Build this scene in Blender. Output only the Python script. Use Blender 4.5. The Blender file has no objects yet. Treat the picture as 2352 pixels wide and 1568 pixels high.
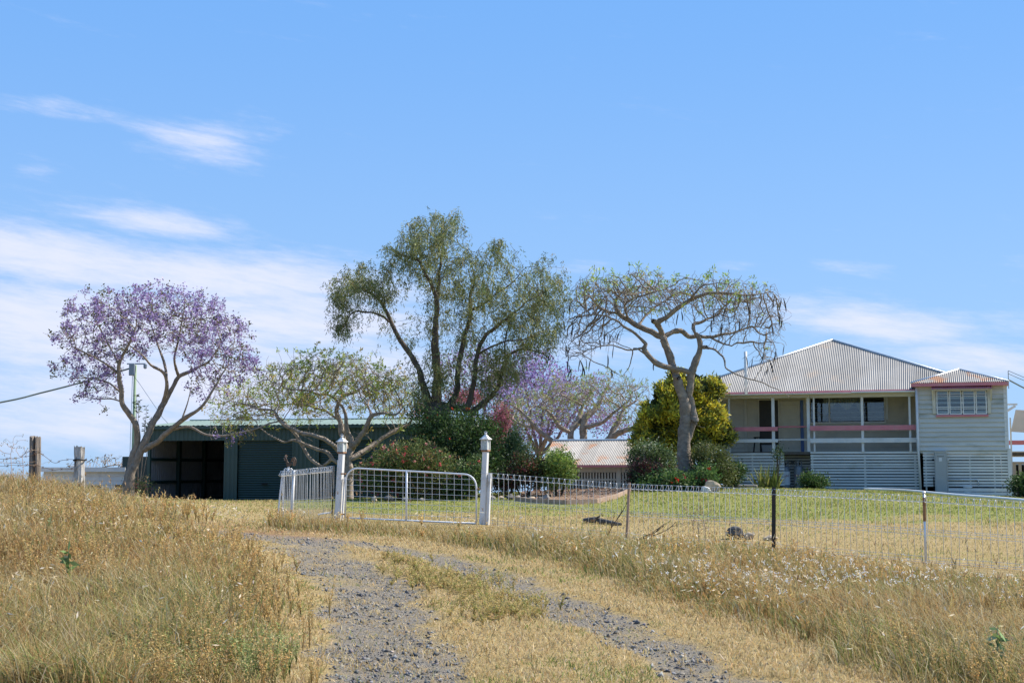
import bpy, bmesh, math, random
import numpy as np
from mathutils import Vector, Matrix

SC = bpy.context.scene
COL = SC.collection
R = math.radians

# ------------------------------------------------------------------ camera
CAM = np.array((0.0, 0.0, 1.6))
FPX = 3062.0                       # focal length in units of a 2352 px wide picture
PITCH = math.atan(0.096)
cam_data = bpy.data.cameras.new('camera')
cam_data.sensor_width = 36.0
cam_data.lens = 36.0 * FPX / 2352.0
cam_data.clip_start = 0.1
cam_data.clip_end = 6000.0
cam = bpy.data.objects.new('camera', cam_data)
COL.objects.link(cam)
cam.location = CAM
cam.rotation_euler = (math.pi / 2 + PITCH, 0, 0)
SC.camera = cam

# ------------------------------------------------------------------ sun, sky, exposure
SUN_AZ = R(68)                     # from +Y (away from the camera) towards +X
SUN_EL = R(47)
sun_dir = Vector((math.sin(SUN_AZ) * math.cos(SUN_EL), math.cos(SUN_AZ) * math.cos(SUN_EL), math.sin(SUN_EL)))
sd = bpy.data.lights.new('sun', 'SUN')
sd.energy = 5.0
sd.angle = R(0.53)
sd.color = (1.0, 0.93, 0.82)
sun = bpy.data.objects.new('sun', sd)
COL.objects.link(sun)
sun.location = (40, 20, 60)
sun.rotation_euler = sun_dir.to_track_quat('Z', 'Y').to_euler()
SC.view_settings.view_transform = 'Standard'
SC.view_settings.look = 'None'
SC.view_settings.exposure = 0.74
SC.view_settings.gamma = 1.0
SC.view_settings.use_curve_mapping = False

world = bpy.data.worlds.new('World')
SC.world = world
world.use_nodes = True
wn = world.node_tree.nodes
wl = world.node_tree.links
wn.clear()


class NT:
    """tiny helper for wiring maths nodes"""
    def __init__(self, tree):
        self.n, self.l = tree.nodes, tree.links

    def m(self, op, a, b=None, c=None, clamp=False):
        nd = self.n.new('ShaderNodeMath')
        nd.operation = op
        nd.use_clamp = clamp
        for i, v in enumerate((a, b, c)):
            if v is None:
                continue
            if isinstance(v, (int, float)):
                nd.inputs[i].default_value = v
            else:
                self.l.new(v, nd.inputs[i])
        return nd.outputs[0]

    def mix(self, f, a, b, mode='MIX'):
        nd = self.n.new('ShaderNodeMix')
        nd.data_type = 'RGBA'
        nd.blend_type = mode
        for i, v in ((0, f), (6, a), (7, b)):
            if isinstance(v, (int, float)):
                nd.inputs[i].default_value = v
            elif isinstance(v, tuple):
                nd.inputs[i].default_value = (*v, 1) if len(v) == 3 else v
            else:
                self.l.new(v, nd.inputs[i])
        return nd.outputs[2]


w = NT(world.node_tree)
sky = wn.new('ShaderNodeTexSky')
sky.sky_type = 'NISHITA'
sky.sun_disc = False
sky.sun_elevation = SUN_EL
sky.sun_rotation = SUN_AZ
sky.altitude = 300
sky.air_density = 1.15
sky.dust_density = 0.25
sky.ozone_density = 2.2
tc = wn.new('ShaderNodeTexCoord')
sx = wn.new('ShaderNodeSeparateXYZ')
wl.new(tc.outputs['Generated'], sx.inputs[0])
az = w.m('ARCTAN2', sx.outputs[0], sx.outputs[1])
el = w.m('ARCSINE', sx.outputs[2])
# wispy streaks: noise stretched along the horizon, drifting a little downhill to the right
ca = wn.new('ShaderNodeCombineXYZ')
wl.new(w.m('MULTIPLY', az, 5.0), ca.inputs[0])
wl.new(w.m('ADD', w.m('MULTIPLY', el, 26.0), w.m('MULTIPLY', az, 3.2)), ca.inputs[1])
nz = wn.new('ShaderNodeTexNoise')
nz.inputs['Scale'].default_value = 1.6
nz.inputs['Detail'].default_value = 8.0
nz.inputs['Roughness'].default_value = 0.56
nz.inputs['Distortion'].default_value = 0.5
wl.new(ca.outputs[0], nz.inputs['Vector'])
nz2 = wn.new('ShaderNodeTexNoise')
nz2.inputs['Scale'].default_value = 7.5
nz2.inputs['Detail'].default_value = 6.0
nz2.inputs['Roughness'].default_value = 0.68
wl.new(ca.outputs[0], nz2.inputs['Vector'])


def cloud(px, py, rx, ry, tilt, wt):
    """a soft elliptical bank of cloud centred on a direction (given as picture units)"""
    a0 = math.atan((px - 1176) / FPX)
    e0 = (1078 - py) / FPX * 0.985
    ra, re = rx / FPX, ry / FPX
    da = w.m('SUBTRACT', az, a0)
    de = w.m('ADD', w.m('SUBTRACT', el, e0), w.m('MULTIPLY', da, tilt))
    u = w.m('MULTIPLY', da, 1 / ra)
    v = w.m('MULTIPLY', de, 1 / re)
    q = w.m('ADD', w.m('MULTIPLY', u, u), w.m('MULTIPLY', v, v))
    return w.m('MULTIPLY', w.m('EXPONENT', w.m('MULTIPLY', q, -1.0)), wt)


blobs = [(440, 335, 170, 46, 0.07, 0.54), (90, 285, 220, 26, 0.04, 0.33), (60, 425, 70, 22, 0.0, 0.38),
         (350, 527, 190, 40, 0.08, 0.56), (120, 615, 380, 74, 0.1, 0.76), (520, 645, 480, 70, 0.07, 0.76),
         (200, 760, 580, 120, 0.05, 0.78), (690, 725, 350, 105, 0.05, 0.70), (420, 875, 640, 100, 0.0, 0.72),
         (120, 985, 560, 90, 0.0, 0.58), (900, 850, 360, 80, 0.0, 0.56), (1350, 800, 240, 60, 0.0, 0.42),
         (1990, 745, 300, 52, 0.2, 0.66), (2270, 835, 240, 44, 0.1, 0.6), (1710, 607, 90, 16, 0.05, 0.34),
         (1940, 618, 130, 20, 0.14, 0.38), (2330, 760, 90, 50, 0.1, 0.3), (1330, 610, 90, 22, 0, .25),
         (-900, 700, 700, 80, 0.05, 0.55), (3400, 720, 600, 70, 0.1, 0.5), (-1500, 420, 500, 60, 0.1, 0.45)]
tot = cloud(*blobs[0])
for b in blobs[1:]:
    tot = w.m('MAXIMUM', tot, cloud(*b))
base = w.m('ADD', tot, w.m('MULTIPLY', w.m('SUBTRACT', nz.outputs[0], 0.5), 0.85))
base = w.m('ADD', base, w.m('MULTIPLY', w.m('SUBTRACT', nz2.outputs[0], 0.5), 0.50))
mr = wn.new('ShaderNodeMapRange')
mr.interpolation_type = 'SMOOTHSTEP'
mr.inputs['From Min'].default_value = 0.10
mr.inputs['From Max'].default_value = 0.82
wl.new(base, mr.inputs['Value'])
low = wn.new('ShaderNodeMapRange')          # fade the clouds out below the horizon
low.inputs['From Min'].default_value = -0.02
low.inputs['From Max'].default_value = 0.03
wl.new(el, low.inputs['Value'])
cf = w.m('MULTIPLY', w.m('MULTIPLY', mr.outputs[0], low.outputs[0]), 0.86)
SKY_TINT = (0.82, 1.0, 1.30)
CLOUD = (7.7, 7.9, 9.5)
tint = w.mix(1.0, sky.outputs[0], SKY_TINT, 'MULTIPLY')
grad = wn.new('ShaderNodeMapRange')
grad.interpolation_type = 'SMOOTHSTEP'
grad.inputs['From Min'].default_value = -0.02
grad.inputs['From Max'].default_value = 0.40
wl.new(el, grad.inputs['Value'])
clear = w.mix(grad.outputs[0], (3.45, 5.6, 8.8), (1.75, 4.2, 8.75))      # clear-air blue, paler towards the horizon
tint = w.mix(0.86, tint, clear)
skyc = w.mix(cf, tint, CLOUD)
bg = wn.new('ShaderNodeBackground')
bg.inputs['Strength'].default_value = 0.068
wl.new(skyc, bg.inputs['Color'])
wo = wn.new('ShaderNodeOutputWorld')
wl.new(bg.outputs[0], wo.inputs['Surface'])


# ------------------------------------------------------------------ picture <-> place helpers
def ray(px, py):
    cx, cy = (px - 1176) / FPX, (784 - py) / FPX
    c, s = math.cos(PITCH), math.sin(PITCH)
    return np.array((cx, c - cy * s, s + cy * c))


def at(px, py, Y):
    d = ray(px, py)
    return CAM + d * (Y / d[1])


# ------------------------------------------------------------------ terrain
CTRL = []
for px, py, Y in [(0, 1128, 28), (80, 1133, 28), (190, 1148, 28), (300, 1178, 29.5), (430, 1203, 29), (640, 1205, 31),
                  (780, 1198, 29.7), (1110, 1203, 28.4), (1440, 1238, 26.9), (1775, 1263, 24.4), (2125, 1293, 22),
                  (2352, 1304, 21.5), (290, 1146, 43), (340, 1153, 56), (500, 1163, 45), (650, 1160, 46), (830, 1146, 43),
                  (1000, 1146, 42), (1180, 1158, 38), (1200, 1136, 44), (1445, 1122, 48), (1575, 1122, 47), (1690, 1124, 52),
                  (1900, 1127, 52), (2320, 1142, 48), (1500, 1180, 36), (1900, 1180, 34), (2300, 1182, 33),
                  (1500, 1205, 31), (1900, 1222, 28), (2300, 1250, 25), (900, 1165, 37)]:
    p = at(px, py, Y)
    CTRL.append((p[0], p[1], p[2]))
CTRL += [(0, 0, 0), (0, 10, 0), (-3.9, 10, 0.12), (3.9, 10, 0.02), (-8, 8, .35), (8, 8, 0), (-6, 18, .62), (-3, 19, .22), (0, 20, .22),
         (4.5, 15, .03), (7, 18, .0), (12, 20, -.05), (-10, 20, 1.0), (-14, 26, 1.3), (-2, 14, .08), (-9, 14, .6),
         (-14.5, 38, .95), (-18, 50, .15), (-20, 62, -.6), (-30, 40, .6), (-30, 60, -.6), (0, 70, -.3), (6, 62, .15),
         (25, 62, .0), (26, 40, .3), (30, 20, -.2), (-10, 70, -.3), (-35, 20, .9), (20, 80, -.8), (-20, 85, -1.6), (0, 95, -1.6),
         (-10, 0, .3), (10, 0, -.05), (0, -10, -.1)]
CTRL = np.array(CTRL)


def _tps(r2):
    return 0.5 * r2 * np.log(r2 + 1e-9)


_n = len(CTRL)
_K = _tps(((CTRL[:, None, :2] - CTRL[None, :, :2]) ** 2).sum(-1)) + np.eye(_n) * 1.5
_P = np.c_[np.ones(_n), CTRL[:, :2]]
_A = np.block([[_K, _P], [_P.T, np.zeros((3, 3))]])
_W = np.linalg.solve(_A, np.r_[CTRL[:, 2], 0, 0, 0])


def H(x, y):
    x = np.asarray(x, float)
    y = np.asarray(y, float)
    sh = x.shape
    q = np.c_[x.ravel(), y.ravel()]
    out = np.empty(len(q))
    for i in range(0, len(q), 20000):
        c = q[i:i + 20000]
        k = _tps(((c[:, None, :] - CTRL[None, :, :2]) ** 2).sum(-1))
        out[i:i + 20000] = k @ _W[:_n] + _W[_n] + c @ _W[_n + 1:]
    r = np.hypot(q[:, 0], q[:, 1] - 30)
    t = np.clip((r - 55) / 60, 0, 1)
    t = t * t * (3 - 2 * t)
    far = -3.5 - np.clip(r - 60, 0, None) * 0.042
    out = out * (1 - t) + far * t
    return out.reshape(sh)


def hz(x, y):
    return float(H(np.array([x]), np.array([y]))[0])


_YS = np.concatenate([np.arange(4, 40, 0.1), np.arange(40, 90, .25)])


def ground_hit(px, py):
    d = ray(px, py)
    t = _YS / d[1]
    X, Y, Z = CAM[0] + d[0] * t, CAM[1] + d[1] * t, CAM[2] + d[2] * t
    g = H(X, Y)
    k = np.argmax(Z <= g)
    if Z[k] > g[k]:
        k = len(Z) - 1
    return np.array((X[k], Y[k], g[k]))


def on_ground(px, Y, py=1140):
    p = at(px, py, Y)
    return np.array((p[0], p[1], hz(p[0], p[1])))


# value noise for scattering
_rng = np.random.default_rng(11)
_LAT = _rng.random((256, 256))


def vnoise(x, y, s=1.0, off=0.0):
    x = np.asarray(x) * s + 57.3 + off
    y = np.asarray(y) * s + 91.7 + off * 1.7
    xi, yi = np.floor(x).astype(int), np.floor(y).astype(int)
    fx, fy = x - xi, y - yi
    fx, fy = fx * fx * (3 - 2 * fx), fy * fy * (3 - 2 * fy)
    g = lambda a, b: _LAT[a % 256, b % 256]
    return (g(xi, yi) * (1 - fx) + g(xi + 1, yi) * fx) * (1 - fy) + (g(xi, yi + 1) * (1 - fx) + g(xi + 1, yi + 1) * fx) * fy


def fbm(x, y, s=1.0, off=0.0):
    return (vnoise(x, y, s, off) * .5 + vnoise(x, y, s * 2.1, off + 3) * .3 + vnoise(x, y, s * 4.3, off + 7) * .2)


# ------------------------------------------------------------------ mesh helpers
def tag(o, label=None, cat=None, group=None, kind=None):
    if label: o['label'] = label
    if cat: o['category'] = cat
    if group: o['group'] = group
    if kind: o['kind'] = kind
    return o


def empty(name, loc, rz=0.0, label=None, cat=None, group=None):
    o = bpy.data.objects.new(name, None)
    o.empty_display_size = 0.2
    COL.objects.link(o)
    o.location = loc
    o.rotation_euler = (0, 0, rz)
    return tag(o, label, cat, group)


def link(name, me, parent=None, mat=None):
    o = bpy.data.objects.new(name, me)
    COL.objects.link(o)
    if mat is not None and not me.materials:
        me.materials.append(mat)
    if parent is not None:
        o.parent = parent
    return o


def np_mesh(name, V, F, mat=None, parent=None, col=None, smooth=False):
    """V (n,3); F one int array (m,k) or a list of them"""
    if not isinstance(F, (list, tuple)):
        F = [F]
    F = [np.asarray(f, dtype=np.int32) for f in F if len(f)]
    V = np.asarray(V, dtype=np.float32)
    me = bpy.data.meshes.new(name)
    me.vertices.add(len(V))
    me.vertices.foreach_set('co', V.ravel())
    loops = np.concatenate([f.ravel() for f in F])
    sizes = np.concatenate([np.full(len(f), f.shape[1], dtype=np.int32) for f in F])
    me.loops.add(len(loops))
    me.loops.foreach_set('vertex_index', loops)
    me.polygons.add(len(sizes))
    starts = np.concatenate([[0], np.cumsum(sizes)[:-1]]).astype(np.int32)
    me.polygons.foreach_set('loop_start', starts)
    me.polygons.foreach_set('loop_total', sizes)
    if smooth:
        me.polygons.foreach_set('use_smooth', np.ones(len(sizes), dtype=bool))
    me.update(calc_edges=True)
    if col is not None:
        ca_ = me.color_attributes.new('Col', 'FLOAT_COLOR', 'POINT')
        c4 = np.ones((len(V), 4), dtype=np.float32)
        c4[:, :col.shape[1]] = col
        ca_.data.foreach_set('color', c4.ravel())
    return link(name, me, parent, mat)


class MB:
    """collects boxes, prisms, tubes and lathes into one mesh"""
    def __init__(self):
        self.v, self.f = [], []

    def add(self, vs, fs):
        b = len(self.v)
        self.v += [tuple(map(float, p)) for p in vs]
        self.f += [tuple(b + i for i in f) for f in fs]
        return self

    def box(self, x0, x1, y0, y1, z0, z1):
        vs = [(x, y, z) for z in (z0, z1) for y in (y0, y1) for x in (x0, x1)]
        return self.add(vs, [(0, 2, 3, 1), (4, 5, 7, 6), (0, 1, 5, 4), (2, 6, 7, 3), (0, 4, 6, 2), (1, 3, 7, 5)])

    def prism(self, poly, axis, a, b):
        """extrude a 2-D polygon along an axis: 'x' poly=(y,z), 'y' poly=(x,z), 'z' poly=(x,y)"""
        mk = {'x': lambda p, t: (t, p[0], p[1]), 'y': lambda p, t: (p[0], t, p[1]), 'z': lambda p, t: (p[0], p[1], t)}[axis]
        n = len(poly)
        vs = [mk(p, a) for p in poly] + [mk(p, b) for p in poly]
        fs = [tuple(range(n))[::-1], tuple(range(n, 2 * n))] + [(i, (i + 1) % n, n + (i + 1) % n, n + i) for i in range(n)]
        return self.add(vs, fs)

    def beam(self, p, q, wd, ht, up=(0, 0, 1)):
        p, q = Vector(p), Vector(q)
        d = (q - p).normalized()
        s = d.cross(Vector(up))
        if s.length < 1e-4:
            s = Vector((1, 0, 0))
        s.normalize()
        u = s.cross(d).normalized()
        vs = []
        for c in (p, q):
            for a, b in ((-1, -1), (1, -1), (1, 1), (-1, 1)):
                vs.append(c + s * a * wd / 2 + u * b * ht / 2)
        return self.add(vs, [(0, 1, 2, 3)[::-1], (4, 5, 6, 7), (0, 1, 5, 4), (1, 2, 6, 5), (2, 3, 7, 6), (3, 0, 4, 7)])

    def tube(self, pts, r, k=8, cap=True):
        pts = [Vector(p) for p in pts]
        n = len(pts)
        rs = r if isinstance(r, (list, tuple)) else [r] * n
        vs = []
        pu = None
        for i, p in enumerate(pts):
            d = (pts[min(i + 1, n - 1)] - pts[max(i - 1, 0)])
            if d.length < 1e-9: d = Vector((0, 0, 1))
            d.normalize()
            if pu is None:
                pu = d.orthogonal().normalized()
            u = pu - d * pu.dot(d)
            if u.length < 1e-6:
                u = d.orthogonal()
            u.normalize()
            pu = u
            v = d.cross(u)
            for j in range(k):
                a = 2 * math.pi * j / k
                vs.append(p + (u * math.cos(a) + v * math.sin(a)) * rs[i])
        fs = [(i * k + j, i * k + (j + 1) % k, (i + 1) * k + (j + 1) % k, (i + 1) * k + j) for i in range(n - 1) for j in range(k)]
        if cap:
            fs += [tuple(range(k))[::-1], tuple(range((n - 1) * k, n * k))]
        return self.add(vs, fs)

    def lathe(self, prof, k=16, c=(0, 0, 0)):
        vs = [(c[0] + r * math.cos(2 * math.pi * j / k), c[1] + r * math.sin(2 * math.pi * j / k), c[2] + z) for r, z in prof for j in range(k)]
        n = len(prof)
        fs = [(i * k + j, i * k + (j + 1) % k, (i + 1) * k + (j + 1) % k, (i + 1) * k + j) for i in range(n - 1) for j in range(k)]
        fs += [tuple(range(k))[::-1], tuple(range((n - 1) * k, n * k))]
        return self.add(vs, fs)

    def build(self, name, mat, parent=None, smooth=False, bevel=0.0):
        me = bpy.data.meshes.new(name)
        me.from_pydata(self.v, [], self.f)
        if smooth:
            me.polygons.foreach_set('use_smooth', [True] * len(me.polygons))
        me.update()
        if bevel > 0:
            bm = bmesh.new()
            bm.from_mesh(me)
            bmesh.ops.bevel(bm, geom=bm.edges[:], offset=bevel, segments=1, affect='EDGES', clamp_overlap=True)
            bm.to_mesh(me)
            bm.free()
        return link(name, me, parent, mat)


# ------------------------------------------------------------------ materials
MATS = {}


def mat(name, c1, c2=None, rough=0.7, scale=4.0, detail=5.0, bump=0.0, bscale=None, metal=0.0, spec=0.4, stretch=(1, 1, 1),
        lo=0.35, hi=0.65, c3=None, s3=2.0, t3=(0.55, 0.7), coord='Object', attr=False, trans=0.0, rnd=0.0):
    """procedural principled material: two colours mixed by noise, an optional third in patches, bump"""
    m = bpy.data.materials.new(name)
    m.use_nodes = True
    t = m.node_tree
    t.nodes.clear()
    N = NT(t)
    out = t.nodes.new('ShaderNodeOutputMaterial')
    p = t.nodes.new('ShaderNodeBsdfPrincipled')
    tcn = t.nodes.new('ShaderNodeTexCoord')
    mp = t.nodes.new('ShaderNodeMapping')
    mp.inputs['Scale'].default_value = stretch
    t.links.new(tcn.outputs[coord], mp.inputs['Vector'])

    def noise(s, d=detail):
        n = t.nodes.new('ShaderNodeTexNoise')
        n.inputs['Scale'].default_value = s
        n.inputs['Detail'].default_value = d
        n.inputs['Roughness'].default_value = 0.6
        t.links.new(mp.outputs[0], n.inputs['Vector'])
        return n.outputs[0]

    def ramp(v, a, b):
        r = t.nodes.new('ShaderNodeMapRange')
        r.inputs['From Min'].default_value = a
        r.inputs['From Max'].default_value = b
        t.links.new(v, r.inputs['Value'])
        return r.outputs[0]
    n1 = noise(scale)
    if attr:
        a = t.nodes.new('ShaderNodeAttribute')
        a.attribute_name = 'Col'
        colr = a.outputs['Color']
        if c2 is not None:
            colr = N.mix(ramp(n1, lo, hi), colr, N.mix(1.0, colr, c2, 'MULTIPLY'))
    else:
        colr = N.mix(ramp(n1, lo, hi), c1, c2 if c2 is not None else c1)
    if c3 is not None:
        colr = N.mix(ramp(noise(s3), *t3), colr, c3)
    if rnd > 0:
        oi = t.nodes.new('ShaderNodeObjectInfo')
        v = N.m('ADD', N.m('MULTIPLY', oi.outputs['Random'], 2 * rnd), 1 - rnd)
        cb = t.nodes.new('ShaderNodeCombineColor')
        for i_ in range(3):
            t.links.new(v, cb.inputs[i_])
        colr = N.mix(1.0, colr, cb.outputs[0], 'MULTIPLY')
    if isinstance(colr, tuple):
        p.inputs['Base Color'].default_value = (*colr, 1)
    else:
        t.links.new(colr, p.inputs['Base Color'])
    p.inputs['Roughness'].default_value = rough
    p.inputs['Metallic'].default_value = metal
    p.inputs['Specular IOR Level'].default_value = spec
    if bump > 0:
        b = t.nodes.new('ShaderNodeBump')
        b.inputs['Strength'].default_value = 1.0
        b.inputs['Distance'].default_value = bump
        t.links.new(noise(bscale or scale * 3, 6), b.inputs['Height'])
        t.links.new(b.outputs[0], p.inputs['Normal'])
    surf = p.outputs[0]
    if trans > 0:
        tr = t.nodes.new('ShaderNodeBsdfTranslucent')
        t.links.new(colr, tr.inputs['Color'])
        ms = t.nodes.new('ShaderNodeMixShader')
        ms.inputs[0].default_value = trans
        t.links.new(p.outputs[0], ms.inputs[1])
        t.links.new(tr.outputs[0], ms.inputs[2])
        surf = ms.outputs[0]
    t.links.new(surf, out.inputs['Surface'])
    MATS[name] = m
    return m


M_white = mat('old_white_paint', (.66, .66, .64), (.56, .57, .57), rough=.6, scale=2.5, bump=.002, bscale=30, c3=(.40, .41, .38), s3=1.3, t3=(.6, .8))
M_cream = mat('cream_board_paint', (.58, .54, .44), (.50, .47, .39), rough=.65, scale=2.0, c3=(.36, .35, .29), s3=1.1, t3=(.58, .8))
M_board = mat('weathered_board_paint', (.53, .53, .495), (.45, .455, .425), rough=.65, scale=1.4, c3=(.24, .26, .215), s3=1.1, t3=(.53, .72), stretch=(.45, 1, 1.8), rnd=.07)
M_slat = mat('skirt_slat_paint', (.62, .63, .60), (.54, .55, .53), rough=.65, scale=2, c3=(.36, .38, .33), s3=1.6, t3=(.56, .75), stretch=(.4, 1, 1.5), rnd=.09)
M_pink = mat('faded_pink_paint', (.60, .22, .24), (.52, .17, .20), rough=.6, scale=3, c3=(.52, .30, .28), s3=2, t3=(.55, .8))
M_post = mat('white_gate_paint', (.72, .71, .69), (.62, .61, .59), rough=.5, scale=5, c3=(.42, .38, .32), s3=6, t3=(.54, .68), stretch=(1.5, 1.5, .5))
M_iron = mat('galvanised_roof_iron', (.235, .23, .222), (.18, .175, .168), rough=.6, scale=.9, metal=0.1, c3=(.30, .22, .16), s3=1.0, t3=(.58, .80), stretch=(1, .6, 1), rnd=.13)
M_rust = mat('rusty_roof_iron', (.30, .285, .265), (.23, .21, .19), rough=.6, scale=1.2, metal=0.1, c3=(.30, .125, .05), s3=1.3, t3=(.53, .64), stretch=(1.0, .9, 1), rnd=.15)
M_cap = mat('ridge_capping_metal', (.55, .57, .58), (.45, .47, .48), rough=.4, metal=.3)
M_glass = bpy.data.materials.new('window_glass')
M_glass.use_nodes = True
_t = M_glass.node_tree
_t.nodes.clear()
_o = _t.nodes.new('ShaderNodeOutputMaterial')
_m = _t.nodes.new('ShaderNodeMixShader')
_m.inputs[0].default_value = .085
_a = _t.nodes.new('ShaderNodeBsdfTransparent')
_a.inputs[0].default_value = (.75, .80, .82, 1)
_b = _t.nodes.new('ShaderNodeBsdfGlossy')
_b.inputs['Roughness'].default_value = .04
_t.links.new(_a.outputs[0], _m.inputs[1])
_t.links.new(_b.outputs[0], _m.inputs[2])
_t.links.new(_m.outputs[0], _o.inputs[0])
M_lace = mat('lace_curtain', (.62, .58, .50), (.45, .42, .36), rough=.9, scale=30)
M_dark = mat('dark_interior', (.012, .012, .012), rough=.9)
M_screen = mat('screen_door_mesh', (.06, .057, .052), (.05, .048, .045), rough=.8, scale=40)
M_blue = mat('blue_fabric', (.10, .17, .36), (.08, .14, .30), rough=.8)
M_floor = mat('dark_deck_timber', (.10, .085, .07), (.07, .06, .05), rough=.8, scale=8)
M_shed = mat('green_shed_steel', (.030, .066, .058), (.025, .056, .050), rough=.5, scale=1.2, spec=.4)
M_shed_roof = mat('pale_green_shed_roof', (.20, .26, .205), (.17, .22, .18), rough=.55, scale=.6)
M_shed_door = mat('dark_green_roller_door', (.015, .038, .033), (.013, .033, .029), rough=.5)
M_shed_in = mat('zinc_inner_lining', (.30, .30, .31), (.26, .26, .27), rough=.5, metal=.2)
M_galv = mat('galvanised_wire', (.66, .67, .68), (.55, .56, .57), rough=.4, metal=.35)
M_gate = mat('white_tube_paint', (.74, .75, .77), (.68, .69, .72), rough=.4, c3=(.45, .32, .22), s3=9, t3=(.72, .8))
M_steel = mat('black_star_picket', (.018, .017, .016), (.03, .022, .018), rough=.6)
M_grey_box = mat('grey_cabinet_paint', (.36, .37, .36), (.33, .34, .33), rough=.5)
M_gas = mat('gas_bottle_grey', (.22, .25, .285), (.18, .205, .235), rough=.45, metal=.2, scale=6)
M_label = mat('gas_label_white', (.66, .66, .66), (.6, .6, .6), rough=.6)
M_letter = mat('purple_red_lettering', (.20, .03, .08), rough=.6)
M_timber = mat('grey_weathered_timber', (.30, .25, .20), (.15, .12, .10), rough=.9, scale=6, stretch=(3, 3, .35), bump=.012, bscale=10, c3=(.09, .07, .055), s3=3, t3=(.55, .65))
M_lime = mat('limewashed_timber', (.58, .56, .52), (.30, .27, .23), rough=.9, scale=5, stretch=(2.2, 2.2, .6), bump=.012, bscale=9, c3=(.08, .065, .05), s3=4, t3=(.53, .60))
M_stake = mat('brown_timber_stake', (.42, .30, .22), (.28, .19, .13), rough=.9, scale=8, stretch=(2, 2, .3))
M_rock = mat('dark_basalt_rock', (.10, .095, .09), (.06, .058, .055), rough=.95, scale=5, bump=.02, c3=(.15, .145, .13), s3=4, t3=(.62, .75))
M_sand = mat('pale_sandstone', (.48, .38, .27), (.36, .28, .19), rough=.95, scale=5, bump=.02)
M_bed = mat('garden_edge_stone', (.30, .27, .23), (.18, .16, .14), rough=.95, scale=6, bump=.02)
M_quartz = mat('white_stone', (.72, .70, .66), (.5, .48, .45), rough=.8, scale=7, bump=.01)
M_pole = mat('pale_green_pole', (.24, .32, .20), (.20, .28, .17), rough=.7, stretch=(1, 1, .2))
M_cable = mat('grey_cable', (.12, .15, .13), rough=.7)
M_sail = mat('beige_sail_cloth', (.62, .52, .40), (.56, .47, .36), rough=.9, scale=2, trans=.25)
M_pipe = mat('white_plastic_pipe', (.80, .80, .80), (.72, .72, .72), rough=.4)
M_copper = mat('weathered_metal_rooster', (.12, .085, .06), (.07, .05, .04), rough=.5, metal=.5, scale=12)
M_copper2 = mat('rooster_tan_metal', (.42, .27, .19), (.30, .19, .13), rough=.5, metal=.3, scale=12)
M_lantern = mat('frosted_lantern_glass', (.56, .60, .58), (.34, .38, .34), rough=.25, scale=26, bump=.004, bscale=30)
M_rusty = mat('rusty_metal', (.35, .18, .08), (.22, .10, .05), rough=.8, scale=12)
# ------------------------------------------------------------------ bark and leaf materials
M_bark_grey = mat('smooth_grey_bark', (.285, .23, .18), (.17, .135, .105), rough=.95, scale=5, bump=.03, bscale=11, stretch=(1, 1, 1.6), c3=(.36, .30, .24), s3=3, t3=(.55, .7))
M_bark_pale = mat('pale_poinciana_bark', (.42, .35, .285), (.23, .185, .145), rough=.95, scale=6, bump=.025, bscale=13, c3=(.13, .11, .09), s3=5, t3=(.58, .7))
M_bark_dark = mat('dark_rough_bark', (.13, .10, .075), (.065, .05, .038), rough=.95, scale=7, bump=.03, bscale=12, stretch=(1, 1, .5), c3=(.22, .17, .12), s3=3, t3=(.58, .72))
M_bark_jac = mat('jacaranda_bark', (.29, .235, .18), (.16, .13, .10), rough=.95, scale=9, bump=.015, bscale=22, stretch=(1, 1, .6))
M_leaf = mat('leaf', (.1, .1, .1), rough=.55, attr=True, trans=.34, spec=.28)
M_flower = mat('petal', (.1, .1, .1), rough=.8, attr=True, trans=.35, spec=.1)
M_grass = mat('dry_grass_blade', (.1, .1, .1), rough=.7, attr=True, trans=.38, spec=.2)
M_pod = mat('dark_seed_pod', (.022, .016, .013), (.04, .028, .02), rough=.6)


# ------------------------------------------------------------------ vegetation builders
def unit(v):
    return v / np.maximum(np.linalg.norm(v, axis=-1, keepdims=True), 1e-9)


def leaf_quads(P, D, ln, wd, rng):
    """a rhombus leaf per row: base P, direction D, length ln, width wd"""
    n = len(P)
    D = unit(D)
    S = unit(np.cross(D, rng.normal(size=(n, 3))))
    ln = np.broadcast_to(np.asarray(ln, float), (n,))[:, None]
    wd = np.broadcast_to(np.asarray(wd, float), (n,))[:, None]
    mid = P + D * ln * .45
    V = np.stack([P, mid + S * wd * .5, P + D * ln, mid - S * wd * .5], 1).reshape(-1, 3)
    F = np.arange(4 * n).reshape(n, 4)
    return V, F


LEAF_GAIN = 1.4


def jitter_col(base, n, rng, val=.25, hue=.08):
    base = np.asarray(base, float)
    c = np.repeat(base[None], n, 0) if base.ndim == 1 else base.copy()
    c = c * (1 + rng.normal(0, val, (n, 1))) * (1 + rng.normal(0, hue, (n, 3)))
    return np.clip(c, .004, 1)


def pick_cols(cols, wts, n, rng, val=.2, hue=.06):
    k = rng.choice(len(cols), n, p=np.array(wts) / sum(wts))
    return jitter_col(np.array(cols)[k], n, rng, val, hue)


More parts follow.
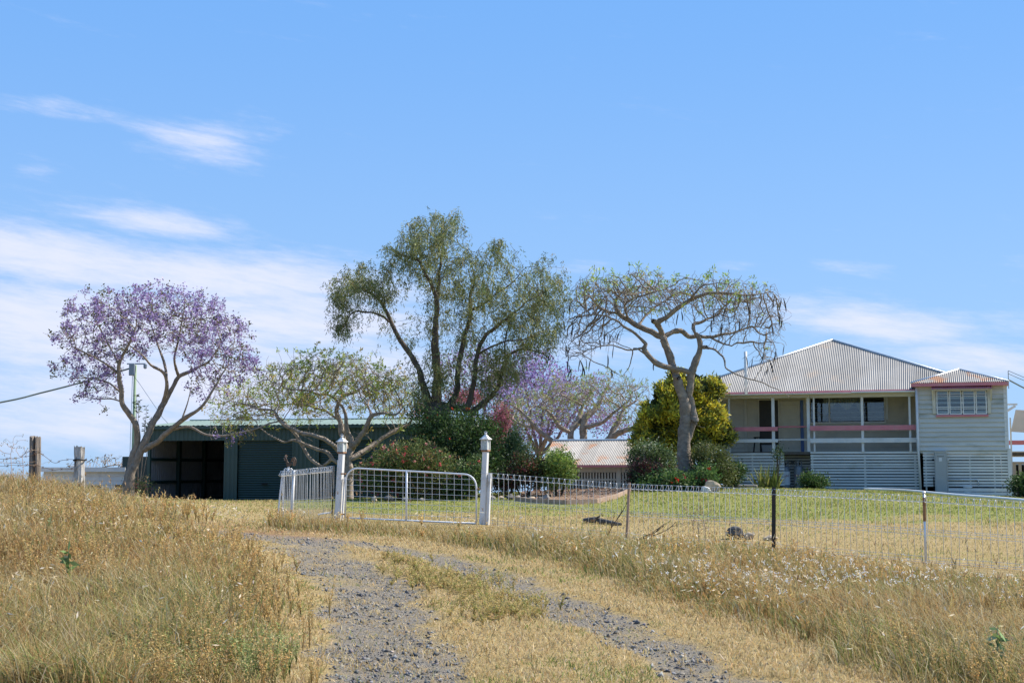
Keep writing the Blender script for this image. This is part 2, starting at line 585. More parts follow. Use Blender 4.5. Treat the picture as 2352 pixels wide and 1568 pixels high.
def catmull(P, step):
    P = np.asarray(P, float)
    if len(P) < 3:
        n = max(2, int(np.linalg.norm(P[-1, :3] - P[0, :3]) / step) + 1)
        return P[0] + (P[-1] - P[0]) * np.linspace(0, 1, n)[:, None]
    Q = np.vstack([2 * P[0] - P[1], P, 2 * P[-1] - P[-2]])
    out = []
    for i in range(1, len(Q) - 2):
        n = max(1, int(round(np.linalg.norm(Q[i + 1, :3] - Q[i, :3]) / step)))
        t = (np.arange(n) / n)[:, None]
        a, b, c, d = Q[i - 1], Q[i], Q[i + 1], Q[i + 2]
        out.append(.5 * ((2 * b) + (c - a) * t + (2 * a - 5 * b + 4 * c - d) * t ** 2 + (3 * b - a - 3 * c + d) * t ** 3))
    out.append(P[-1:])
    return np.vstack(out)


class Tree:
    """limbs traced by hand, twigs grown into a crown volume by space colonisation"""
    def __init__(self, seed):
        self.rng = np.random.default_rng(seed)
        self.pos, self.par, self.rad = [], [], []

    def limb(self, pts, step=.12, wob=.0):
        """pts: rows (x, y, z, radius)"""
        c = catmull(np.asarray(pts, float), step)
        if wob > 0:
            nz_ = self.rng.normal(0, wob, (len(c), 3))
            k = np.array([.25, .5, .25])
            for j in range(3):
                nz_[:, j] = np.convolve(nz_[:, j], k, 'same')
            nz_[0] = 0
            c[:, :3] += nz_
        par = -1
        if self.pos:
            d = np.linalg.norm(np.array(self.pos) - c[0, :3], axis=1)
            par = int(np.argmin(d))
        for i, q in enumerate(c):
            self.pos.append(q[:3].copy())
            self.par.append(par)
            self.rad.append(max(q[3], .004))
            par = len(self.pos) - 1
        return par

    def grow(self, attr, step=.14, di=1.6, dk=.25, iters=120, bias=(0, 0, 0), tip=.005, expo=2.3, start=0):
        n0 = len(self.pos)
        attr = np.asarray(attr, float)
        pos = np.array(self.pos)
        par = list(self.par)
        alive = np.ones(len(attr), bool)
        nd = np.full(len(attr), 1e9)
        ni = np.zeros(len(attr), int)

        def upd(P, base):
            nonlocal nd, ni
            for i in range(0, len(P), 400):
                d = np.linalg.norm(attr[:, None] - P[None, i:i + 400], axis=-1)
                k = d.argmin(1)
                dm = d[np.arange(len(attr)), k]
                b = dm < nd
                nd[b] = dm[b]
                ni[b] = base + i + k[b]
        upd(pos[start:], start)
        alive &= nd > dk
        bias = np.array(bias)
        last = set()
        for it in range(iters):
            act = alive & (nd < di)
            if not act.any():
                break
            idx = ni[act]
            dirs = unit(attr[act] - pos[idx])
            u, inv = np.unique(idx, return_inverse=True)
            acc = np.zeros((len(u), 3))
            np.add.at(acc, inv, dirs)
            acc = unit(unit(acc) + bias + self.rng.normal(0, .18, acc.shape))
            new = pos[u] + acc * step
            ok = np.ones(len(u), bool)
            for i in range(0, len(u), 200):       # a shoot that would land on an existing one gives up its targets
                ok[i:i + 200] = np.linalg.norm(new[i:i + 200, None] - pos[None], axis=-1).min(1) > step * .62
            if not ok.all():
                ai = np.where(act)[0]
                alive[ai[~ok[inv]]] = False
            if not ok.any():
                continue
            new, u = new[ok], u[ok]
            base = len(pos)
            pos = np.vstack([pos, new])
            par += [int(a) for a in u]
            upd(new, base)
            alive &= nd > dk
            if len(pos) > 15000:
                break
        self.n_manual = n0
        self.pos = list(pos)
        self.par = par
        self.rad = self.rad[:n0] + [0.0] * (len(pos) - n0)
        self.pipe(tip, expo)

    def pipe(self, tip=.005, expo=2.3):
        n = len(self.pos)
        acc = np.zeros(n)
        rad = np.array(self.rad)
        for i in range(n - 1, -1, -1):
            r = rad[i]
            if i >= self.n_manual:
                r = max(tip, acc[i] ** (1 / expo))
                p = self.par[i]
                if p < self.n_manual:
                    r = min(r, rad[p] * .9)
                rad[i] = r
            p = self.par[i]
            if p >= 0:
                acc[p] += r ** expo
        self.rad = list(rad)

    def twigs(self, sel, k, length, bias, tip=.004, seg=3, spread=.8):
        """k short wriggling twigs on each selected node"""
        rng = self.rng
        pos = np.array(self.pos)
        par = np.array(self.par)
        start = []
        for i in sel:
            d0 = unit((pos[i] - pos[par[i]])[None])[0] if par[i] >= 0 else np.array((0, 0, 1.))
            for _ in range(k):
                p, q = pos[i], i
                d = unit((d0 + rng.normal(0, spread, 3) + np.array(bias))[None])[0]
                L = length * rng.uniform(.5, 1.3) / seg
                for s in range(seg):
                    d = unit((d + rng.normal(0, .3, 3) + np.array(bias) * .35)[None])[0]
                    p = p + d * L
                    self.pos.append(p)
                    self.par.append(int(q))
                    self.rad.append(tip)
                    q = len(self.pos) - 1
                start.append(q)
        return start

    def tips(self):
        has = np.zeros(len(self.pos), bool)
        p = np.array(self.par)
        has[p[p >= 0]] = True
        return np.where(~has)[0]

    def mesh(self, name, origin, material, parent, rough=.0):
        pos = np.array(self.pos) - np.array(origin)
        par = np.array(self.par)
        rad = np.array(self.rad)
        if rough > 0:
            x = np.array(self.pos)
            rad = rad * (1 + rough * (fbm(x[:, 0] * 3 + x[:, 2] * 4, x[:, 1] * 3 - x[:, 2] * 3, 1.3) - .5) * (rad > .02))
        ch = np.where(par >= 0)[0]
        pr = par[ch]
        dirn = np.zeros_like(pos)
        dirn[ch] = unit(pos[ch] - pos[pr])
        root = np.where(par < 0)[0]
        for r_ in root:
            kids = ch[pr == r_]
            dirn[r_] = dirn[kids[0]] if len(kids) else (0, 0, 1)
        # smoothed direction: blend with the thickest child
        best = {}
        for c in ch[np.argsort(rad[ch])]:
            best[par[c]] = c
        sd_ = dirn.copy()
        for p_, c in best.items():
            if rad[c] > .5 * rad[p_]:
                sd_[p_] = dirn[p_] + dirn[c]
        sd_ = unit(sd_)
        ref = unit(np.array([[.31, .87, .17]]))[0]

        def frame(d):
            u = np.cross(d, ref)
            u = unit(u)
            return u, np.cross(d, u)
        Vs, Fs, off = [], [], 0
        for k, lo, hi in ((3, 0, .014), (5, .014, .045), (10, .045, 9)):
            s = (rad[ch] >= lo) & (rad[ch] < hi)
            c, p = ch[s], pr[s]
            if not len(c):
                continue
            cont = np.array([best.get(int(b)) == a for a, b in zip(c, p)]) & (rad[c] > .55 * rad[p])
            d0 = np.where(cont[:, None], sd_[p], dirn[c])
            r0 = np.where(cont, rad[p], rad[c] * 1.12)
            d1, r1 = sd_[c], rad[c]
            a = np.arange(k) * 2 * np.pi / k
            ca_, sa_ = np.cos(a)[None, :, None], np.sin(a)[None, :, None]
            u0, v0 = frame(d0)
            u1, v1 = frame(d1)
            ring0 = pos[p][:, None] + (u0[:, None] * ca_ + v0[:, None] * sa_) * r0[:, None, None]
            ring1 = pos[c][:, None] + (u1[:, None] * ca_ + v1[:, None] * sa_) * r1[:, None, None]
            V = np.concatenate([ring0, ring1], 1).reshape(-1, 3)
            b = off + np.arange(len(c))[:, None, None] * 2 * k
            j = np.arange(k)[None, :]
            q = np.stack([j, (j + 1) % k, k + (j + 1) % k, k + j], -1)
            F = (b + q).reshape(-1, 4)
            Vs.append(V)
            Fs.append(F)
            off += len(V)
        V = np.vstack(Vs)
        F = np.vstack(Fs)
        key = np.round(V * 2000).astype(np.int64)
        _, first, inv = np.unique(key, axis=0, return_index=True, return_inverse=True)
        return np_mesh(name, V[first], inv.reshape(-1)[F], material, parent, smooth=True)


def ell_pts(rng, ells, n, shell=0.0):
    """n points in a union of ellipsoids given as (px, py, Y, rx_px, rz_px, ry_m)"""
    E = []
    for px, py, Y, rx, rz, ry in ells:
        c = at(px, py, Y)
        E.append((c, np.array((rx * Y / FPX, ry, rz * Y / FPX))))
    vol = np.array([e[1].prod() for e in E]) ** .8
    k = rng.choice(len(E), n, p=vol / vol.sum())
    d = unit(rng.normal(size=(n, 3)))
    r = (shell + (1 - shell) * rng.random((n, 1)) ** (1 / 3.)) if shell == 0 else (shell + (1 - shell) * rng.random((n, 1)))
    C = np.array([e[0] for e in E])[k]
    S = np.array([e[1] for e in E])[k]
    return C + d * r * S


def px_limb(rows, Y, f=None):
    """rows (px, py, dy, r) -> (x, y, z, r) at depth Y + dy"""
    out = []
    for q in rows:
        px, py = (f(q[0], q[1]) if f else (q[0], q[1]))
        p = at(px, py, Y + q[2])
        out.append((p[0], p[1], p[2], q[3]))
    return out


def leaves_obj(name, P, D, ln, wd, cols, origin, parent, rng, material=None):
    V, F = leaf_quads(P - np.array(origin), D, ln, wd, rng)
    return np_mesh(name, V, F, material or M_leaf, parent, col=np.repeat(cols, 4, 0))
# ------------------------------------------------------------------ ground
def seg_dist(x, y, pts):
    """distance to a polyline in plan"""
    best = np.full(np.shape(x), 1e9)
    for a, b in zip(pts[:-1], pts[1:]):
        ax, ay, bx, by = a[0], a[1], b[0], b[1]
        L2 = (bx - ax) ** 2 + (by - ay) ** 2 + 1e-9
        t = np.clip(((x - ax) * (bx - ax) + (y - ay) * (by - ay)) / L2, 0, 1)
        best = np.minimum(best, np.hypot(x - ax - t * (bx - ax), y - ay - t * (by - ay)))
    return best


LEFT_RUT = [ground_hit(*p) for p in [(930, 1640), (905, 1560), (880, 1480), (850, 1400), (812, 1335), (760, 1285), (690, 1252), (600, 1232), (500, 1222), (420, 1216)]]
RIGHT_RUT = [ground_hit(*p) for p in [(1800, 1640), (1640, 1560), (1520, 1490), (1400, 1438), (1250, 1372), (1120, 1318), (1010, 1280), (900, 1258), (790, 1243), (660, 1231), (560, 1224)]]
LEFT_RUT = [(-1.4, 4.0, 0)] + LEFT_RUT
RIGHT_RUT = [(1.6, 4.0, 0)] + RIGHT_RUT
MID = [(0.5 * (a[0] + b[0]), .5 * (a[1] + b[1])) for a, b in zip(LEFT_RUT, RIGHT_RUT)]
FENCE = [(1125, 1085, 1206, 28.2), (1440, 1110, 1238, 26.9), (1775, 1122, 1263, 24.4), (2125, 1137, 1293, 22.0), (2440, 1156, 1312, 20.6)]
FENCE_XY = [(at(f[0], f[2], f[3])[0], f[3]) for f in FENCE]
GP_L = at(776, 1199, 29.7)
GP_R = at(1110, 1204, 28.4)
FLINE = [(-30, 36), (-12, 33), (at(640, 1200, 31)[0], 31), (GP_L[0], 29.7), (GP_R[0], 28.4)] + FENCE_XY + [(14, 19), (30, 14)]
_fl = np.array(FLINE)


def beyond(x, y):
    """metres behind the fence line"""
    return y - np.interp(x, _fl[:, 0], _fl[:, 1])


MULCH = [ground_hit(*p)[:2] for p in [(1183, 1150), (1230, 1156), (1300, 1158), (1370, 1156), (1415, 1146), (1448, 1130), (1440, 1116), (1350, 1112), (1280, 1116), (1225, 1128)]]
MULCH_C = np.mean(MULCH, axis=0)


def in_poly(x, y, poly):
    ins = np.zeros(np.shape(x), bool)
    n = len(poly)
    for i in range(n):
        x0, y0 = poly[i]
        x1, y1 = poly[(i + 1) % n]
        c = ((y0 > y) != (y1 > y)) & (x < (x1 - x0) * (y - y0) / (y1 - y0 + 1e-12) + x0)
        ins ^= c
    return ins


def track_mask(x, y):
    dl, dr = seg_dist(x, y, LEFT_RUT), seg_dist(x, y, RIGHT_RUT)
    nse = fbm(x, y, 1.1, 2) - .5
    a = np.clip((.72 + nse * .9 - dl) / .25, 0, 1)
    b = np.clip((.52 + nse * .6 - dr) / .25, 0, 1)
    thin = np.clip((fbm(x, y, .9, 9) - .30) / .15, 0, 1)
    return np.maximum(a, b) * (.58 + .42 * thin)


def road_d(x, y):
    """distance outside the two ruts"""
    return np.minimum(seg_dist(x, y, LEFT_RUT), seg_dist(x, y, RIGHT_RUT))


def axis_(lo, hi, d, far, g=1.22):
    c = list(np.arange(lo, hi, d))
    s, p = d, hi
    while p < far[1]:
        c.append(p); s *= g; p += s
    c.append(far[1])
    s, p = d, lo - d
    pre = []
    while p > far[0]:
        pre.append(p); s *= g; p -= s
    pre.append(far[0])
    return np.array(pre[::-1] + c)


gx = axis_(-11, 12, .16, (-1500, 1500))
gy = axis_(7, 34, .16, (-60, 1600), 1.1)
GX, GY = np.meshgrid(gx, gy)
GZ = H(GX, GY)
trk = track_mask(GX, GY)
GZ = GZ - trk * .03 * (np.hypot(GX, GY) < 60)
bey = beyond(GX, GY)
inlawn = np.clip((bey - .2) / .5, 0, 1)
pxs = GX / np.maximum(GY, 1) * FPX + 1176
# lawn: watered green near the garden and house, dry by the fence and over to the shed
green = np.clip((bey - 6.5 + (fbm(GX, GY, .35, 4) - .5) * 9 + np.clip((1400 - pxs) / 160, -3, 3.0)) / 3.2, 0, 1)
green *= np.clip((58 - GY) / 6, 0, 1)
drypath = np.clip(1 - np.abs(GY - 40 + (pxs - 640) * .004) / 5, 0, 1) * np.clip((700 - pxs) / 80, 0, 1)
green = np.clip(green - drypath * .0, 0, 1)
green = np.where(pxs < 700, green * (1 - .8 * np.clip((GY - 35) / 5, 0, 1) * np.clip((700 - pxs) / 80, 0, 1)), green)
green *= (GX < 22) & (GX > -22)
green = np.maximum(green, .34 * np.clip((fbm(GX, GY, .5, 21) - .42) / .2, 0, 1) * (inlawn > .5)) * inlawn
mul = in_poly(GX, GY, MULCH).astype(float)
red = np.exp(-((GX - ground_hit(600, 1216)[0]) / 1.6) ** 2 - ((GY - ground_hit(600, 1216)[1]) / .9) ** 2)
ny, nx = GX.shape
ii = np.arange(ny * nx).reshape(ny, nx)
F = np.stack([ii[:-1, :-1], ii[:-1, 1:], ii[1:, 1:], ii[1:, :-1]], -1).reshape(-1, 4)
gm = bpy.data.materials.new('paddock_ground')
gm.use_nodes = True
t = gm.node_tree
t.nodes.clear()
G = NT(t)
go_ = t.nodes.new('ShaderNodeOutputMaterial')
gp = t.nodes.new('ShaderNodeBsdfPrincipled')
gp.inputs['Roughness'].default_value = .95
gp.inputs['Specular IOR Level'].default_value = .1
t.links.new(gp.outputs[0], go_.inputs[0])
ga = t.nodes.new('ShaderNodeAttribute')
ga.attribute_name = 'Col'
gs = t.nodes.new('ShaderNodeSeparateColor')
t.links.new(ga.outputs['Color'], gs.inputs[0])
gtc = t.nodes.new('ShaderNodeTexCoord')


def gnoise(s, d=6.0, r=.65):
    n = t.nodes.new('ShaderNodeTexNoise')
    n.inputs['Scale'].default_value = s
    n.inputs['Detail'].default_value = d
    n.inputs['Roughness'].default_value = r
    t.links.new(gtc.outputs['Object'], n.inputs['Vector'])
    return n.outputs[0]


def grange(v, a, b):
    r = t.nodes.new('ShaderNodeMapRange')
    r.inputs['From Min'].default_value = a
    r.inputs['From Max'].default_value = b
    t.links.new(v, r.inputs['Value'])
    return r.outputs[0]


straw = G.mix(grange(gnoise(3.0), .35, .65), (.44, .33, .16), (.34, .255, .11))
straw = G.mix(grange(gnoise(26, 4), .4, .7), straw, (.25, .175, .08))
lawn = G.mix(grange(gnoise(1.3), .35, .65), (.20, .22, .055), (.29, .27, .085))
lawn = G.mix(grange(gnoise(9, 5), .45, .7), lawn, (.34, .29, .11))
lawn = G.mix(grange(gnoise(40, 3), .45, .75), lawn, (.10, .145, .027))
soil = G.mix(grange(gnoise(14), .35, .65), (.23, .205, .17), (.34, .28, .20))
soil = G.mix(grange(gnoise(70, 3), .42, .62), soil, (.105, .102, .10))
mulch = G.mix(grange(gnoise(18, 4), .35, .65), (.34, .24, .165), (.17, .105, .07))
dirt = (.22, .105, .055)
fa = G.m('ADD', gs.outputs[1], G.m('MULTIPLY', G.m('SUBTRACT', gnoise(2.2), .5), 1.0))
c = G.mix(grange(fa, .3, .75), straw, lawn)
fr = G.m('ADD', gs.outputs[0], G.m('MULTIPLY', G.m('SUBTRACT', gnoise(5), .5), 1.5))
c = G.mix(grange(fr, .30, .95), c, soil)
c = G.mix(gs.outputs[2], c, mulch)
c = G.mix(G.m('MULTIPLY', ga.outputs['Alpha'], grange(gnoise(4), .3, .6)), c, dirt)
t.links.new(c, gp.inputs['Base Color'])
gb = t.nodes.new('ShaderNodeBump')
gb.inputs['Distance'].default_value = .05
t.links.new(gnoise(22, 6), gb.inputs['Height'])
t.links.new(gb.outputs[0], gp.inputs['Normal'])
gcol = np.stack([trk, green, mul, red], -1).reshape(-1, 4)
ground = np_mesh('ground', np.stack([GX, GY, GZ], -1).reshape(-1, 3), F, gm, col=gcol, smooth=True)
tag(ground, 'dry paddock ground with gravel ruts and a green lawn behind the fence', 'ground', kind='structure')


# ------------------------------------------------------------------ the house
class Frame:
    """a building's own frame: x along the front, y away from the front, z up"""
    def __init__(self, px, Y, phi, z0):
        p = at(px, 1100, Y)
        self.o = np.array((p[0], p[1], z0))
        c, s = math.cos(phi), math.sin(phi)
        self.hx, self.hy = np.array((c, -s, 0)), np.array((s, c, 0))
        self.phi = phi

    def loc(self, w_):
        q = np.asarray(w_) - self.o
        return np.array((q @ self.hx, q @ self.hy, q[2]))

    def L(self, px, py, y=0.0):
        d = ray(px, py)
        t_ = (y - (CAM - self.o) @ self.hy) / (d @ self.hy)
        q = self.loc(CAM + d * t_)
        return q[0], q[2]

    def plane(self, px, py, p0, n):
        d = ray(px, py)
        dl = np.array((d @ self.hx, d @ self.hy, d[2]))
        c0 = self.loc(CAM)
        t_ = ((np.array(p0) - c0) @ np.array(n)) / (dl @ np.array(n))
        return c0 + dl * t_

    def ground(self, x, y):
        p = self.o + self.hx * x + self.hy * y
        return hz(p[0], p[1]) - self.o[2]


def shiplap(parent, x0, x1, y, z0, z1, m, name='weatherboard', th=.055):
    return MB().prism([(y - th, z0), (y - .010, z1), (y + .004, z1), (y + .004, z0)], 'x', x0, x1).build(name, m, parent)


def corrugated(parent, name, m, o, ds, dt, nrm, s0, s1, bot, top, pitch=.076, amp=.009, sheet=.76, ns=6, th=.0):
    """corrugated sheets on the plane o + s*ds + t*dt, from t=bot(s) to t=top(s); each sheet is one part"""
    o, ds, dt, nrm = map(np.array, (o, ds, dt, nrm))
    k = max(1, int(round((s1 - s0) / sheet)))
    edges = np.linspace(s0, s1, k + 1)
    for i, (a, b) in enumerate(zip(edges[:-1], edges[1:])):
        n = max(4, int((b - a + .02) / pitch * ns))
        s = np.linspace(a, b + (.02 if i < k - 1 else 0), n)
        tb, tt = np.array([bot(v) for v in s]), np.array([top(v) for v in s])
        ok = tt - tb > 1e-3
        tt = np.where(ok, tt, tb + 1e-3)
        wv = np.sin(s / pitch * 2 * np.pi) * amp + (i % 2) * .004
        rows = []
        for tv in (tb, tt):
            rows.append(o + s[:, None] * ds + tv[:, None] * dt + wv[:, None] * nrm)
        V = np.vstack(rows)
        j = np.arange(n - 1)
        F_ = np.stack([j, j + 1, n + j + 1, n + j], -1)
        np_mesh(name, V, F_, m, parent, smooth=True)


HPHI = R(17)
_hg = on_ground(1900, 53.2)
HF = Frame(1900, 54.0, HPHI, _hg[2] - .02)
house = empty('timber_house', HF.o, -HPHI, 'white weatherboard house on slatted stumps with corrugated iron roof and verandah', 'house')


def z1(a, b):
    return 1531.2 + a * .34895, 747.2 + b * .34895


def hx(a, y=0.0, b=700):
    return HF.L(*z1(a, b), y)[0]


def hzv(b, a=1200, y=0.0):
    return HF.L(*z1(a, b), y)[1]


YB = 2.3                       # back wall of the verandah
YW = -.32                      # front of the right wing
FL = hzv(829)                  # verandah floor level
x_l, x_r = hx(357, YB), hx(1648, 0)
wz_top = hzv(455, 1000, YB) + .25
# core walls
MB().box(x_l, x_r + .2, YB + .01, YB + 7.5, FL - .15, wz_top).build('wall', M_cream, house)
xw0, xw1 = hx(1660, YW), hx(2243, YW)
wing_top = hzv(392, 1950, YW)
wing_bot = hzv(822, 1950, YW)
MB().box(xw0 + .02, xw1 - .02, YW + .01, YW + 8.5, wing_bot - .1, wing_top).build('wall', M_board, house)
# verandah back-wall boards
nb = 13
for i in range(nb):
    za = FL + (wz_top - FL) * i / nb
    shiplap(house, x_l, x_r + .1, YB, za, za + (wz_top - FL) / nb * 1.03, M_cream)
# wing boards
nb = 14
for i in range(nb):
    za = wing_bot + (wing_top - wing_bot) * i / nb
    shiplap(house, xw0, xw1, YW, za, za + (wing_top - wing_bot) / nb * 1.03, M_board)
nb = 14
for i in range(nb):            # boards on the wing's right-hand side
    za = wing_bot + (wing_top - wing_bot) * i / nb
    MB().prism([(xw1 + .045, za), (xw1 + .010, za + (wing_top - wing_bot) / nb * 1.03), (xw1 - .01, za + .1), (xw1 - .01, za)], 'y', YW + .1, YW + 8.4).build('weatherboard', M_board, house)
# corner boards
MB().box(hx(1643, YW), hx(1663, YW), YW - .05, YW + .07, wing_bot - .02, wing_top).build('corner_board', M_white, house, bevel=.006)
MB().box(hx(2224, YW), hx(2250, YW), YW - .05, YW + .07, wing_bot - .02 + .08, wing_top).build('corner_board', M_white, house, bevel=.006)
MB().box(hx(2238, YW), hx(2262, YW), YW - .03, YW + .08, hzv(1122, 2200, YW), wing_bot + .08).build('corner_board', M_white, house, bevel=.006)
# downpipe on the wing's left corner
xd = hx(1653, YW)
MB().tube([(xd, YW - .10, hzv(402, 1655, YW)), (xd, YW - .10, hzv(800, 1655, YW)), (xd + .05, YW - .11, hzv(1100, 1672, YW))], .045, 10).build('downpipe', M_white, house, smooth=True)

# floor, beam and ceiling of the verandah
xv0, xv1 = hx(150), hx(1650)
xl2 = hx(370)
MB().box(xv0 + .4, xv1, .03, YB, FL - .12, FL).build('verandah_floor', M_floor, house)
bz0, bz1 = hzv(478, 900), hzv(447, 900)
MB().box(hx(183), hx(948), -.06, .06, bz0 + .015, bz1).build('verandah_beam', M_cream, house, bevel=.005)
MB().box(hx(950), hx(1640), -.08, .04, bz0, bz1 - .01).build('verandah_beam', M_cream, house, bevel=.005)
# gently pitched verandah roof, seen edge-on
xe0, xe1 = hx(183, -.3), hx(1640, -.3)
er = bz1 - .03
YE = 1.0                       # main roof's eave
eave_z = hzv(441, 900, YE)
corrugated(house, 'verandah_roof_sheet', M_iron, (0, -.35, er + .022), (1, 0, 0), tuple(unit(np.array([[0, YE + .35 - .05, eave_z - .14 - er - .022]]))[0]), (0, 0, 1), xe0, xe1, lambda s: 0, lambda s: YE + .25, sheet=1.5)
MB().box(hx(1222, -.36), hx(1642, -.36), -.43, -.36, er - .005, er + .05).build('gutter', M_white, house, bevel=.006)
MB().box(hx(185, -.36), hx(1220, -.36), -.40, -.36, er - .03, er + .02).build('gutter', M_cream, house, bevel=.006)
MB().box(xe0 + .1, xe1, .05, YB, bz1 - .05, bz1 - .02).build('verandah_ceiling', M_cream, house)
# verandah posts
for a, hw, y in [(413, .035, 0), (703, .06, 0), (935, .06, .12), (972, .035, 0), (1290, .05, 0), (1603, .042, 0)]:
    xx = hx(a, y)
    MB().box(xx - hw, xx + hw, y - hw, y + hw, FL - .02, bz0 + .02).build('verandah_post', M_white, house, bevel=.006)
xx = hx(522, YB)
MB().box(xx - .06, xx + .06, YB - .08, YB - .034, FL, wz_top - .3).build('wall_trim', M_cream, house)
xx = hx(165)
MB().box(xx - .05, xx + .05, -.05 + 1.8, .05 + 1.8, HF.ground(xx, 1.8) - .1, bz0 + .02).build('verandah_post', M_white, house)
# rails: pink hand rail and white mid rail
def rail(a0, a1, b0, b1, ac, y, m, name, th=.045):
    return MB().box(hx(a0, y), hx(a1, y), y - th / 2, y + th / 2, hzv(b1, ac, y), hzv(b0, ac, y)).build(name, m, house, bevel=.006)


rail(168, 732, 669, 696, 460, -.075, M_pink, 'hand_rail')
rail(150, 732, 748, 771, 440, -.075, M_white, 'mid_rail')
rail(734, 922, 661, 672, 830, .75, M_pink, 'hand_rail')
rail(734, 922, 745, 757, 830, .75, M_white, 'mid_rail')
rail(943, 1644, 657, 690, 1290, -.08, M_pink, 'hand_rail')
rail(943, 1644, 740, 771, 1290, -.08, M_white, 'mid_rail')
# doors
def at_wall(a, b, y=YB):
    return HF.L(*z1(a, b), y)


dx0, dx1, dzt = hx(613, YB), hx(738, YB), hzv(492, 680, YB)
dr = MB().box(dx0, dx1, YB - .09, YB - .03, FL + .01, dzt).build('screen_door', M_screen, house)
f = MB()
for a, b in ((dx0 - .06, dx0), (dx1, dx1 + .06)):
    f.box(a, b, YB - .10, YB - .02, FL + .01, dzt + .06)
f.box(dx0, dx1, YB - .10, YB - .02, dzt, dzt + .06)
f.build('door_frame', M_cream, dr)
MB().box(dx0 + .04, dx1 - .04, YB - .097, YB - .09, FL + .03, FL + .32).build('kick_panel', M_grey_box, dr)
dx0, dx1, dzt = hx(748, YB), hx(882, YB), hzv(497, 800, YB)
dr = MB().box(dx0, dx1, YB - .085, YB - .03, FL + .01, dzt).build('panel_door', M_cream, house, bevel=.004)
wd_ = dx1 - dx0
for (u0, u1, v0, v1) in [(.12, .45, .08, .42), (.55, .88, .08, .42), (.12, .45, .5, .64), (.55, .88, .5, .64), (.12, .88, .72, .92)]:
    hgt = dzt - FL
    MB().box(dx0 + u0 * wd_, dx0 + u1 * wd_, YB - .097, YB - .086, FL + v0 * hgt, FL + v1 * hgt).build('door_panel', M_cream, dr, bevel=.008)
MB().lathe([(.012, 0), (.03, .02), (.03, .05), (.012, .06)], 10, (dx1 - .07, YB - .13, FL + 1.0)).build('door_knob', M_cap, dr)
MB().box(hx(884, YB), hx(903, YB), YB - .12, YB - .034, FL + .02, hzv(492, 890, YB)).build('blue_curtain', M_blue, house, bevel=.01)
# big verandah window with lace curtain
gx0, gx1 = hx(950, YB), hx(1440, YB)
gz0, gz1 = hzv(634, 1200, YB), hzv(476, 1200, YB)
win = MB().box(gx0, gx1, YB - .05, YB - .034, gz0, gz1).build('window', M_dark, house)
for a0, a1 in ((952, 1073), (1078, 1284), (1303, 1437)):
    MB().box(hx(a0, YB) + .02, hx(a1, YB) - .02, YB - .082, YB - .076, gz0 + .03, gz1 - .03).build('pane', M_glass, win)
for a in (946, 1075, 1293, 1440):
    ww = .025 if a != 1293 else .05
    MB().box(hx(a, YB) - ww, hx(a, YB) + ww, YB - .10, YB - .034, gz0 - .001, gz1 - .001).build('frame', M_white, win)
MB().box(gx0 - .02, gx1 + .02, YB - .105, YB - .034, gz1, gz1 + .06).build('frame', M_white, win)
MB().box(gx0 - .04, gx1 + .04, YB - .13, YB - .034, gz0 - .07, gz0 - .002).build('sill', M_white, win)
# lace: two side drops and a scalloped valance hung just inside the glass
def drape(x0, x1, zt, fn, y):
    n = 40
    vs, fs = [], []
    for i in range(n + 1):
        u = i / n
        xx_ = x0 + (x1 - x0) * u
        yy = y + .012 * math.sin(u * 46)
        vs += [(xx_, yy, zt), (xx_, yy, zt - fn(u))]
    fs = [(2 * i, 2 * i + 1, 2 * i + 3, 2 * i + 2) for i in range(n)]
    return MB().add(vs, fs).build('lace_curtain', M_lace, win)


wh = gz1 - gz0
drape(hx(1036, YB), hx(1135, YB), gz1 - .04, lambda u: wh * (.86 - .75 * u ** .7), YB - .066)
drape(hx(1135, YB), hx(1240, YB), gz1 - .04, lambda u: wh * (.16 + .30 * math.sin(math.pi * u) ** 1.2), YB - .066)
drape(hx(1240, YB), hx(1284, YB), gz1 - .04, lambda u: wh * (.18 + .45 * u), YB - .066)
MB().box(hx(1446, YB), hx(1461, YB), YB - .09, YB - .033, hzv(617, 1450, YB), gz1 + .03).build('wall_trim', M_white, house)


# slatted skirts below the floor
def slats(a0, a1, b0, b1, n, ac, y, fill=.70):
    zt, zb = hzv(b0, ac, y), hzv(b1, ac, y)
    p_ = (zt - zb) / n
    for i in range(n):
        za = zb + p_ * i
        jz = random.uniform(-.006, .006)
        MB().box(hx(a0, y) + random.uniform(0, .012), hx(a1, y) - random.uniform(0, .012), y - .012, y + .012, za + jz, za + p_ * fill + jz).build('skirt_slat', M_slat, house)


random.seed(4)
slats(372, 772, 833, 1052, 11, 570, .02)
slats(775, 942, 850, 1078, 12, 860, .95)
slats(943, 1655, 824, 1090, 14, 1300, 0.0)
slats(1682, 2245, 826, 1060, 12, 1960, YW + .0, .76)
MB().box(hx(775, .9), hx(942, .9), .75, .95, FL - .16, FL - .01).build('step_bearer', M_floor, house)
for a in (955, 1300, 1630):
    MB().box(hx(a) - .04, hx(a) + .04, .016, .10, hzv(1092, a), FL - .12).build('skirt_stud', M_board, house)
for a in (1700, 1840, 1990, 2150):
    MB().box(hx(a, YW) - .03, hx(a, YW) + .03, YW + .016, YW + .09, hzv(1120, a, YW), wing_bot).build('skirt_stud', M_board, house)
for a in (400, 560, 700):
    MB().box(hx(a) - .03, hx(a) + .03, .036, .10, hzv(1080, a), FL - .12).build('skirt_stud', M_board, house)
MB().box(hx(372), xw1 - .1, 3.2, 3.3, -.4, FL - .15).build('underfloor_shade_sheet', M_dark, house)  # added near-black sheets, painting in the shade seen between the slats
MB().box(hx(372) - .02, hx(372) + .02, .04, 3.2, -.4, FL - .13).build('underfloor_shade_sheet', M_dark, house)
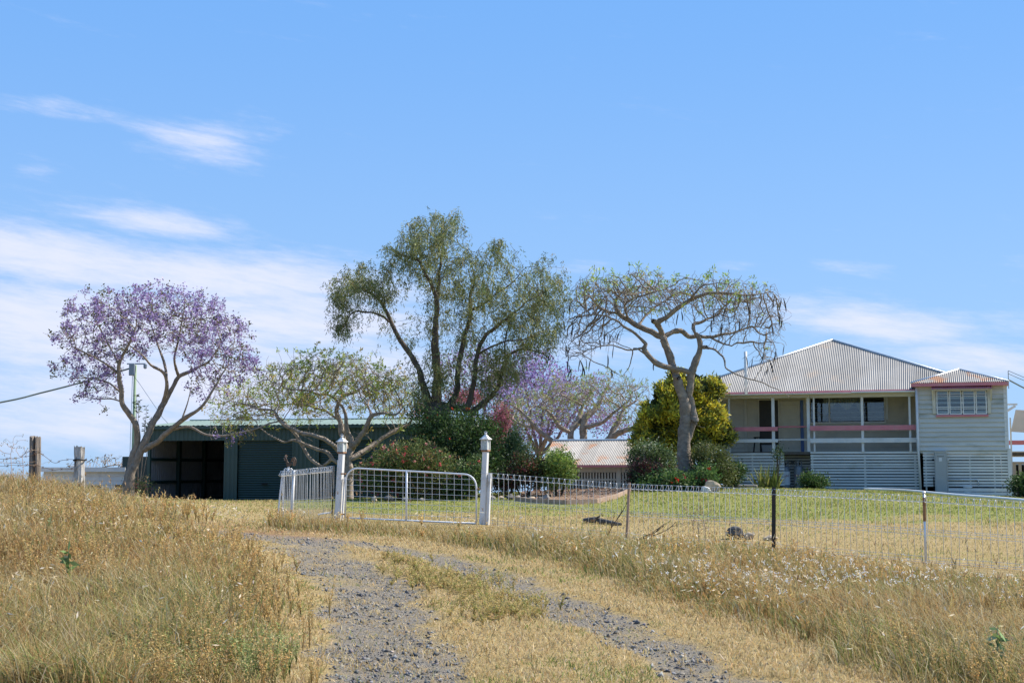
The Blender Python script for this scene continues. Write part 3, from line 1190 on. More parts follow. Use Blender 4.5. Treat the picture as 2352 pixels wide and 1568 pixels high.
MB().box(xw1 - .06, xw1 - .02, YW + .1, 3.2, -.4, wing_bot - .11).build('underfloor_shade_sheet', M_dark, house)
# low fence-like boards at the wing's foot on concrete stumps
for b0, b1 in ((1070, 1092), (1096, 1117)):
    MB().box(hx(1842, YW - .25), hx(2295, YW - .25), YW - .265, YW - .24, hzv(b1, 2060, YW - .25), hzv(b0, 2060, YW - .25)).build('foot_board', M_white, house, bevel=.004)
for a in (1970, 2268):
    xx = hx(a, YW - .15)
    MB().lathe([(.13, hzv(1135, a, YW)), (.13, hzv(1066, a, YW)), (.17, hzv(1065, a, YW)), (.17, hzv(1058, a, YW))], 14, (xx, YW - .12, 0)).build('stump', M_white, house)
    MB().box(xx - .08, xx + .08, YW - .24, YW, hzv(1135, a, YW), hzv(1068, a, YW)).build('stump_bracket', M_white, house)

# wing window: two pairs of casements under a little iron hood
wx0, wx1 = hx(1779, YW), hx(2116, YW)
wz0, wz1 = hzv(588, 1950, YW), hzv(430, 1950, YW)
win = MB().box(wx0, wx1, YW - .035, YW - .028, wz0, wz1).build('window', M_dark, house)
sashes = [(1781, 1862), (1866, 1947), (1953, 2036), (2040, 2113)]
for s0, s1 in sashes:
    a, b = hx(s0, YW), hx(s1, YW)
    fb = MB()
    fb.box(a, a + .042, YW - .085, YW - .03, wz0 + .012, wz1)
    fb.box(b - .042, b, YW - .085, YW - .03, wz0 + .012, wz1)
    hh = wz1 - wz0
    for v0, v1 in ((0, .05), (.225, .25), (.305, .33), (.765, .785), (.85, .87), (.975, 1.0)):
        fb.box(a + .042, b - .042, YW - .083, YW - .032, wz0 + .012 + v0 * (hh - .012), wz0 + .012 + v1 * (hh - .012))
    sa = fb.build('sash', M_white, win)
    for v0, v1 in ((.05, .225), (.25, .305), (.33, .765), (.785, .85), (.87, .975)):
        MB().box(a + .042, b - .042, YW - .062, YW - .058, wz0 + .012 + v0 * (hh - .012), wz0 + .012 + v1 * (hh - .012)).build('pane', M_glass, sa)
MB().box(wx0 - .02, wx1 + .03, YW - .12, YW - .03, wz0 - .075, wz0).build('sill', M_pink, win, bevel=.005)
for a0, a1 in ((1754, 1776), (2118, 2140)):
    MB().box(hx(a0, YW), hx(a1, YW), YW - .09, YW - .03, hzv(580, 1950, YW), hzv(425, 1950, YW)).build('window_trim', M_cream, win, bevel=.004)
hood = MB().box(hx(1750, YW), hx(2150, YW), YW - .34, YW - .31, hzv(425, 1950, YW) - .03, hzv(425, 1950, YW) + .03).build('hood_batten', M_cream, win)
hz0, hz1_ = hzv(416, 1950, YW), hzv(392, 1950, YW)
corrugated(win, 'hood_sheet', M_pink, (0, YW - .42, hz0 - .02), (1, 0, 0), tuple(unit(np.array([[0, .40, hz1_ - hz0 + .03]]))[0]), (0, -.3, .95), hx(1750, YW), hx(2150, YW), lambda s: 0, lambda s: .43, amp=.018)
for a in (1757, 2142):
    MB().beam((hx(a, YW), YW - .40, hz0 - .04), (hx(a, YW), YW - .03, hzv(500, a, YW)), .04, .04).build('hood_bracket', M_cream, win)

# main roof
ze = eave_z
apx = z1(1092, 97)
run = 4.5
for _ in range(30):
    zz = HF.L(*apx, YE + run)[1]
    run = (zz - ze) / .52
ap = np.array((HF.L(*apx, YE + run)[0], YE + run, zz))
sl = unit(np.array([[0, run, zz - ze]]))[0]
nrm = np.array((0, -sl[2], sl[1]))
o_r = np.array((0, YE, ze))
pA, pB = HF.plane(*z1(322, 350), o_r, nrm), HF.plane(*z1(292, 444), o_r, nrm)
pR = HF.plane(*z1(1822, 312), o_r, nrm)


def st(p):
    q = np.array(p) - o_r
    return q[0], q @ sl


sA, tA = st(pA); sB, tB = st(pB); sP, tP = st(ap); sR, tR = st(pR)
sE = sR + (sR - sP) * (tR / (tP - tR))       # right hip carried down to the eave
corrugated(house, 'roof_sheet', M_iron, o_r, (1, 0, 0), sl, nrm, sB, sE - .1, lambda s: 0.0,
           lambda s: float(np.interp(s, [sB, sA, sP, sE], [0.02, tA, tP, 0.0])), amp=.018)
eR = o_r + np.array((sE, 0, 0))
yb = YE + run * 2 + 1.5
ap2 = ap + np.array((0, 1.5, 0))
pBb, pAb = np.array((pB[0], yb, pB[2])), np.array((pA[0], yb - 1.0, pA[2]))
dn = np.array((0, 0, -.012))
MB().add([ap + dn, eR + dn, np.array((eR[0], yb, eR[2])), ap2 + dn], [(0, 1, 2, 3)]).build('hip_face', M_iron, house)
MB().add([ap + dn, pA + dn, pAb, ap2 + dn], [(3, 2, 1, 0)]).build('hip_face', M_iron, house)
lf = np.array((pA[0] - .02, 0, 0))
MB().add([pA + dn, np.array((pB[0] - .16, pB[1] + .0, pB[2])), np.array((pB[0] - .16, yb, pB[2])), pAb], [(0, 1, 2, 3)]).build('hip_face', M_iron, house)
MB().add([ap2, np.array((eR[0], yb, eR[2])), pBb, pAb], [(0, 1, 2, 3)]).build('hip_face', M_iron, house)
for a, b in ((ap, pA), (ap, pR + (eR - pR) * .25), (pA, pB)):
    d_ = unit((np.array(b) - np.array(a))[None])[0]
    MB().tube([np.array(a) + nrm * .01, np.array(b) + nrm * .01], .055 if b is not pB else .03, 8).build('ridge_capping', M_cap, house, smooth=True)
MB().box(pB[0], hx(1640, YE - .05), YE - .12, YE - .06, ze - .07, ze + .055).build('fascia', M_pink, house)
# flue pipe
q0 = HF.L(*z1(524, 446), YE - .12)
q1 = HF.L(*z1(524, 172), YE - .12)
MB().tube([(q0[0], YE - .16, q0[1] - .05), (q0[0], YE - .16, q1[1])], .065, 12).build('flue_pipe', M_white, house, smooth=True)

# wing roof
yw_e = YW - .32
fz0, fz1 = hzv(397, 1940, yw_e), hzv(375, 1940, yw_e)
fx0, fx1 = hx(1617, yw_e), hx(2263, yw_e)
MB().box(fx0, fx1, yw_e - .02, yw_e + .01, fz0, fz1).build('fascia', M_pink, house)
MB().box(fx1 - .03, fx1, yw_e + .011, YW + 8, fz0 + .002, fz1 - .002).build('fascia', M_pink, house)
MB().box(fx0, fx1 - .031, yw_e + .011, YW + .02, fz0 - .0, fz0 + .03).build('soffit', M_pink, house)
runw = 2.6
za_ = fz1 + .6
for _ in range(30):
    zz = HF.L(*z1(1925, 291), yw_e + runw)[1]
    runw = (zz - fz1) / .46
apw = np.array((HF.L(*z1(1925, 291), yw_e + runw)[0], yw_e + runw, zz))
slw = unit(np.array([[0, runw, zz - fz1]]))[0]
nw = np.array((0, -slw[2], slw[1]))
ow = np.array((0, yw_e - .04, fz1 + .008))
tW = runw / slw[1]
corrugated(house, 'roof_sheet', M_rust, ow, (1, 0, 0), slw, nw, fx0 + .02, fx1 - .02, lambda s: 0.0,
           lambda s: float(np.interp(s, [fx0, apw[0], fx1], [0.0, tW, 0.0])), amp=.018)
cl, cr = np.array((fx0, yw_e, fz1)), np.array((fx1, yw_e, fz1))
ap2 = apw + np.array((0, 5, 0))
MB().add([apw + dn, cr + dn, cr + np.array((0, 8.3, -.012)), ap2 + dn], [(0, 1, 2, 3)]).build('hip_face', M_iron, house)
MB().add([apw + dn, cl + dn, cl + np.array((0, 8.3, -.012)), ap2 + dn], [(3, 2, 1, 0)]).build('hip_face', M_iron, house)
for b in (cl, cr):
    MB().tube([apw + nw * .01, b + nw * .01], .05, 8).build('ridge_capping', M_cap, house, smooth=True)
# rear verandah rail seen past the wing's right-hand corner
for b0, b1, m_ in ((757, 784, M_pink),):
    y_ = 5.0
    xa = hx(2240, y_)
    MB().box(xa - .2, xa + 3.5, y_ - .03, y_ + .03, HF.L(2335, 1021, y_)[1], HF.L(2335, 1011, y_)[1]).build('hand_rail', M_pink, house)
    MB().box(xa - .2, xa + 3.5, y_ - .2, y_ + 2.2, FL - .12, FL).build('verandah_floor', M_floor, house)
    for dx_ in (1.7, 3.4):
        MB().box(xa + dx_ - .05, xa + dx_ + .05, y_ - .05, y_ + .05, -.6, wing_top - .3).build('verandah_post', M_white, house)
# slatted stair screen beyond the verandah's left end
ys = 3.2
for i in range(9):
    a = 250 + i * 12
    zt = HF.L(*z1(a, 545 - (a - 250) * .55), ys)[1]
    zb = HF.L(*z1(a, 575 + (a - 250) * 1.0), ys)[1] - .25
    xx = hx(a, ys)
    MB().box(xx - .035, xx + .035, ys - .02, ys + .02, min(zb, zt - .3), zt).build('screen_slat', M_cream, house)
q0, q1 = HF.L(*z1(245, 550), ys), HF.L(*z1(355, 490), ys)
MB().beam((q0[0], ys - .04, q0[1]), (q1[0], ys - .04, q1[1]), .04, .07).build('stair_rail', M_cream, house)
q0, q1 = HF.L(*z1(300, 630), ys), HF.L(*z1(357, 690), ys)
MB().beam((q0[0], ys - .04, q0[1] - .1), (q1[0], ys - .04, q1[1] - .1), .04, .09).build('stair_rail', M_cream, house)


def h_world(x, y, z):
    return HF.o + HF.hx * x + HF.hy * y + np.array((0, 0, z))


# --- things standing at the house
def placed(name, x, y, z, label, cat, group=None):
    return empty(name, h_world(x, y, z), -HPHI, label, cat, group)


# grey cabinet on the wing wall
xa, xb = hx(1757, YW - .3), hx(1838, YW - .3)
yc = YW - .03
gzc = HF.ground((xa + xb) / 2, yc - .1)
ztop = hzv(832, 1800, YW - .3)
cab = placed('meter_cabinet', (xa + xb) / 2, yc, gzc, 'tall grey metal meter cabinet fixed to the slatted house wall', 'cabinet')
hw, hh = (xb - xa) / 2, ztop - gzc
MB().box(-hw, hw, -.30, 0, -.05, hh).build('body', M_grey_box, cab, bevel=.008)
MB().box(-hw + .03, hw - .03, -.315, -.30, .08, hh - .06).build('door', M_grey_box, cab, bevel=.005)
MB().box(-hw - .015, hw + .015, -.33, .0, hh, hh + .025).build('top_flashing', M_white, cab)
MB().box(-.06, .05, -.32, -.316, hh - .36, hh - .22).build('notice', M_label, cab)
MB().box(-.13, .13, -.32, -.316, hh - .18, hh - .165).build('vent', M_dark, cab)
for sx_ in (-1, 1):
    MB().lathe([(.02, -.03), (.04, -.02), (.04, .02), (.02, .03)], 10, (sx_ * (hw + .05), -.2, hh - .30)).build('knob', M_post if sx_ > 0 else M_dark, cab)
    MB().beam((sx_ * (hw - .01), -.2, hh - .30), (sx_ * (hw + .05), -.2, hh - .30), .02, .02).build('stem', M_dark, cab)
MB().tube([(-hw - .04, -.12, -.05), (-hw - .04, -.12, .72)], .02, 8).build('conduit', M_dark, cab)
# bent pipe along the wall
q = lambda a, b: HF.L(*z1(a, b), YW - .08)
pp = [q(1845, 1012), q(2040, 1013), q(2051, 1018), q(2052, 1050)]
pipe = placed('wall_pipe', pp[0][0], YW - .08, pp[0][1], 'thin bent metal pipe running along the slatted wall from the cabinet', 'pipe')
MB().tube([(a - pp[0][0], 0, b - pp[0][1]) for a, b in pp], .018, 8).build('pipe_run', M_galv, pipe, smooth=True)
for a, b in (pp[0], pp[1]):
    MB().box(a - pp[0][0] - .02, a - pp[0][0] + .02, -.0, .09, b - pp[0][1] - .02, b - pp[0][1] + .02).build('clip', M_galv, pipe)


# gas bottles in the recess
def bent_text(body, rad, z, size, m, parent):
    cu = bpy.data.curves.new('lettering', 'FONT')
    cu.body = body
    cu.size = size
    cu.align_x = 'CENTER'
    cu.extrude = .002
    to = bpy.data.objects.new('lettering', cu)
    COL.objects.link(to)
    bpy.context.view_layer.update()
    me = bpy.data.meshes.new_from_object(to.evaluated_get(bpy.context.evaluated_depsgraph_get()))
    COL.objects.unlink(to)
    bpy.data.objects.remove(to)
    for v in me.vertices:
        a_, zz_, e_ = v.co.x / rad, v.co.y, v.co.z
        rr = rad + .004 + e_
        v.co = (math.sin(a_) * rr, -math.cos(a_) * rr, z + zz_)
    me.materials.clear()
    o_ = link('lettering', me, parent, m)
    return o_


for i, (a, btop, lab) in enumerate([(775, 888, 'grey gas bottle in the house recess, half hidden by the strappy plant'),
                                     (864, 884, 'grey gas bottle in the house recess beside the round dark shrub')]):
    yy = .55
    xx = hx(a, yy)
    gz_ = HF.ground(xx, yy)
    top = hzv(btop, a, yy) - gz_
    gb_ = placed('gas_bottle', xx, yy, gz_, lab, 'gas bottle', 'gas bottles')
    r_ = .195
    b_ = top - .22
    MB().lathe([(r_ * .9, -.03), (r_ * .9, .04), (r_, .08), (r_, b_ - .14), (r_ * .93, b_ - .07), (r_ * .7, b_ - .02), (r_ * .4, b_)], 24).build('cylinder', M_gas, gb_, smooth=True)
    MB().lathe([(r_ + .003, b_ * .30), (r_ + .004, b_ * .31), (r_ + .004, b_ * .78), (r_ + .003, b_ * .79)], 24).build('painted_band', M_label if i == 0 else M_gas, gb_)
    bent_text('ELGAS', r_ + .004, b_ * .60, .13, M_letter, gb_)
    for k in range(3):
        an = k * 2.09 + .5
        MB().box(math.cos(an) * .13 - .02, math.cos(an) * .13 + .02, math.sin(an) * .13 - .02, math.sin(an) * .13 + .02, b_ - .05, top - .02).build('collar_leg', M_gas, gb_)
    mb_ = MB()
    mb_.tube([(math.cos(t_) * .135, math.sin(t_) * .135, top - .02) for t_ in np.linspace(0, 2 * math.pi, 20)], .018, 6)
    mb_.build('collar_ring', M_gas, gb_)
    MB().lathe([(.03, b_ - .01), (.03, b_ + .07), (.045, b_ + .08), (.045, b_ + .11), (.01, b_ + .12)], 10).build('valve', M_dark, gb_)
xx = (hx(775, .6) + hx(864, .6)) / 2
reg = placed('gas_regulator', xx, .9, hzv(905, 820, .9), 'small grey gas regulator with hoses between the two gas bottles', 'regulator')
MB().lathe([(.03, -.06), (.07, -.03), (.08, .02), (.05, .06), (.02, .09)], 12).build('body', M_gas, reg)
MB().tube([(0, -.05, 0), (-.15, -.2, .03), (-.26, -.3, -.06)], .012, 6).build('hose', M_cable, reg)
MB().tube([(0, -.05, 0), (.15, -.2, .05), (.26, -.3, -.06)], .012, 6).build('hose', M_cable, reg)
# stool on the verandah
xs_, zs_ = hx(597, 1.5), FL
stl = placed('verandah_stool', xs_, 1.5, zs_, 'dark thin-legged stool standing on the verandah by the screen door', 'stool')
for a, b in ((-.14, -.13), (.14, -.13), (-.14, .13), (.14, .13)):
    MB().beam((a * 1.2, b * 1.2, 0), (a * .7, b * .7, .60), .022, .022).build('leg', M_dark, stl)
MB().lathe([(.15, .60), (.165, .61), (.165, .635), (.15, .645)], 18).build('seat', M_dark, stl)

# ------------------------------------------------------------------ green shed
SPHI = R(13)
sp0 = on_ground(640, 55)
SF = Frame(640, 55, SPHI, sp0[2] - .1)
shed = empty('green_steel_shed', SF.o, -SPHI, 'long dark green steel shed with an open bay and roller doors', 'shed')


def z7(a, b):
    return 306.2 + a * .18228, 918.7 + b * .18228


sxv = lambda px, y=0.0: SF.L(px, 1060, y)[0]
ex0, ex1 = sxv(340), sxv(985)
ez = SF.L(545, 977.5, 0)[1]
op_t = SF.L(450, 1011.5)[1]
dr_t = SF.L(610, 1010)[1]
SD = 8.0
bays = [('open', 344, 514.5), ('wall', 514.5, 545.5), ('door', 545.5, 671), ('wall', 671, 733), ('door', 733, 859), ('wall', 859, 920), ('door', 920, 972), ('wall', 972, 985)]


def ribbed(x0, x1, y, z0, z1, m, name, parent, pitch=.19, d=.022, axis='x'):
    """ribbed steel cladding with real folds"""
    pts = []
    x = x0
    while x < x1 - 1e-6:
        for dx_, dy_ in ((0, 0), (.03, -d), (.07, -d), (.10, 0)):
            if x + dx_ < x1:
                pts.append((x + dx_, dy_))
        x += pitch
    pts.append((x1, 0))
    P_ = np.array(pts)
    n = len(P_)
    if axis == 'x':
        lo = np.c_[P_[:, 0], y + P_[:, 1], np.full(n, z0)]
        hi = np.c_[P_[:, 0], y + P_[:, 1], np.full(n, z1)]
    else:
        lo = np.c_[y - P_[:, 1], P_[:, 0], np.full(n, z0)]
        hi = np.c_[y - P_[:, 1], P_[:, 0], np.full(n, z1)]
    j = np.arange(n - 1)
    return np_mesh(name, np.vstack([lo, hi]), np.stack([j, j + 1, n + j + 1, n + j], -1), m, parent)


base_z = -.35
ribbed(ex0, ex1, 0, op_t, ez - .12, M_shed, 'front_header', shed)
for kind, a, b in bays:
    xa, xb = sxv(a), sxv(b)
    if kind == 'wall':
        ribbed(xa, xb, 0, base_z, op_t, M_shed, 'front_panel', shed)
    elif kind == 'door':
        n = 30
        dz_ = (op_t - base_z) / n
        vs, fs = [], []
        for i in range(n + 1):
            for yy, zz_ in ((.06, base_z + i * dz_), (.085, base_z + i * dz_ + dz_ * .5)):
                vs += [(xa, yy, zz_), (xb, yy, zz_)]
        fs = [(2 * i, 2 * i + 1, 2 * i + 3, 2 * i + 2) for i in range(2 * n + 1)]
        rd = MB().add(vs, fs).build('roller_door', M_shed_door, shed)
        MB().box((xa + xb) / 2 - .12, (xa + xb) / 2 + .12, .0, .05, .72, .78).build('handle', M_dark, rd)
MB().box(ex0 - .02, ex0 + .10, -.03, .09, base_z, ez - .1).build('corner_flashing', M_shed, shed)
MB().box(ex0 - .05, ex1 + .05, -.20, -.10, ez - .13, ez).build('gutter', M_shed, shed, bevel=.01)
# sides, back and the inside, zinc only on the side lining
ribbed(0.09, SD, ex0, base_z, ez - .05, M_shed, 'side_wall', shed, axis='y')
ribbed(0.09, SD, ex0 + .03, base_z, ez - .1, M_shed_in, 'lining', shed, axis='y')
ribbed(0, SD, ex1, base_z, ez, M_shed, 'side_wall', shed, axis='y')
MB().box(ex0, ex1, SD, SD + .03, base_z, ez).build('back_wall', M_shed, shed)
MB().box(ex0 + .05, ex1 - .05, SD - .04, SD - .01, base_z, ez).build('lining', M_floor, shed)  # back lining coloured dark to paint the gloom inside the open bay
xi = sxv(516)
MB().box(xi + .3, xi + .34, .1, SD - .05, base_z, ez).build('partition', M_shed_door, shed)
for zz_ in (.75, 1.7):
    MB().box(ex0 + .06, ex0 + .14, .12, SD - .05, zz_, zz_ + .12).build('girt', M_shed_door, shed)
    MB().box(ex0 + .15, xi + .29, SD - .14, SD - .05, zz_, zz_ + .12).build('girt', M_shed_door, shed)
for yy in (2.4, 4.9):
    MB().box(ex0 + .06, ex0 + .22, yy, yy + .2, base_z, ez).build('column', M_shed_door, shed)
# roof
ry, rise = SD / 2, .36
slr = unit(np.array([[0, ry + .2, rise]]))[0]
corrugated(shed, 'roof_sheet', M_shed_roof, (0, -.2, ez + .02), (1, 0, 0), slr, (0, -slr[2], slr[1]), ex0 - .12, ex1 + .12, lambda s: 0, lambda s: (ry + .2) / slr[1], pitch=.2, amp=.012, sheet=.8, ns=8)
slr2 = np.array((0, -slr[1], slr[2]))
corrugated(shed, 'roof_sheet', M_shed_roof, (0, SD + .2, ez + .02), (1, 0, 0), slr2, (0, slr[2], slr[1]), ex0 - .12, ex1 + .12, lambda s: 0, lambda s: (ry + .2) / slr[1], pitch=.2, amp=.012, sheet=2.4, ns=6)
for xx in (ex0 - .02, ex1 + .02):
    MB().prism([(0.0, ez - .12), (SD, ez - .12), (SD, ez), (ry, ez + rise - .05), (0, ez)], 'x', xx - .012, xx + .012).build('gable', M_shed, shed)
MB().tube([(ex0 - .12, ry, ez + rise + .03), (ex1 + .12, ry, ez + rise + .03)], .05, 8).build('ridge_capping', M_shed_roof, shed)
# small lean-to on the shed's far left
xl_ = sxv(318, 4)
MB().box(xl_ - .25, ex0 - .03, 3.0, SD, base_z - .3, SF.L(330, 1048, 3)[1]).build('lean_to', M_shed_door, shed)
# concrete slab inside
MB().box(ex0 + .05, ex1 - .05, .05, SD, -.30, .06).build('floor_slab', M_rock, shed)

# ------------------------------------------------------------------ white weatherboard outbuilding at the left
WF = Frame(205, 60, R(8), on_ground(205, 60)[2] - .1)
wsh = empty('white_outbuilding', WF.o, -R(8), 'low white weatherboard outbuilding behind the dry grass bank', 'outbuilding')
xa, xb = WF.L(100, 1100)[0], WF.L(287, 1100)[0]
zt = WF.L(200, 1083)[1]
MB().box(xa, xb, .01, 4, -.6, zt).build('wall', M_white, wsh)
n = 12
for i in range(n):
    za = zt - (i + 1) * .19
    shiplap(wsh, xa, xb, 0, za, za + .195, M_white)
wz = lambda px, py: WF.L(px, py, 0)
for (p0, p1, y0, y1) in ((209, 233, 1115, 1155), (265, 282, 1112, 1134)):
    a, b = wz(p0, y1), wz(p1, y0)
    wo_ = MB().box(a[0], b[0], -.045, -.03, a[1], b[1]).build('window', M_dark, wsh)
    MB().box(a[0] + .02, b[0] - .02, -.052, -.047, a[1] + .02, b[1] - .02).build('pane', M_glass, wo_)
    MB().box(a[0] - .05, b[0] + .05, -.06, -.03, a[1] - .06, a[1]).build('sill', M_white, wo_)
MB().box(xa - .15, xb + .12, -.28, -.24, zt, zt + .20).build('fascia', M_white, wsh)
MB().box(xa - .15, xb + .12, -.24, 4.3, zt + .08, zt + .14).build('roof', M_cap, wsh)
MB().box(xa - .15, xb + .12, -.24, 0, zt + .005, zt + .03).build('soffit', M_white, wsh)

# ------------------------------------------------------------------ low garden building with a rusty roof
RF = Frame(1350, 58, HPHI, on_ground(1350, 58)[2] - .15)
rsh = empty('rusty_roof_shed', RF.o, -HPHI, 'low garden shed with rust-patched corrugated roof and batten walls', 'shed')
e_z = RF.L(1380, 1067, -.35)[1]
xa, xb = RF.L(1240, 1068, -.35)[0], RF.L(1560, 1068, -.35)[0]
rn = 2.4
for _ in range(30):
    zz = RF.L(1350, 1011, -.35 + rn)[1]
    rn = (zz - e_z) / .5
sl_ = unit(np.array([[0, rn, zz - e_z]]))[0]
corrugated(rsh, 'roof_sheet', M_rust, (0, -.35, e_z), (1, 0, 0), sl_, (0, -sl_[2], sl_[1]), xa, xb, lambda s: 0, lambda s: rn / sl_[1], amp=.018)
MB().tube([(xa, -.35 + rn, zz + .01), (xb, -.35 + rn, zz + .01)], .05, 8).build('ridge_capping', M_cap, rsh)
MB().add([(xa, -.35 + rn, zz - .01), (xb, -.35 + rn, zz - .01), (xb, -.35 + 2 * rn, e_z), (xa, -.35 + 2 * rn, e_z)], [(0, 1, 2, 3)]).build('back_roof', M_rust, rsh)
MB().box(xa, xb, -.40, -.36, e_z - .10, e_z - .01).build('fascia', M_pink, rsh)
MB().box(xa + .3, xb - .3, -.02, .06, e_z - .32, e_z - .06).build('top_plate', M_cream, rsh)
MB().box(xa + .3, xb - .3, 2.0, 2.1, -.3, e_z - .05).build('inner_wall', M_floor, rsh)
x = xa + .32
while x < xb - .3:
    MB().box(x, x + .075, -.01, .01, -.2, e_z - .33).build('batten', M_cream, rsh)
    x += .13
MB().box(xa + .3, xb - .3, -.03, -.012, e_z - .66, e_z - .60).build('rail', M_cream, rsh)
for px_ in (1262, 1421, 1540):
    xx = RF.L(px_, 1090)[0]
    MB().box(xx - .11, xx + .11, -.06, .10, -.4, e_z - .06).build('post', M_cream, rsh, bevel=.01)
for xx in (xa + .3, xb - .3):
    MB().prism([(.1, -.3), (2 * rn - .7, -.3), (2 * rn - .7, e_z - .05), (rn - .35, zz - .1), (.1, e_z - .0)], 'x', xx - .02, xx + .02).build('side_wall', M_cream, rsh)

# ------------------------------------------------------------------ batten-walled carport at the far right
CF = Frame(2420, 60, HPHI, on_ground(2420, 60)[2] - .1)
cpt = empty('batten_carport', CF.o, -HPHI, 'cream batten-walled carport behind the house beyond the awning', 'carport')
xa, xb = CF.L(2300, 1060)[0], CF.L(2600, 1060)[0]
zr, zr2 = CF.L(2340, 1047)[1], CF.L(2340, 1036)[1]
MB().box(xa, xb, -.4, 4, zr, zr2).build('roof', M_cream, cpt)
zb0, zb1 = CF.L(2340, 1103)[1], CF.L(2340, 1066)[1]
MB().box(xa, xb, -.04, .04, zb1, zb1 + .12).build('rail', M_cream, cpt)
MB().box(xa, xb, 2.5, 2.6, -.3, zb1).build('inner_wall', M_dark, cpt)
x = xa
while x < xb:
    MB().box(x, x + .13, -.02, .02, -.3, zb1).build('batten', M_cream, cpt)
    x += .24
for xx in (xa + .05, (xa + xb) / 2, xb - .05):
    MB().box(xx - .06, xx + .06, .05, .17, -.3, zr).build('post', M_cream, cpt)

# beige shade awning on its bracket
AF = Frame(2335, 55, HPHI, hz(*at(2335, 1100, 55)[:2]))
awn = empty('shade_awning', AF.o, -HPHI, 'beige cloth awning slung off the house beyond the weatherboard wing', 'awning')
n = 12
vs, fs = [], []
xa = AF.L(2322, 950)[0]
zA, zB = AF.L(2352, 938)[1], AF.L(2352, 990)[1]
for i in range(n + 1):
    for j in range(n + 1):
        u, v = i / n, j / n
        sag = .25 * math.sin(math.pi * u) * math.sin(math.pi * v)
        xx = xa + .25 * (1 - v) + u * 4.0
        vs.append((xx, v * -.5 + 1.0, zB + (zA - zB) * (1 - v) - sag * .5 - .1 * math.sin(u * 3)))
fs = [(i * (n + 1) + j, i * (n + 1) + j + 1, (i + 1) * (n + 1) + j + 1, (i + 1) * (n + 1) + j) for i in range(n) for j in range(n)]
MB().add(vs, fs).build('cloth', M_sail, awn, smooth=True)
p0, p1 = AF.L(2317, 941), AF.L(2336, 929)
MB().beam((p0[0], 1.0, p0[1]), (p1[0], 1.0, p1[1]), .08, .10).build('bracket', M_white, awn)
MB().beam((p1[0] - .7, 1.0, p1[1] + .06), (p1[0] + .08, 1.0, p1[1] + .06), .10, .07).build('bracket', M_white, awn)
MB().box(xa + 4.0, xa + 4.1, .9, 1.0, -.1, zA + .2).build('post', M_white, awn)
MB().box(xa - .02 + .02, xa + .06, 1.02, 1.10, -.1, zB + .6).build('post', M_white, awn)

# overhead wires to the house's right corner
hc = h_world(hx(2262, 1.0), 1.0, hzv(300, 2262, 1.0) - .1)
pend = at(2900, 990, 66)
svc = empty('power_pole', (pend[0], pend[1], hz(pend[0], pend[1])), 0, 'timber power pole with service wires running to the house', 'power pole')
zt = pend[2] - svc.location.z
MB().tube([(0, 0, -.3), (0, 0, zt + .6)], [.16, .11], 12).build('pole', M_timber, svc)
MB().box(-.9, .9, -.05, .05, zt + .1, zt + .22).build('cross_arm', M_timber, svc)
st_ = MB().box(-.02, .02, -.02, .02, 0, .01)
rel = np.array(hc) - np.array(svc.location)
for k, (dx_, dz_, r_) in enumerate(((-.6, .25, .012), (0, .25, .012), (.6, -.1, .03))):
    pts = []
    for u in np.linspace(0, 1, 30):
        p = np.array((dx_, 0, zt + dz_)) * (1 - u) + (rel + np.array((0, 0, -.25 if k == 2 else .0 + .12 * k))) * u
        p[2] -= 4 * u * (1 - u) * (.7 if k < 2 else 1.0)
        if k == 2:
            p[2] += .03 * math.sin(u * 160)
        pts.append(p)
    MB().tube(pts, r_, 5).build('wire', M_cable, svc)
MB().tube([rel + np.array((0, 0, -.6)), rel + np.array((0, 0, .1))], .014, 6).build('mast', M_cable, svc)
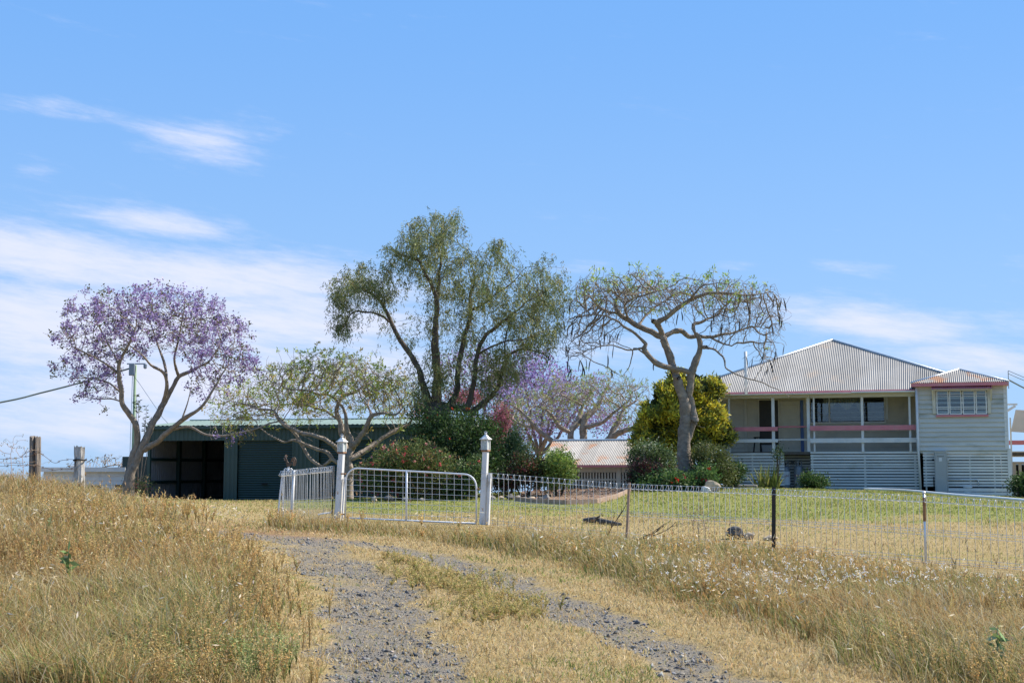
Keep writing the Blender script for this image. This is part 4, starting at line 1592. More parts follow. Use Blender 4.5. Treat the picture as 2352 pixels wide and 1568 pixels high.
# ------------------------------------------------------------------ gate posts with lanterns
def gate_post(px0, ytop, ybase, Y, lean_px, label, strips):
    """square leaning timber post with a lantern on top"""
    b = at(px0, ybase, Y)
    g = hz(b[0], b[1])
    root = empty('gate_post', (b[0], b[1], g), R(-24), label, 'gate post', 'white posts with lanterns')
    ppm = FPX / Y
    H_ = (ybase - ytop) / ppm
    lx = lean_px / ppm
    hs = H_ * .80
    hw = .056
    c, s = math.cos(R(24)), math.sin(R(24))

    def lean(z):
        k = z / H_
        return lx * k * c, lx * k * s
    mb = MB()
    vs = []
    for z in (-.25, hs):
        ox, oy = lean(z)
        vs += [(ox - hw, oy - hw, z), (ox + hw, oy - hw, z), (ox + hw, oy + hw, z), (ox - hw, oy + hw, z)]
    mb.add(vs, [(0, 1, 5, 4), (1, 2, 6, 5), (2, 3, 7, 6), (3, 0, 4, 7), (4, 5, 6, 7)])
    mb.build('shaft', M_post, root, bevel=.008)
    for (dx, dy, wd, z1_) in strips:
        o0, o1 = lean(-.2), lean(z1_)
        MB().beam((o0[0] + dx, o0[1] + dy, -.2), (o1[0] + dx, o1[1] + dy, z1_), wd, wd, up=(0, 1, 0)).build('batten', M_post, root)
    for z in (hs * .62, hs * .70):
        ox, oy = lean(z)
        MB().box(ox - hw - .006, ox + hw + .006, oy - hw - .006, oy + hw + .006, z, z + .012).build('wire_tie', M_galv, root)
    ox, oy = lean(hs)
    lan = MB().box(ox - .078, ox + .078, oy - .078, oy + .078, hs + .002, hs + .035).build('lantern', M_rusty, root, bevel=.006)
    lh = H_ - hs
    g0, g1 = hs + .036, hs + lh * .66
    MB().box(ox - .062, ox + .062, oy - .062, oy + .062, g0, g1).build('glass', M_lantern, lan)
    for sx_ in (-1, 1):
        for sy_ in (-1, 1):
            MB().box(ox + sx_ * .066 - .010, ox + sx_ * .066 + .010, oy + sy_ * .066 - .010, oy + sy_ * .066 + .010, g0, g1).build('lantern_bar', M_post, lan)
    r0 = g1 + .001
    vs = [(ox + a * q_, oy + b_ * q_, r0 + z) for q_, z in ((.10, 0), (.10, .012), (.06, .05), (.022, lh * .26)) for a, b_ in ((-1, -1), (1, -1), (1, 1), (-1, 1))]
    fs = [(0, 3, 2, 1)] + [(4 * i + j, 4 * i + (j + 1) % 4, 4 * i + 4 + (j + 1) % 4, 4 * i + 4 + j) for i in range(3) for j in range(4)] + [(12, 13, 14, 15)]
    MB().add(vs, fs).build('lantern_roof', M_post, lan)
    zt_ = r0 + lh * .26
    MB().lathe([(.012, zt_), (.03, zt_ + .02), (.03, zt_ + .035), (.012, zt_ + .05)], 10, (ox, oy, 0)).build('finial', M_post, lan)
    MB().tube([(ox - .035 + .035 * (1 - math.cos(a)), oy, zt_ + .04 + .035 * math.sin(a)) for a in np.linspace(0, math.pi, 9)], .005, 5).build('ring', M_galv, lan)
    return root


gate_post(776, 1003, 1199, 29.7, 9, 'white timber gate post with lantern where the gate meets the short wire fence', [(.10, .02, .035, 1.0), (-.09, .03, .04, 1.38)])
gate_post(1108, 997, 1204, 28.4, 9, 'white timber gate post with lantern where the long wire fence begins', [(.105, .04, .06, 1.08)])

# ------------------------------------------------------------------ tubular farm gate
gA, gB = at(793, 1195, 29.55), at(1094, 1198, 28.5)
gdir = gB - gA
glen = math.hypot(gdir[0], gdir[1])
grot = math.atan2(gdir[1], gdir[0])
gbz = hz(gA[0], gA[1])
gate = empty('farm_gate', (gA[0], gA[1], gbz), grot, 'white tubular farm gate filled with square wire mesh', 'gate')
zl, zr = at(815, 1075, 29.5)[2] - gbz, at(1070, 1088.5, 28.6)[2] - gbz
bl, br = .10, .02
ztop_ = lambda x: zl + (zr - zl) * x / glen
zbot_ = lambda x: bl + (br - bl) * x / glen
rc = .28
pts = [(0, 0, zbot_(0))]
for a in np.linspace(0, math.pi / 2, 7):
    pts.append((rc * (1 - math.cos(a)), 0, ztop_(0) - rc + rc * math.sin(a)))
for a in np.linspace(math.pi / 2, 0, 7):
    pts.append((glen - rc * (1 - math.cos(a)), 0, ztop_(glen) - rc + rc * math.sin(a)))
pts.append((glen, 0, zbot_(glen)))
MB().tube(pts, .0185, 10).build('top_frame', M_gate, gate, smooth=True)
MB().tube([(0, 0, zbot_(0)), (glen, 0, zbot_(glen))], .019, 8).build('bottom_rail', M_gate, gate, smooth=True)
xm = glen * .475
MB().tube([(xm, 0, zbot_(xm)), (xm, 0, ztop_(xm))], .024, 10).build('brace', M_gate, gate, smooth=True)
nv = 18
for i in range(1, nv):
    x = glen * i / nv
    if abs(x - xm) < .03: continue
    zt = ztop_(x) if rc < x < glen - rc else ztop_(x) - rc + math.sqrt(max(0, rc * rc - (rc - min(x, glen - x)) ** 2))
    sag = -.06 * (1 if i % 9 == 4 else .3)
    MB().tube([(x, .012, zbot_(x) + .0), (x + .004, .014, (zbot_(x) + zt) / 2), (x, .012, zt)], .0044, 5).build('mesh_wire', M_galv, gate)
nh = 9
for j in range(1, nh):
    z = j / nh
    pp_ = [(x, .006, zbot_(x) * (1 - z) + ztop_(x) * z) for x in np.linspace(0.03, glen - .03, 9)]
    if z > .8:
        pp_ = pp_
    MB().tube(pp_, .0044, 5).build('mesh_wire', M_galv, gate)
for z in (.15, .9):
    MB().tube([(-.12, 0, z * zl), (.0, 0, z * zl)], .016, 6).build('hinge', M_rusty, gate)
MB().tube([(glen, 0, .72 * zr), (glen + .08, .02, .70 * zr), (glen + .16, .0, .71 * zr)], .009, 6).build('chain', M_rusty, gate)


# ------------------------------------------------------------------ wire fences
def hoop_wire(name, h, r=.0048, k=4):
    """an upright wire whose top is rolled forward into a triangle"""
    pts = [(0, 0, 0), (0, 0, h * .5), (0, 0, h - .10), (0, 0, h - .01), (0, -.012, h), (0, -.035, h - .005), (0, -.085, h - .085), (0, -.075, h - .105), (0, -.01, h - .11)]
    mb = MB().tube(pts, r, k)
    me = bpy.data.meshes.new(name)
    me.from_pydata(mb.v, [], mb.f)
    me.polygons.foreach_set('use_smooth', [True] * len(me.polygons))
    me.materials.append(M_galv)
    return me


def wire_bay(root, A, B, hA, hB, spacing, me, rows, rr=.0040):
    """uprights and horizontal wires between two plan points (root-local)"""
    A, B = np.array(A, float), np.array(B, float)
    L_ = np.linalg.norm((B - A)[:2])
    n = int(L_ / spacing)
    ang = math.atan2(B[1] - A[1], B[0] - A[0])
    h0 = max(v.co.z for v in me.vertices)
    for i in range(n):
        u = (i + .5) / n
        p = A + (B - A) * u
        wx_, wy_ = p[0] + root.location.x, p[1] + root.location.y
        gz = hz(wx_, wy_) - root.location.z
        top = A[2] + (B[2] - A[2]) * u + hA + (hB - hA) * u
        o = link('upright_wire', me, root)
        o.location = (p[0], p[1], gz + .01)
        o.rotation_euler = (random.uniform(-.02, .02), random.uniform(-.012, .012), ang)
        o.scale = (1, 1, (top - gz - .01) / h0)
    d = np.array((math.sin(ang), -math.cos(ang), 0))
    for off, fwd in rows:
        pts = []
        for u in np.linspace(0, 1, 12):
            p = A + (B - A) * u
            gz = hz(p[0] + root.location.x, p[1] + root.location.y) - root.location.z
            top = A[2] + (B[2] - A[2]) * u + hA + (hB - hA) * u
            z = top + off if off < .01 and off > -.2 else gz + (top - gz) * off
            p = p + d * fwd
            pts.append((p[0], p[1], z))
        MB().tube(pts, rr, 4).build('line_wire', M_galv, root)


random.seed(9)
f0 = FENCE[0]
fb = at(f0[0], f0[2], f0[3])
fence = empty('wire_fence', (fb[0], fb[1], hz(fb[0], fb[1])), 0, 'long looped-top wire fence along the front lawn on mixed posts', 'fence')
fl_ = np.array(fence.location)
nodes = []
for px_, yt, yb_, Y_ in FENCE:
    p = at(px_, yb_, Y_)
    gz = hz(p[0], p[1])
    zt = at(px_, yt, Y_)[2]
    nodes.append((p[0] - fl_[0], p[1] - fl_[1], gz - fl_[2], zt - gz))
hw_ = hoop_wire('upright_wire', 1.1)
ROWS = [(-.006, .03), (-.095, .085), (-.108, .005), (.47, .004), (.42, .004), (.50, .004), (.05, .004), (.10, .004), (.02, .004)]
for a, b in zip(nodes[:-1], nodes[1:]):
    wire_bay(fence, a[:3], b[:3], a[3], b[3], .124, hw_, ROWS)
for i, (x_, y_, z_, h_) in enumerate(nodes):
    if i == 0: continue
    if i == 1:
        MB().tube([(x_ - .03, y_ - .05, z_ - .3), (x_ + .02, y_ - .05, z_ + h_ * .5), (x_ + .05, y_ - .05, z_ + h_ + .02)], [.032, .028, .03], 7).build('timber_stake', M_stake, fence)
    elif i == 2 or i == 4:
        mb = MB()
        for an in (0.3, 0.3 + 2.09, 0.3 + 4.19):
            mb.beam((x_ + math.cos(an) * .02, y_ + math.sin(an) * .02 - .05, z_ - .3), (x_ + math.cos(an) * .02 + .03, y_ + math.sin(an) * .02 - .05, z_ + h_ + .03), .014, .052, up=(math.cos(an + 1.57), math.sin(an + 1.57), 0))
        mb.build('steel_picket', M_steel, fence)
    else:
        MB().tube([(x_, y_ - .04, z_ - .3), (x_, y_ - .04, z_ + h_ + .04)], .02, 10).build('pipe_post', M_galv, fence, smooth=True)
        MB().lathe([(.03, z_ + h_ + .03), (.032, z_ + h_ + .05), (.015, z_ + h_ + .065)], 10, (x_, y_ - .04, 0)).build('post_cap', M_galv, fence)
        MB().lathe([(.024, z_ + h_ * .62), (.026, z_ + h_ * .63), (.026, z_ + h_ * .96), (.024, z_ + h_ * .97)], 10, (x_, y_ - .04, 0)).build('sleeve', M_rusty, fence)

# the short run of fence left of the gate
pA_, pB_, pC_ = at(645, 1204, 31.3), at(671, 1203, 30.7), at(768, 1199, 29.75)
fence2 = empty('short_wire_fence', (pA_[0], pA_[1], hz(pA_[0], pA_[1])), 0, 'short close-wired fence panel with white posts carrying the rooster ornament', 'fence')
f2 = np.array(fence2.location)
nd2 = []
for p, px_, yt in ((pA_, 645, 1081), (pB_, 671, 1079), (pC_, 768, 1069)):
    gz = hz(p[0], p[1])
    zt = at(px_, yt, p[1])[2]
    nd2.append((p[0] - f2[0], p[1] - f2[1], gz - f2[2], zt - gz))
for a, b in zip(nd2[:-1], nd2[1:]):
    wire_bay(fence2, a[:3], b[:3], a[3], b[3], .046, hw_, ROWS[:3] + [(.45, .004), (.40, .004), (.06, .004), (.10, .004), (.03, .004)], .0045)
MB().beam((nd2[0][0] - .10, nd2[0][1] - .05, nd2[0][2] - .2), (nd2[0][0] + .02, nd2[0][1], nd2[0][2] + nd2[0][3] - .05), .036, .036, up=(0, 1, 0)).build('brace_post', M_gate, fence2)
MB().tube([(nd2[1][0] - .02, nd2[1][1] - .05, nd2[1][2] - .2), (nd2[1][0] + .03, nd2[1][1] - .05, nd2[1][2] + nd2[1][3])], .032, 10).build('white_post', M_post, fence2, smooth=True)
MB().tube([(nd2[0][0] + .05, nd2[0][1], nd2[0][2] - .2), (nd2[0][0] + .05, nd2[0][1], nd2[0][2] + nd2[0][3] + .01)], .014, 8).build('end_post', M_gate, fence2)
MB().tube([(nd2[2][0] - .05, nd2[2][1], nd2[2][2] - .1), (nd2[2][0] - .04, nd2[2][1], nd2[2][2] + nd2[2][3])], .012, 6).build('end_wire', M_dark, fence2)
# white bent scrap hanging in the panel
pw = at(745, 1178, 29.95)
MB().tube([(pw[0] - f2[0] - .13, pw[1] - f2[1] - .05, pw[2] - f2[2] - .03), (pw[0] - f2[0], pw[1] - f2[1] - .06, pw[2] - f2[2]), (pw[0] - f2[0] + .14, pw[1] - f2[1] - .05, pw[2] - f2[2] + .01), (pw[0] - f2[0] + .18, pw[1] - f2[1] - .05, pw[2] - f2[2] + .06)], .016, 6).build('bent_strip', M_pipe, fence2)

# rooster ornament on the end post
rp = np.array((f2[0] + nd2[0][0] + .13, f2[1] + nd2[0][1] - .01, f2[2] + nd2[0][2] + nd2[0][3] - .012))
roo = empty('rooster_ornament', rp, 0, 'brown metal rooster ornament perched on the end of the short wire fence', 'ornament')
u_ = 31.2 / FPX * .23438          # metres per unit of the tracing


def rz(a, b, y=0.0):
    return ((a - 178) * u_, y, (418 - b) * u_)


body = [(150, 296), (146, 285), (155, 280), (163, 278), (172, 290), (182, 320), (196, 334), (212, 330), (226, 338), (222, 352), (208, 364), (196, 372), (182, 372), (172, 360), (166, 335), (162, 308)]
MB().prism([(rz(a, b)[0], rz(a, b)[2]) for a, b in body], 'y', -.02, .02).build('body', M_copper, roo, bevel=.006)
MB().prism([(rz(a, b)[0], rz(a, b)[2]) for a, b in [(156, 281), (150, 268), (155, 263), (158, 255), (163, 262), (168, 253), (171, 263), (178, 262), (177, 275), (168, 284)]], 'y', -.008, .008).build('comb', M_copper2, roo)
MB().prism([(rz(a, b)[0], rz(a, b)[2]) for a, b in [(150, 292), (158, 296), (157, 308), (151, 312), (147, 303)]], 'y', -.01, .01).build('wattle', M_copper2, roo)
MB().prism([(rz(a, b)[0], rz(a, b)[2]) for a, b in [(148, 284), (140, 291), (149, 293)]], 'y', -.006, .006).build('beak', M_label, roo)
for k_, (ex, ey, bx_, by_) in enumerate([(262, 350, 246, 276), (254, 362, 240, 285), (246, 364, 234, 295), (238, 362, 229, 305), (264, 335, 250, 280)]):
    pts = [rz(212, 336), rz(218, 300 + k_ * 4), rz(bx_ - 8, by_ + 6), rz(bx_ + 6, by_ + 14), rz(ex, ey - 24), rz(ex - 2, ey)]
    c_ = catmull(np.array(pts), .01)
    MB().tube([tuple(q + np.array((0, (k_ - 2) * .006, 0))) for q in c_], [.007 + .006 * math.sin(math.pi * i / (len(c_) - 1)) for i in range(len(c_))], 6).build('tail_feather', M_copper2 if k_ % 2 else M_copper, roo, smooth=True)
MB().tube([rz(188, 372), rz(186, 395)], .008, 6).build('leg', M_pipe, roo)
MB().tube([rz(198, 370), rz(194, 395)], .008, 6).build('leg', M_pipe, roo)
MB().lathe([(.05, 0), (.05, .01), (.03, .03), (.022, .07), (.03, .09), (.012, .10)], 12, (rz(188, 418)[0], 0, 0)).build('stand', M_pipe, roo)
for sgn in (-1, 1):
    x0_ = rz(188, 400)[0]
    MB().tube([(x0_ + sgn * .01, 0, .05), (x0_ + sgn * .07, 0, .07), (x0_ + sgn * .10, 0, .04), (x0_ + sgn * .07, 0, .02)], .012, 6).build('scroll', M_pipe, roo)

# ------------------------------------------------------------------ old timber posts and barbed wire on the bank
def old_post(px_, yt, yb_, wpx, Y_, label, m, split):
    p = at(px_, yb_, Y_)
    g = hz(p[0], p[1])
    ppm = FPX / Y_
    root = empty('timber_fence_post', (p[0], p[1], g), 0, label, 'fence post', 'old timber posts on the grassy bank')
    h_ = at(px_, yt, Y_)[2] - g
    r_ = wpx / ppm / 2
    rng_ = random.Random(int(px_))
    k = 22
    mb = MB()
    rings = []
    lv = [-.3, 0, h_ * .2, h_ * .4, h_ * .6, h_ * .72, h_ * .76, h_ * .88, h_]
    jag = [rng_.uniform(-.03, .03) for _ in range(k)]
    for z in lv:
        for j in range(k):
            a = 2 * math.pi * j / k
            rr = r_ * (1 + .06 * math.sin(3 * a + 1) + .05 * math.sin(7 * a + z * 2) + rng_.uniform(-.02, .02))
            if split and abs(((a + math.pi / 2 + math.pi - .15) % (2 * math.pi)) - math.pi) < .22:
                rr *= .35
            if not split and h_ * .7 < z < h_ * .78:
                rr *= .9
            mb.v.append((rr * math.cos(a) - z * .02, rr * math.sin(a), z + (jag[j] if z == h_ else 0)))
    for i in range(len(lv) - 1):
        for j in range(k):
            mb.f.append((i * k + j, i * k + (j + 1) % k, (i + 1) * k + (j + 1) % k, (i + 1) * k + j))
    mb.f.append(tuple(range((len(lv) - 1) * k, len(lv) * k)))
    mb.build('trunk', m, root)
    return root, h_


op1, oh1 = old_post(79, 1003, 1133, 25, 28, 'grey split timber fence post standing alone on the grassy bank', M_timber, True)
op2, oh2 = old_post(181, 1025, 1143, 23.5, 28, 'stout limewashed timber fence post with patchy white paint on the bank', M_lime, False)
MB().tube([(.128 * math.cos(a), .128 * math.sin(a), oh2 * .75 + .01 * math.sin(3 * a)) for a in np.linspace(0, 2 * math.pi, 24)], .016, 6).build('wire_wrap', M_dark, op2)
p0 = np.array(op1.location) + np.array((.1, -.1, at(90, 1046, 28)[2] - op1.location.z))
bw = empty('barbed_wire', np.array(op1.location) + np.array((0, -.12, 0)), 0, 'rusty barbed wire strung slackly between the old timber posts', 'wire')
for pl in ([(-140, 1065), (-40, 1056), (30, 1052), (70, 1046), (92, 1040), (108, 1052), (128, 1063), (143, 1056), (168, 1055)],
           [(-140, 1085), (0, 1070), (70, 1068), (92, 1070), (120, 1078), (170, 1076)]):
    c_ = catmull(np.array([at(a, b, 27.88) for a, b in pl]), .04) - np.array(bw.location)
    c_[:, 2] += np.sin(np.arange(len(c_)) * .9) * .006
    MB().tube([tuple(q) for q in c_], .0055, 4).build('strand', M_rusty, bw)
    for q in c_[::5]:
        mb = MB()
        mb.beam(q + np.array((-.02, 0, -.025)), q + np.array((.02, 0, .025)), .006, .006)
        mb.beam(q + np.array((.02, 0, -.025)), q + np.array((-.02, 0, .025)), .006, .006)
        mb.build('barb', M_rusty, bw)

# ------------------------------------------------------------------ green power pole and its cable
pg = on_ground(303, 67)
pole = empty('green_power_pole', pg, 0, 'slim pale green pole with grey service box behind the purple-flowered tree', 'power pole')
zt = at(303, 838, 67)[2] - pg[2]
MB().tube([(0, 0, -.4), (0, 0, zt)], [.085, .07], 14).build('pole', M_pole, pole, smooth=True)
MB().tube([(-.15, -.05, -.4), (-.14, -.05, zt * .5), (-.12, -.05, zt - .2)], .022, 6).build('conduit', M_pipe, pole)
MB().box(-.24, .04, -.32, -.14, zt - .55, zt + .05).build('service_box', M_gas, pole, bevel=.02)
MB().lathe([(.05, 0), (.09, .05), (.09, .22), (.05, .27)], 10, (.52, -.1, zt - .2)).build('insulator', M_gas, pole)
MB().beam((-.4, -.1, zt + .05), (.55, -.1, zt + .05), .06, .06).build('cross_arm', M_gas, pole)
c_ = catmull(np.array([at(a, b, Y_) - pg for a, b, Y_ in [(-900, 1010, 62), (-300, 975, 63.5), (0, 924, 65), (90, 903, 65.8), (176, 881, 66.3), (298, 846, 66.8)]]), .5)
MB().tube([tuple(q) for q in c_], .042, 6).build('cable', M_cable, pole)
q0, q1 = at(320, 880, 66.8) - pg, at(420, 1000, 60) - pg
MB().tube([tuple(at(306, 862, 66.8) - pg), tuple(q0), tuple(at(373, 958, 62) - pg), tuple(at(398, 985, 60) - pg)], .012, 5).build('guy_wire', M_cable, pole)


# ------------------------------------------------------------------ rocks, logs, pipe, sticks
def rock(name, p, sx_, sy_, sz_, m, label, seed, group=None, cat='rock', rot=0.0, sink=.25):
    bm = bmesh.new()
    bmesh.ops.create_icosphere(bm, subdivisions=3, radius=1)
    rg = random.Random(seed)
    ph = [rg.uniform(0, 6.28) for _ in range(6)]
    cuts = [(Vector((rg.gauss(0, 1), rg.gauss(0, 1), rg.gauss(0, 1))).normalized(), rg.uniform(.6, .85)) for _ in range(9)]
    for v in bm.verts:
        q = v.co.copy()
        for n_, d_ in cuts:
            e = q.dot(n_) - d_
            if e > 0: q -= n_ * e * .85
        q *= 1 + .06 * math.sin(q.x * 4 + ph[0]) + .05 * math.sin(q.y * 6 + ph[1]) + .05 * math.sin(q.z * 7 + ph[2])
        v.co = Vector((q.x * sx_, q.y * sy_, q.z * sz_ + sz_ * (1 - sink) - sz_ * .1))
    me = bpy.data.meshes.new(name)
    bm.to_mesh(me)
    bm.free()
    o = link(name, me, None, m)
    o.location = (p[0], p[1], p[2])
    o.rotation_euler = (0, 0, rot)
    tag(o, label, cat, group)
    return o


rock('boulder', on_ground(1686, 27.0), .20, .17, .15, M_rock, 'dark rounded boulder on the lawn just behind the fence', 3)
rock('boulder', on_ground(1719, 26.9), .12, .10, .09, M_sand, 'small pale sandstone rock beside the dark boulder', 5)
rock('boulder', on_ground(1768, 26.6), .17, .10, .06, M_sand, 'flat brown rock at the foot of the black steel picket', 8)
lp0, lp1 = on_ground(1342, 31.2), on_ground(1425, 30.4)
lg = empty('fallen_log', lp0, 0, 'dark weathered log lying in the dry grass behind the fence', 'log')
d_ = lp1 - lp0
MB().tube([tuple(np.array((0, 0, .06))), tuple(d_ * .3 + np.array((0, 0, .09))), tuple(d_ * .65 + np.array((0, .05, .06))), tuple(d_ + np.array((0, 0, .03)))], [.055, .075, .06, .04], 9).build('log', M_rock, lg)
MB().tube([tuple(d_ * .3 + np.array((0, 0, .1))), tuple(d_ * .4 + np.array((.02, -.2, .2)))], [.04, .015], 6).build('stub', M_rock, lg)

# white poly pipe across the lawn
pts = [on_ground(1985, 50.4), on_ground(2040, 49.6)]
for a, b in [(2120, 1136), (2200, 1141), (2280, 1147), (2360, 1154), (2460, 1164)]:
    g = ground_hit(a, b + 3)
    g = on_ground(a, min(max(g[1], pts[-1][1] - 4.5), pts[-1][1] - .3))
    pts.append(g)
pp0 = pts[0].copy()
wp = empty('water_pipe', pp0, 0, 'long white plastic pipe lying across the lawn by the house', 'pipe')
c_ = catmull(np.array(pts), .4)
c_[:, 2] = H(c_[:, 0], c_[:, 1]) + .10
MB().tube([tuple(q - pp0) for q in c_], .042, 8).build('pipe_length', M_pipe, wp, smooth=True)


def branch_obj(name, p, pts, rads, m, label, cat, side=3, seed=0):
    root = empty(name, p, 0, label, cat)
    rg = random.Random(seed)
    c_ = catmull(np.array(pts), .06)
    n = len(c_)
    MB().tube([tuple(q) for q in c_], [rads[0] + (rads[1] - rads[0]) * i / (n - 1) for i in range(n)], 6).build('stem', m, root)
    for k in range(side):
        i = int(n * (.3 + .6 * k / max(1, side)))
        q = c_[i]
        d = unit((c_[min(i + 1, n - 1)] - c_[i - 1])[None])[0]
        e = q + (d + np.array((rg.uniform(-.5, .5), rg.uniform(-.5, .5), rg.uniform(.1, .6)))) * rg.uniform(.15, .4)
        MB().tube([tuple(q), tuple((q + e) / 2 + np.array((0, 0, .02))), tuple(e)], [rads[1] * 1.3, rads[1], rads[1] * .5], 5).build('twig', m, root)
    return root


M_stick = mat('dark_dead_stick', (.08, .055, .04), (.05, .035, .028), rough=.9, scale=10)
g0 = on_ground(1455, 25.9)
w0 = lambda a, b, Y_: at(a, b, Y_) - g0
branch_obj('dead_branch', g0, [w0(1455, 1243, 25.9), w0(1480, 1232, 25.9), w0(1505, 1222, 25.8), w0(1525, 1207, 25.8)], (.014, .006), M_stick, 'dark dead branch lying against the fence beside the timber stake', 'branch', 3, 2)
branch_obj('dead_branch', g0 + np.array((.05, -.25, 0)), [(0, 0, .06), (.3, 0, .15), (.55, .05, .24), (.75, .1, .40)], (.013, .005), M_stick, 'second thin dead branch crossing in front of the timber stake', 'branch', 2, 5)
g0 = on_ground(1392, 26.6)
branch_obj('dead_branch', g0, [(0, 0, .0), (.12, 0, .25), (.3, 0, .5), (.42, 0, .72)], (.012, .005), M_stick, 'upright dead twig leaning on the wire fence before the timber stake', 'branch', 3, 7)
# ------------------------------------------------------------------ trees
def tree_root(name, px, Y, label, cat='tree', group=None):
    g = on_ground(px, Y)
    return empty(name, g, 0, label, cat, group), g


def clump_dirs(rng, n, up=.3, out=None, k=1.0):
    d = rng.normal(size=(n, 3)) * k
    d[:, 2] += up
    if out is not None:
        d += out
    return unit(d)


def node_tips(tr, frac=1.0):
    tp = tr.tips()
    pos = np.array(tr.pos)
    par = np.array(tr.par)
    d = unit(pos[tp] - pos[np.maximum(par[tp], 0)])
    return pos[tp], d, tp


# --- 1 purple jacaranda by the left bank
def z6(a, b):
    return 98 + a * .33583, 637 + b * .33583


JY = 43.0
root, g = tree_root('jacaranda_tree', 298, JY, 'jacaranda with purple blossom and forked trunk beside the open shed bay')
tr = Tree(5)
tr.limb([(g[0], g[1], g[2] - .2, .21)] + px_limb([(588, 1440, 0, .185), (600, 1340, 0, .165), (625, 1290, 0, .15)], JY, z6), wob=.01)
tr.limb(px_limb([(600, 1330, 0, .12), (612, 1240, 0, .105), (645, 1120, 0, .10), (640, 1010, -.1, .095), (600, 940, -.2, .09), (550, 870, -.3, .085), (535, 780, -.4, .08), (520, 660, -.5, .065), (530, 560, -.6, .05), (600, 440, -.7, .035), (640, 330, -.7, .02)], JY, z6), wob=.015)
tr.limb(px_limb([(625, 1290, 0, .14), (665, 1200, 0, .125), (710, 1100, 0, .115), (740, 1020, .1, .11), (790, 930, .2, .10), (830, 850, .3, .09), (890, 750, .4, .075), (930, 680, .5, .065), (1040, 630, .6, .05), (1150, 560, .8, .035), (1220, 450, 1, .02)], JY, z6), wob=.015)
tr.limb(px_limb([(825, 860, .3, .07), (850, 740, 0, .06), (825, 650, -.2, .05), (740, 600, -.5, .04), (690, 540, -.7, .03), (600, 470, -1, .02)], JY, z6))
tr.limb(px_limb([(850, 720, 0, .05), (835, 600, .4, .045), (790, 470, .7, .035), (740, 320, .9, .02)], JY, z6))
tr.limb(px_limb([(930, 680, .5, .05), (900, 560, .1, .04), (930, 420, -.3, .03), (960, 250, -.5, .018)], JY, z6))
tr.limb(px_limb([(700, 1175, 0, .10), (790, 1120, -.3, .09), (870, 1045, -.6, .08), (960, 970, -.8, .07), (1080, 890, -1, .05), (1170, 760, -1.0, .035), (1250, 620, -1, .02)], JY, z6), wob=.012)
tr.limb(px_limb([(880, 1040, -.6, .055), (1000, 1020, -.8, .045), (1120, 1075, -1.1, .035), (1260, 1080, -1.2, .025), (1400, 1050, -1.2, .015)], JY, z6))
tr.limb(px_limb([(950, 975, -.8, .03), (990, 860, -.7, .022), (1010, 780, -.7, .014)], JY, z6))
tr.limb(px_limb([(520, 660, -.5, .045), (430, 590, -.8, .035), (300, 520, -1, .028), (200, 470, -1, .016)], JY, z6))
tr.limb(px_limb([(535, 790, -.4, .035), (450, 720, -.1, .03), (330, 690, .2, .022), (230, 690, .4, .012)], JY, z6))
tr.limb(px_limb([(545, 850, -.3, .03), (470, 830, 0, .022), (380, 830, .4, .016), (270, 815, .5, .010)], JY, z6))
tr.limb(px_limb([(525, 600, -.5, .035), (440, 440, .1, .03), (380, 330, .5, .02), (300, 200, .7, .012)], JY, z6))
ells = [(*z6(300, 190), JY, 50, 30, 1.6), (*z6(560, 200), JY, 60, 45, 2.4), (*z6(720, 150), JY, 45, 40, 2.2), (*z6(930, 160), JY, 50, 48, 2.2), (*z6(1130, 240), JY, 45, 50, 2.0),
        (*z6(1270, 430), JY, 50, 65, 2.0), (*z6(1350, 590), JY, 34, 36, 1.5), (*z6(300, 400), JY, 55, 45, 1.8), (*z6(190, 410), JY, 36, 22, 1.2), (*z6(230, 620), JY, 42, 32, 1.4),
        (*z6(380, 720), JY, 42, 42, 1.5), (*z6(560, 400), JY, 50, 45, 2.2), (*z6(800, 330), JY, 75, 45, 2.4), (*z6(1020, 420), JY, 60, 50, 2.2), (*z6(1150, 640), JY, 40, 42, 1.5),
        (*z6(1060, 740), JY, 22, 16, .8), (*z6(440, 560), JY, 40, 30, 1.6), (*z6(1270, 1065), JY - 1.2, 34, 9, .6), (*z6(1400, 1040), JY - 1.2, 30, 12, .6), (*z6(920, 970), JY - .8, 10, 6, .3)]
ells = [(e[0], e[1] + (18 if e[1] < 740 else 6), *e[2:]) for e in ells]
tr.grow(ell_pts(tr.rng, ells, 1900), step=.16, di=2.2, dk=.19, bias=(0, 0, .06), tip=.0065)
rng = tr.rng
P, D, tp = node_tips(tr)
ends = tr.twigs(tp, 2, .30, (0, 0, .12), tip=.0045, spread=.6)
tr.mesh('trunk', g, M_bark_jac, root, rough=.45)
P, D, tp = node_tips(tr)
n_per = 22
keepn = rng.random(len(P)) < .84
P, D = P[keepn], D[keepn]
h_rel = np.clip((P[:, 2] - (g[2] + 3.0)) / 3.5, 0, 1)
PP = np.repeat(P, n_per, 0) + rng.normal(0, .062, (len(P) * n_per, 3)) * np.array((1, 1, 1.1))
cl = np.repeat(rng.random(len(P)), n_per)
purple = pick_cols([(.31, .22, .45), (.39, .30, .53), (.24, .165, .35), (.48, .39, .60)], [4, 3, 2, 1], len(PP), rng, .16)
olive = pick_cols([(.10, .11, .04), (.16, .13, .06), (.12, .10, .05)], [2, 1, 1], len(PP), rng, .2)
isol = (cl < np.repeat(.46 - .26 * h_rel, n_per)) | (rng.random(len(PP)) < .12)
cols = np.where(isol[:, None], olive, purple)
keep = rng.random(len(PP)) < np.where(isol, .62, 1.0)
leaves_obj('crown', PP[keep], clump_dirs(rng, keep.sum(), .2), rng.uniform(.055, .105, keep.sum()), rng.uniform(.04, .065, keep.sum()), cols[keep], g, root, rng, M_flower)
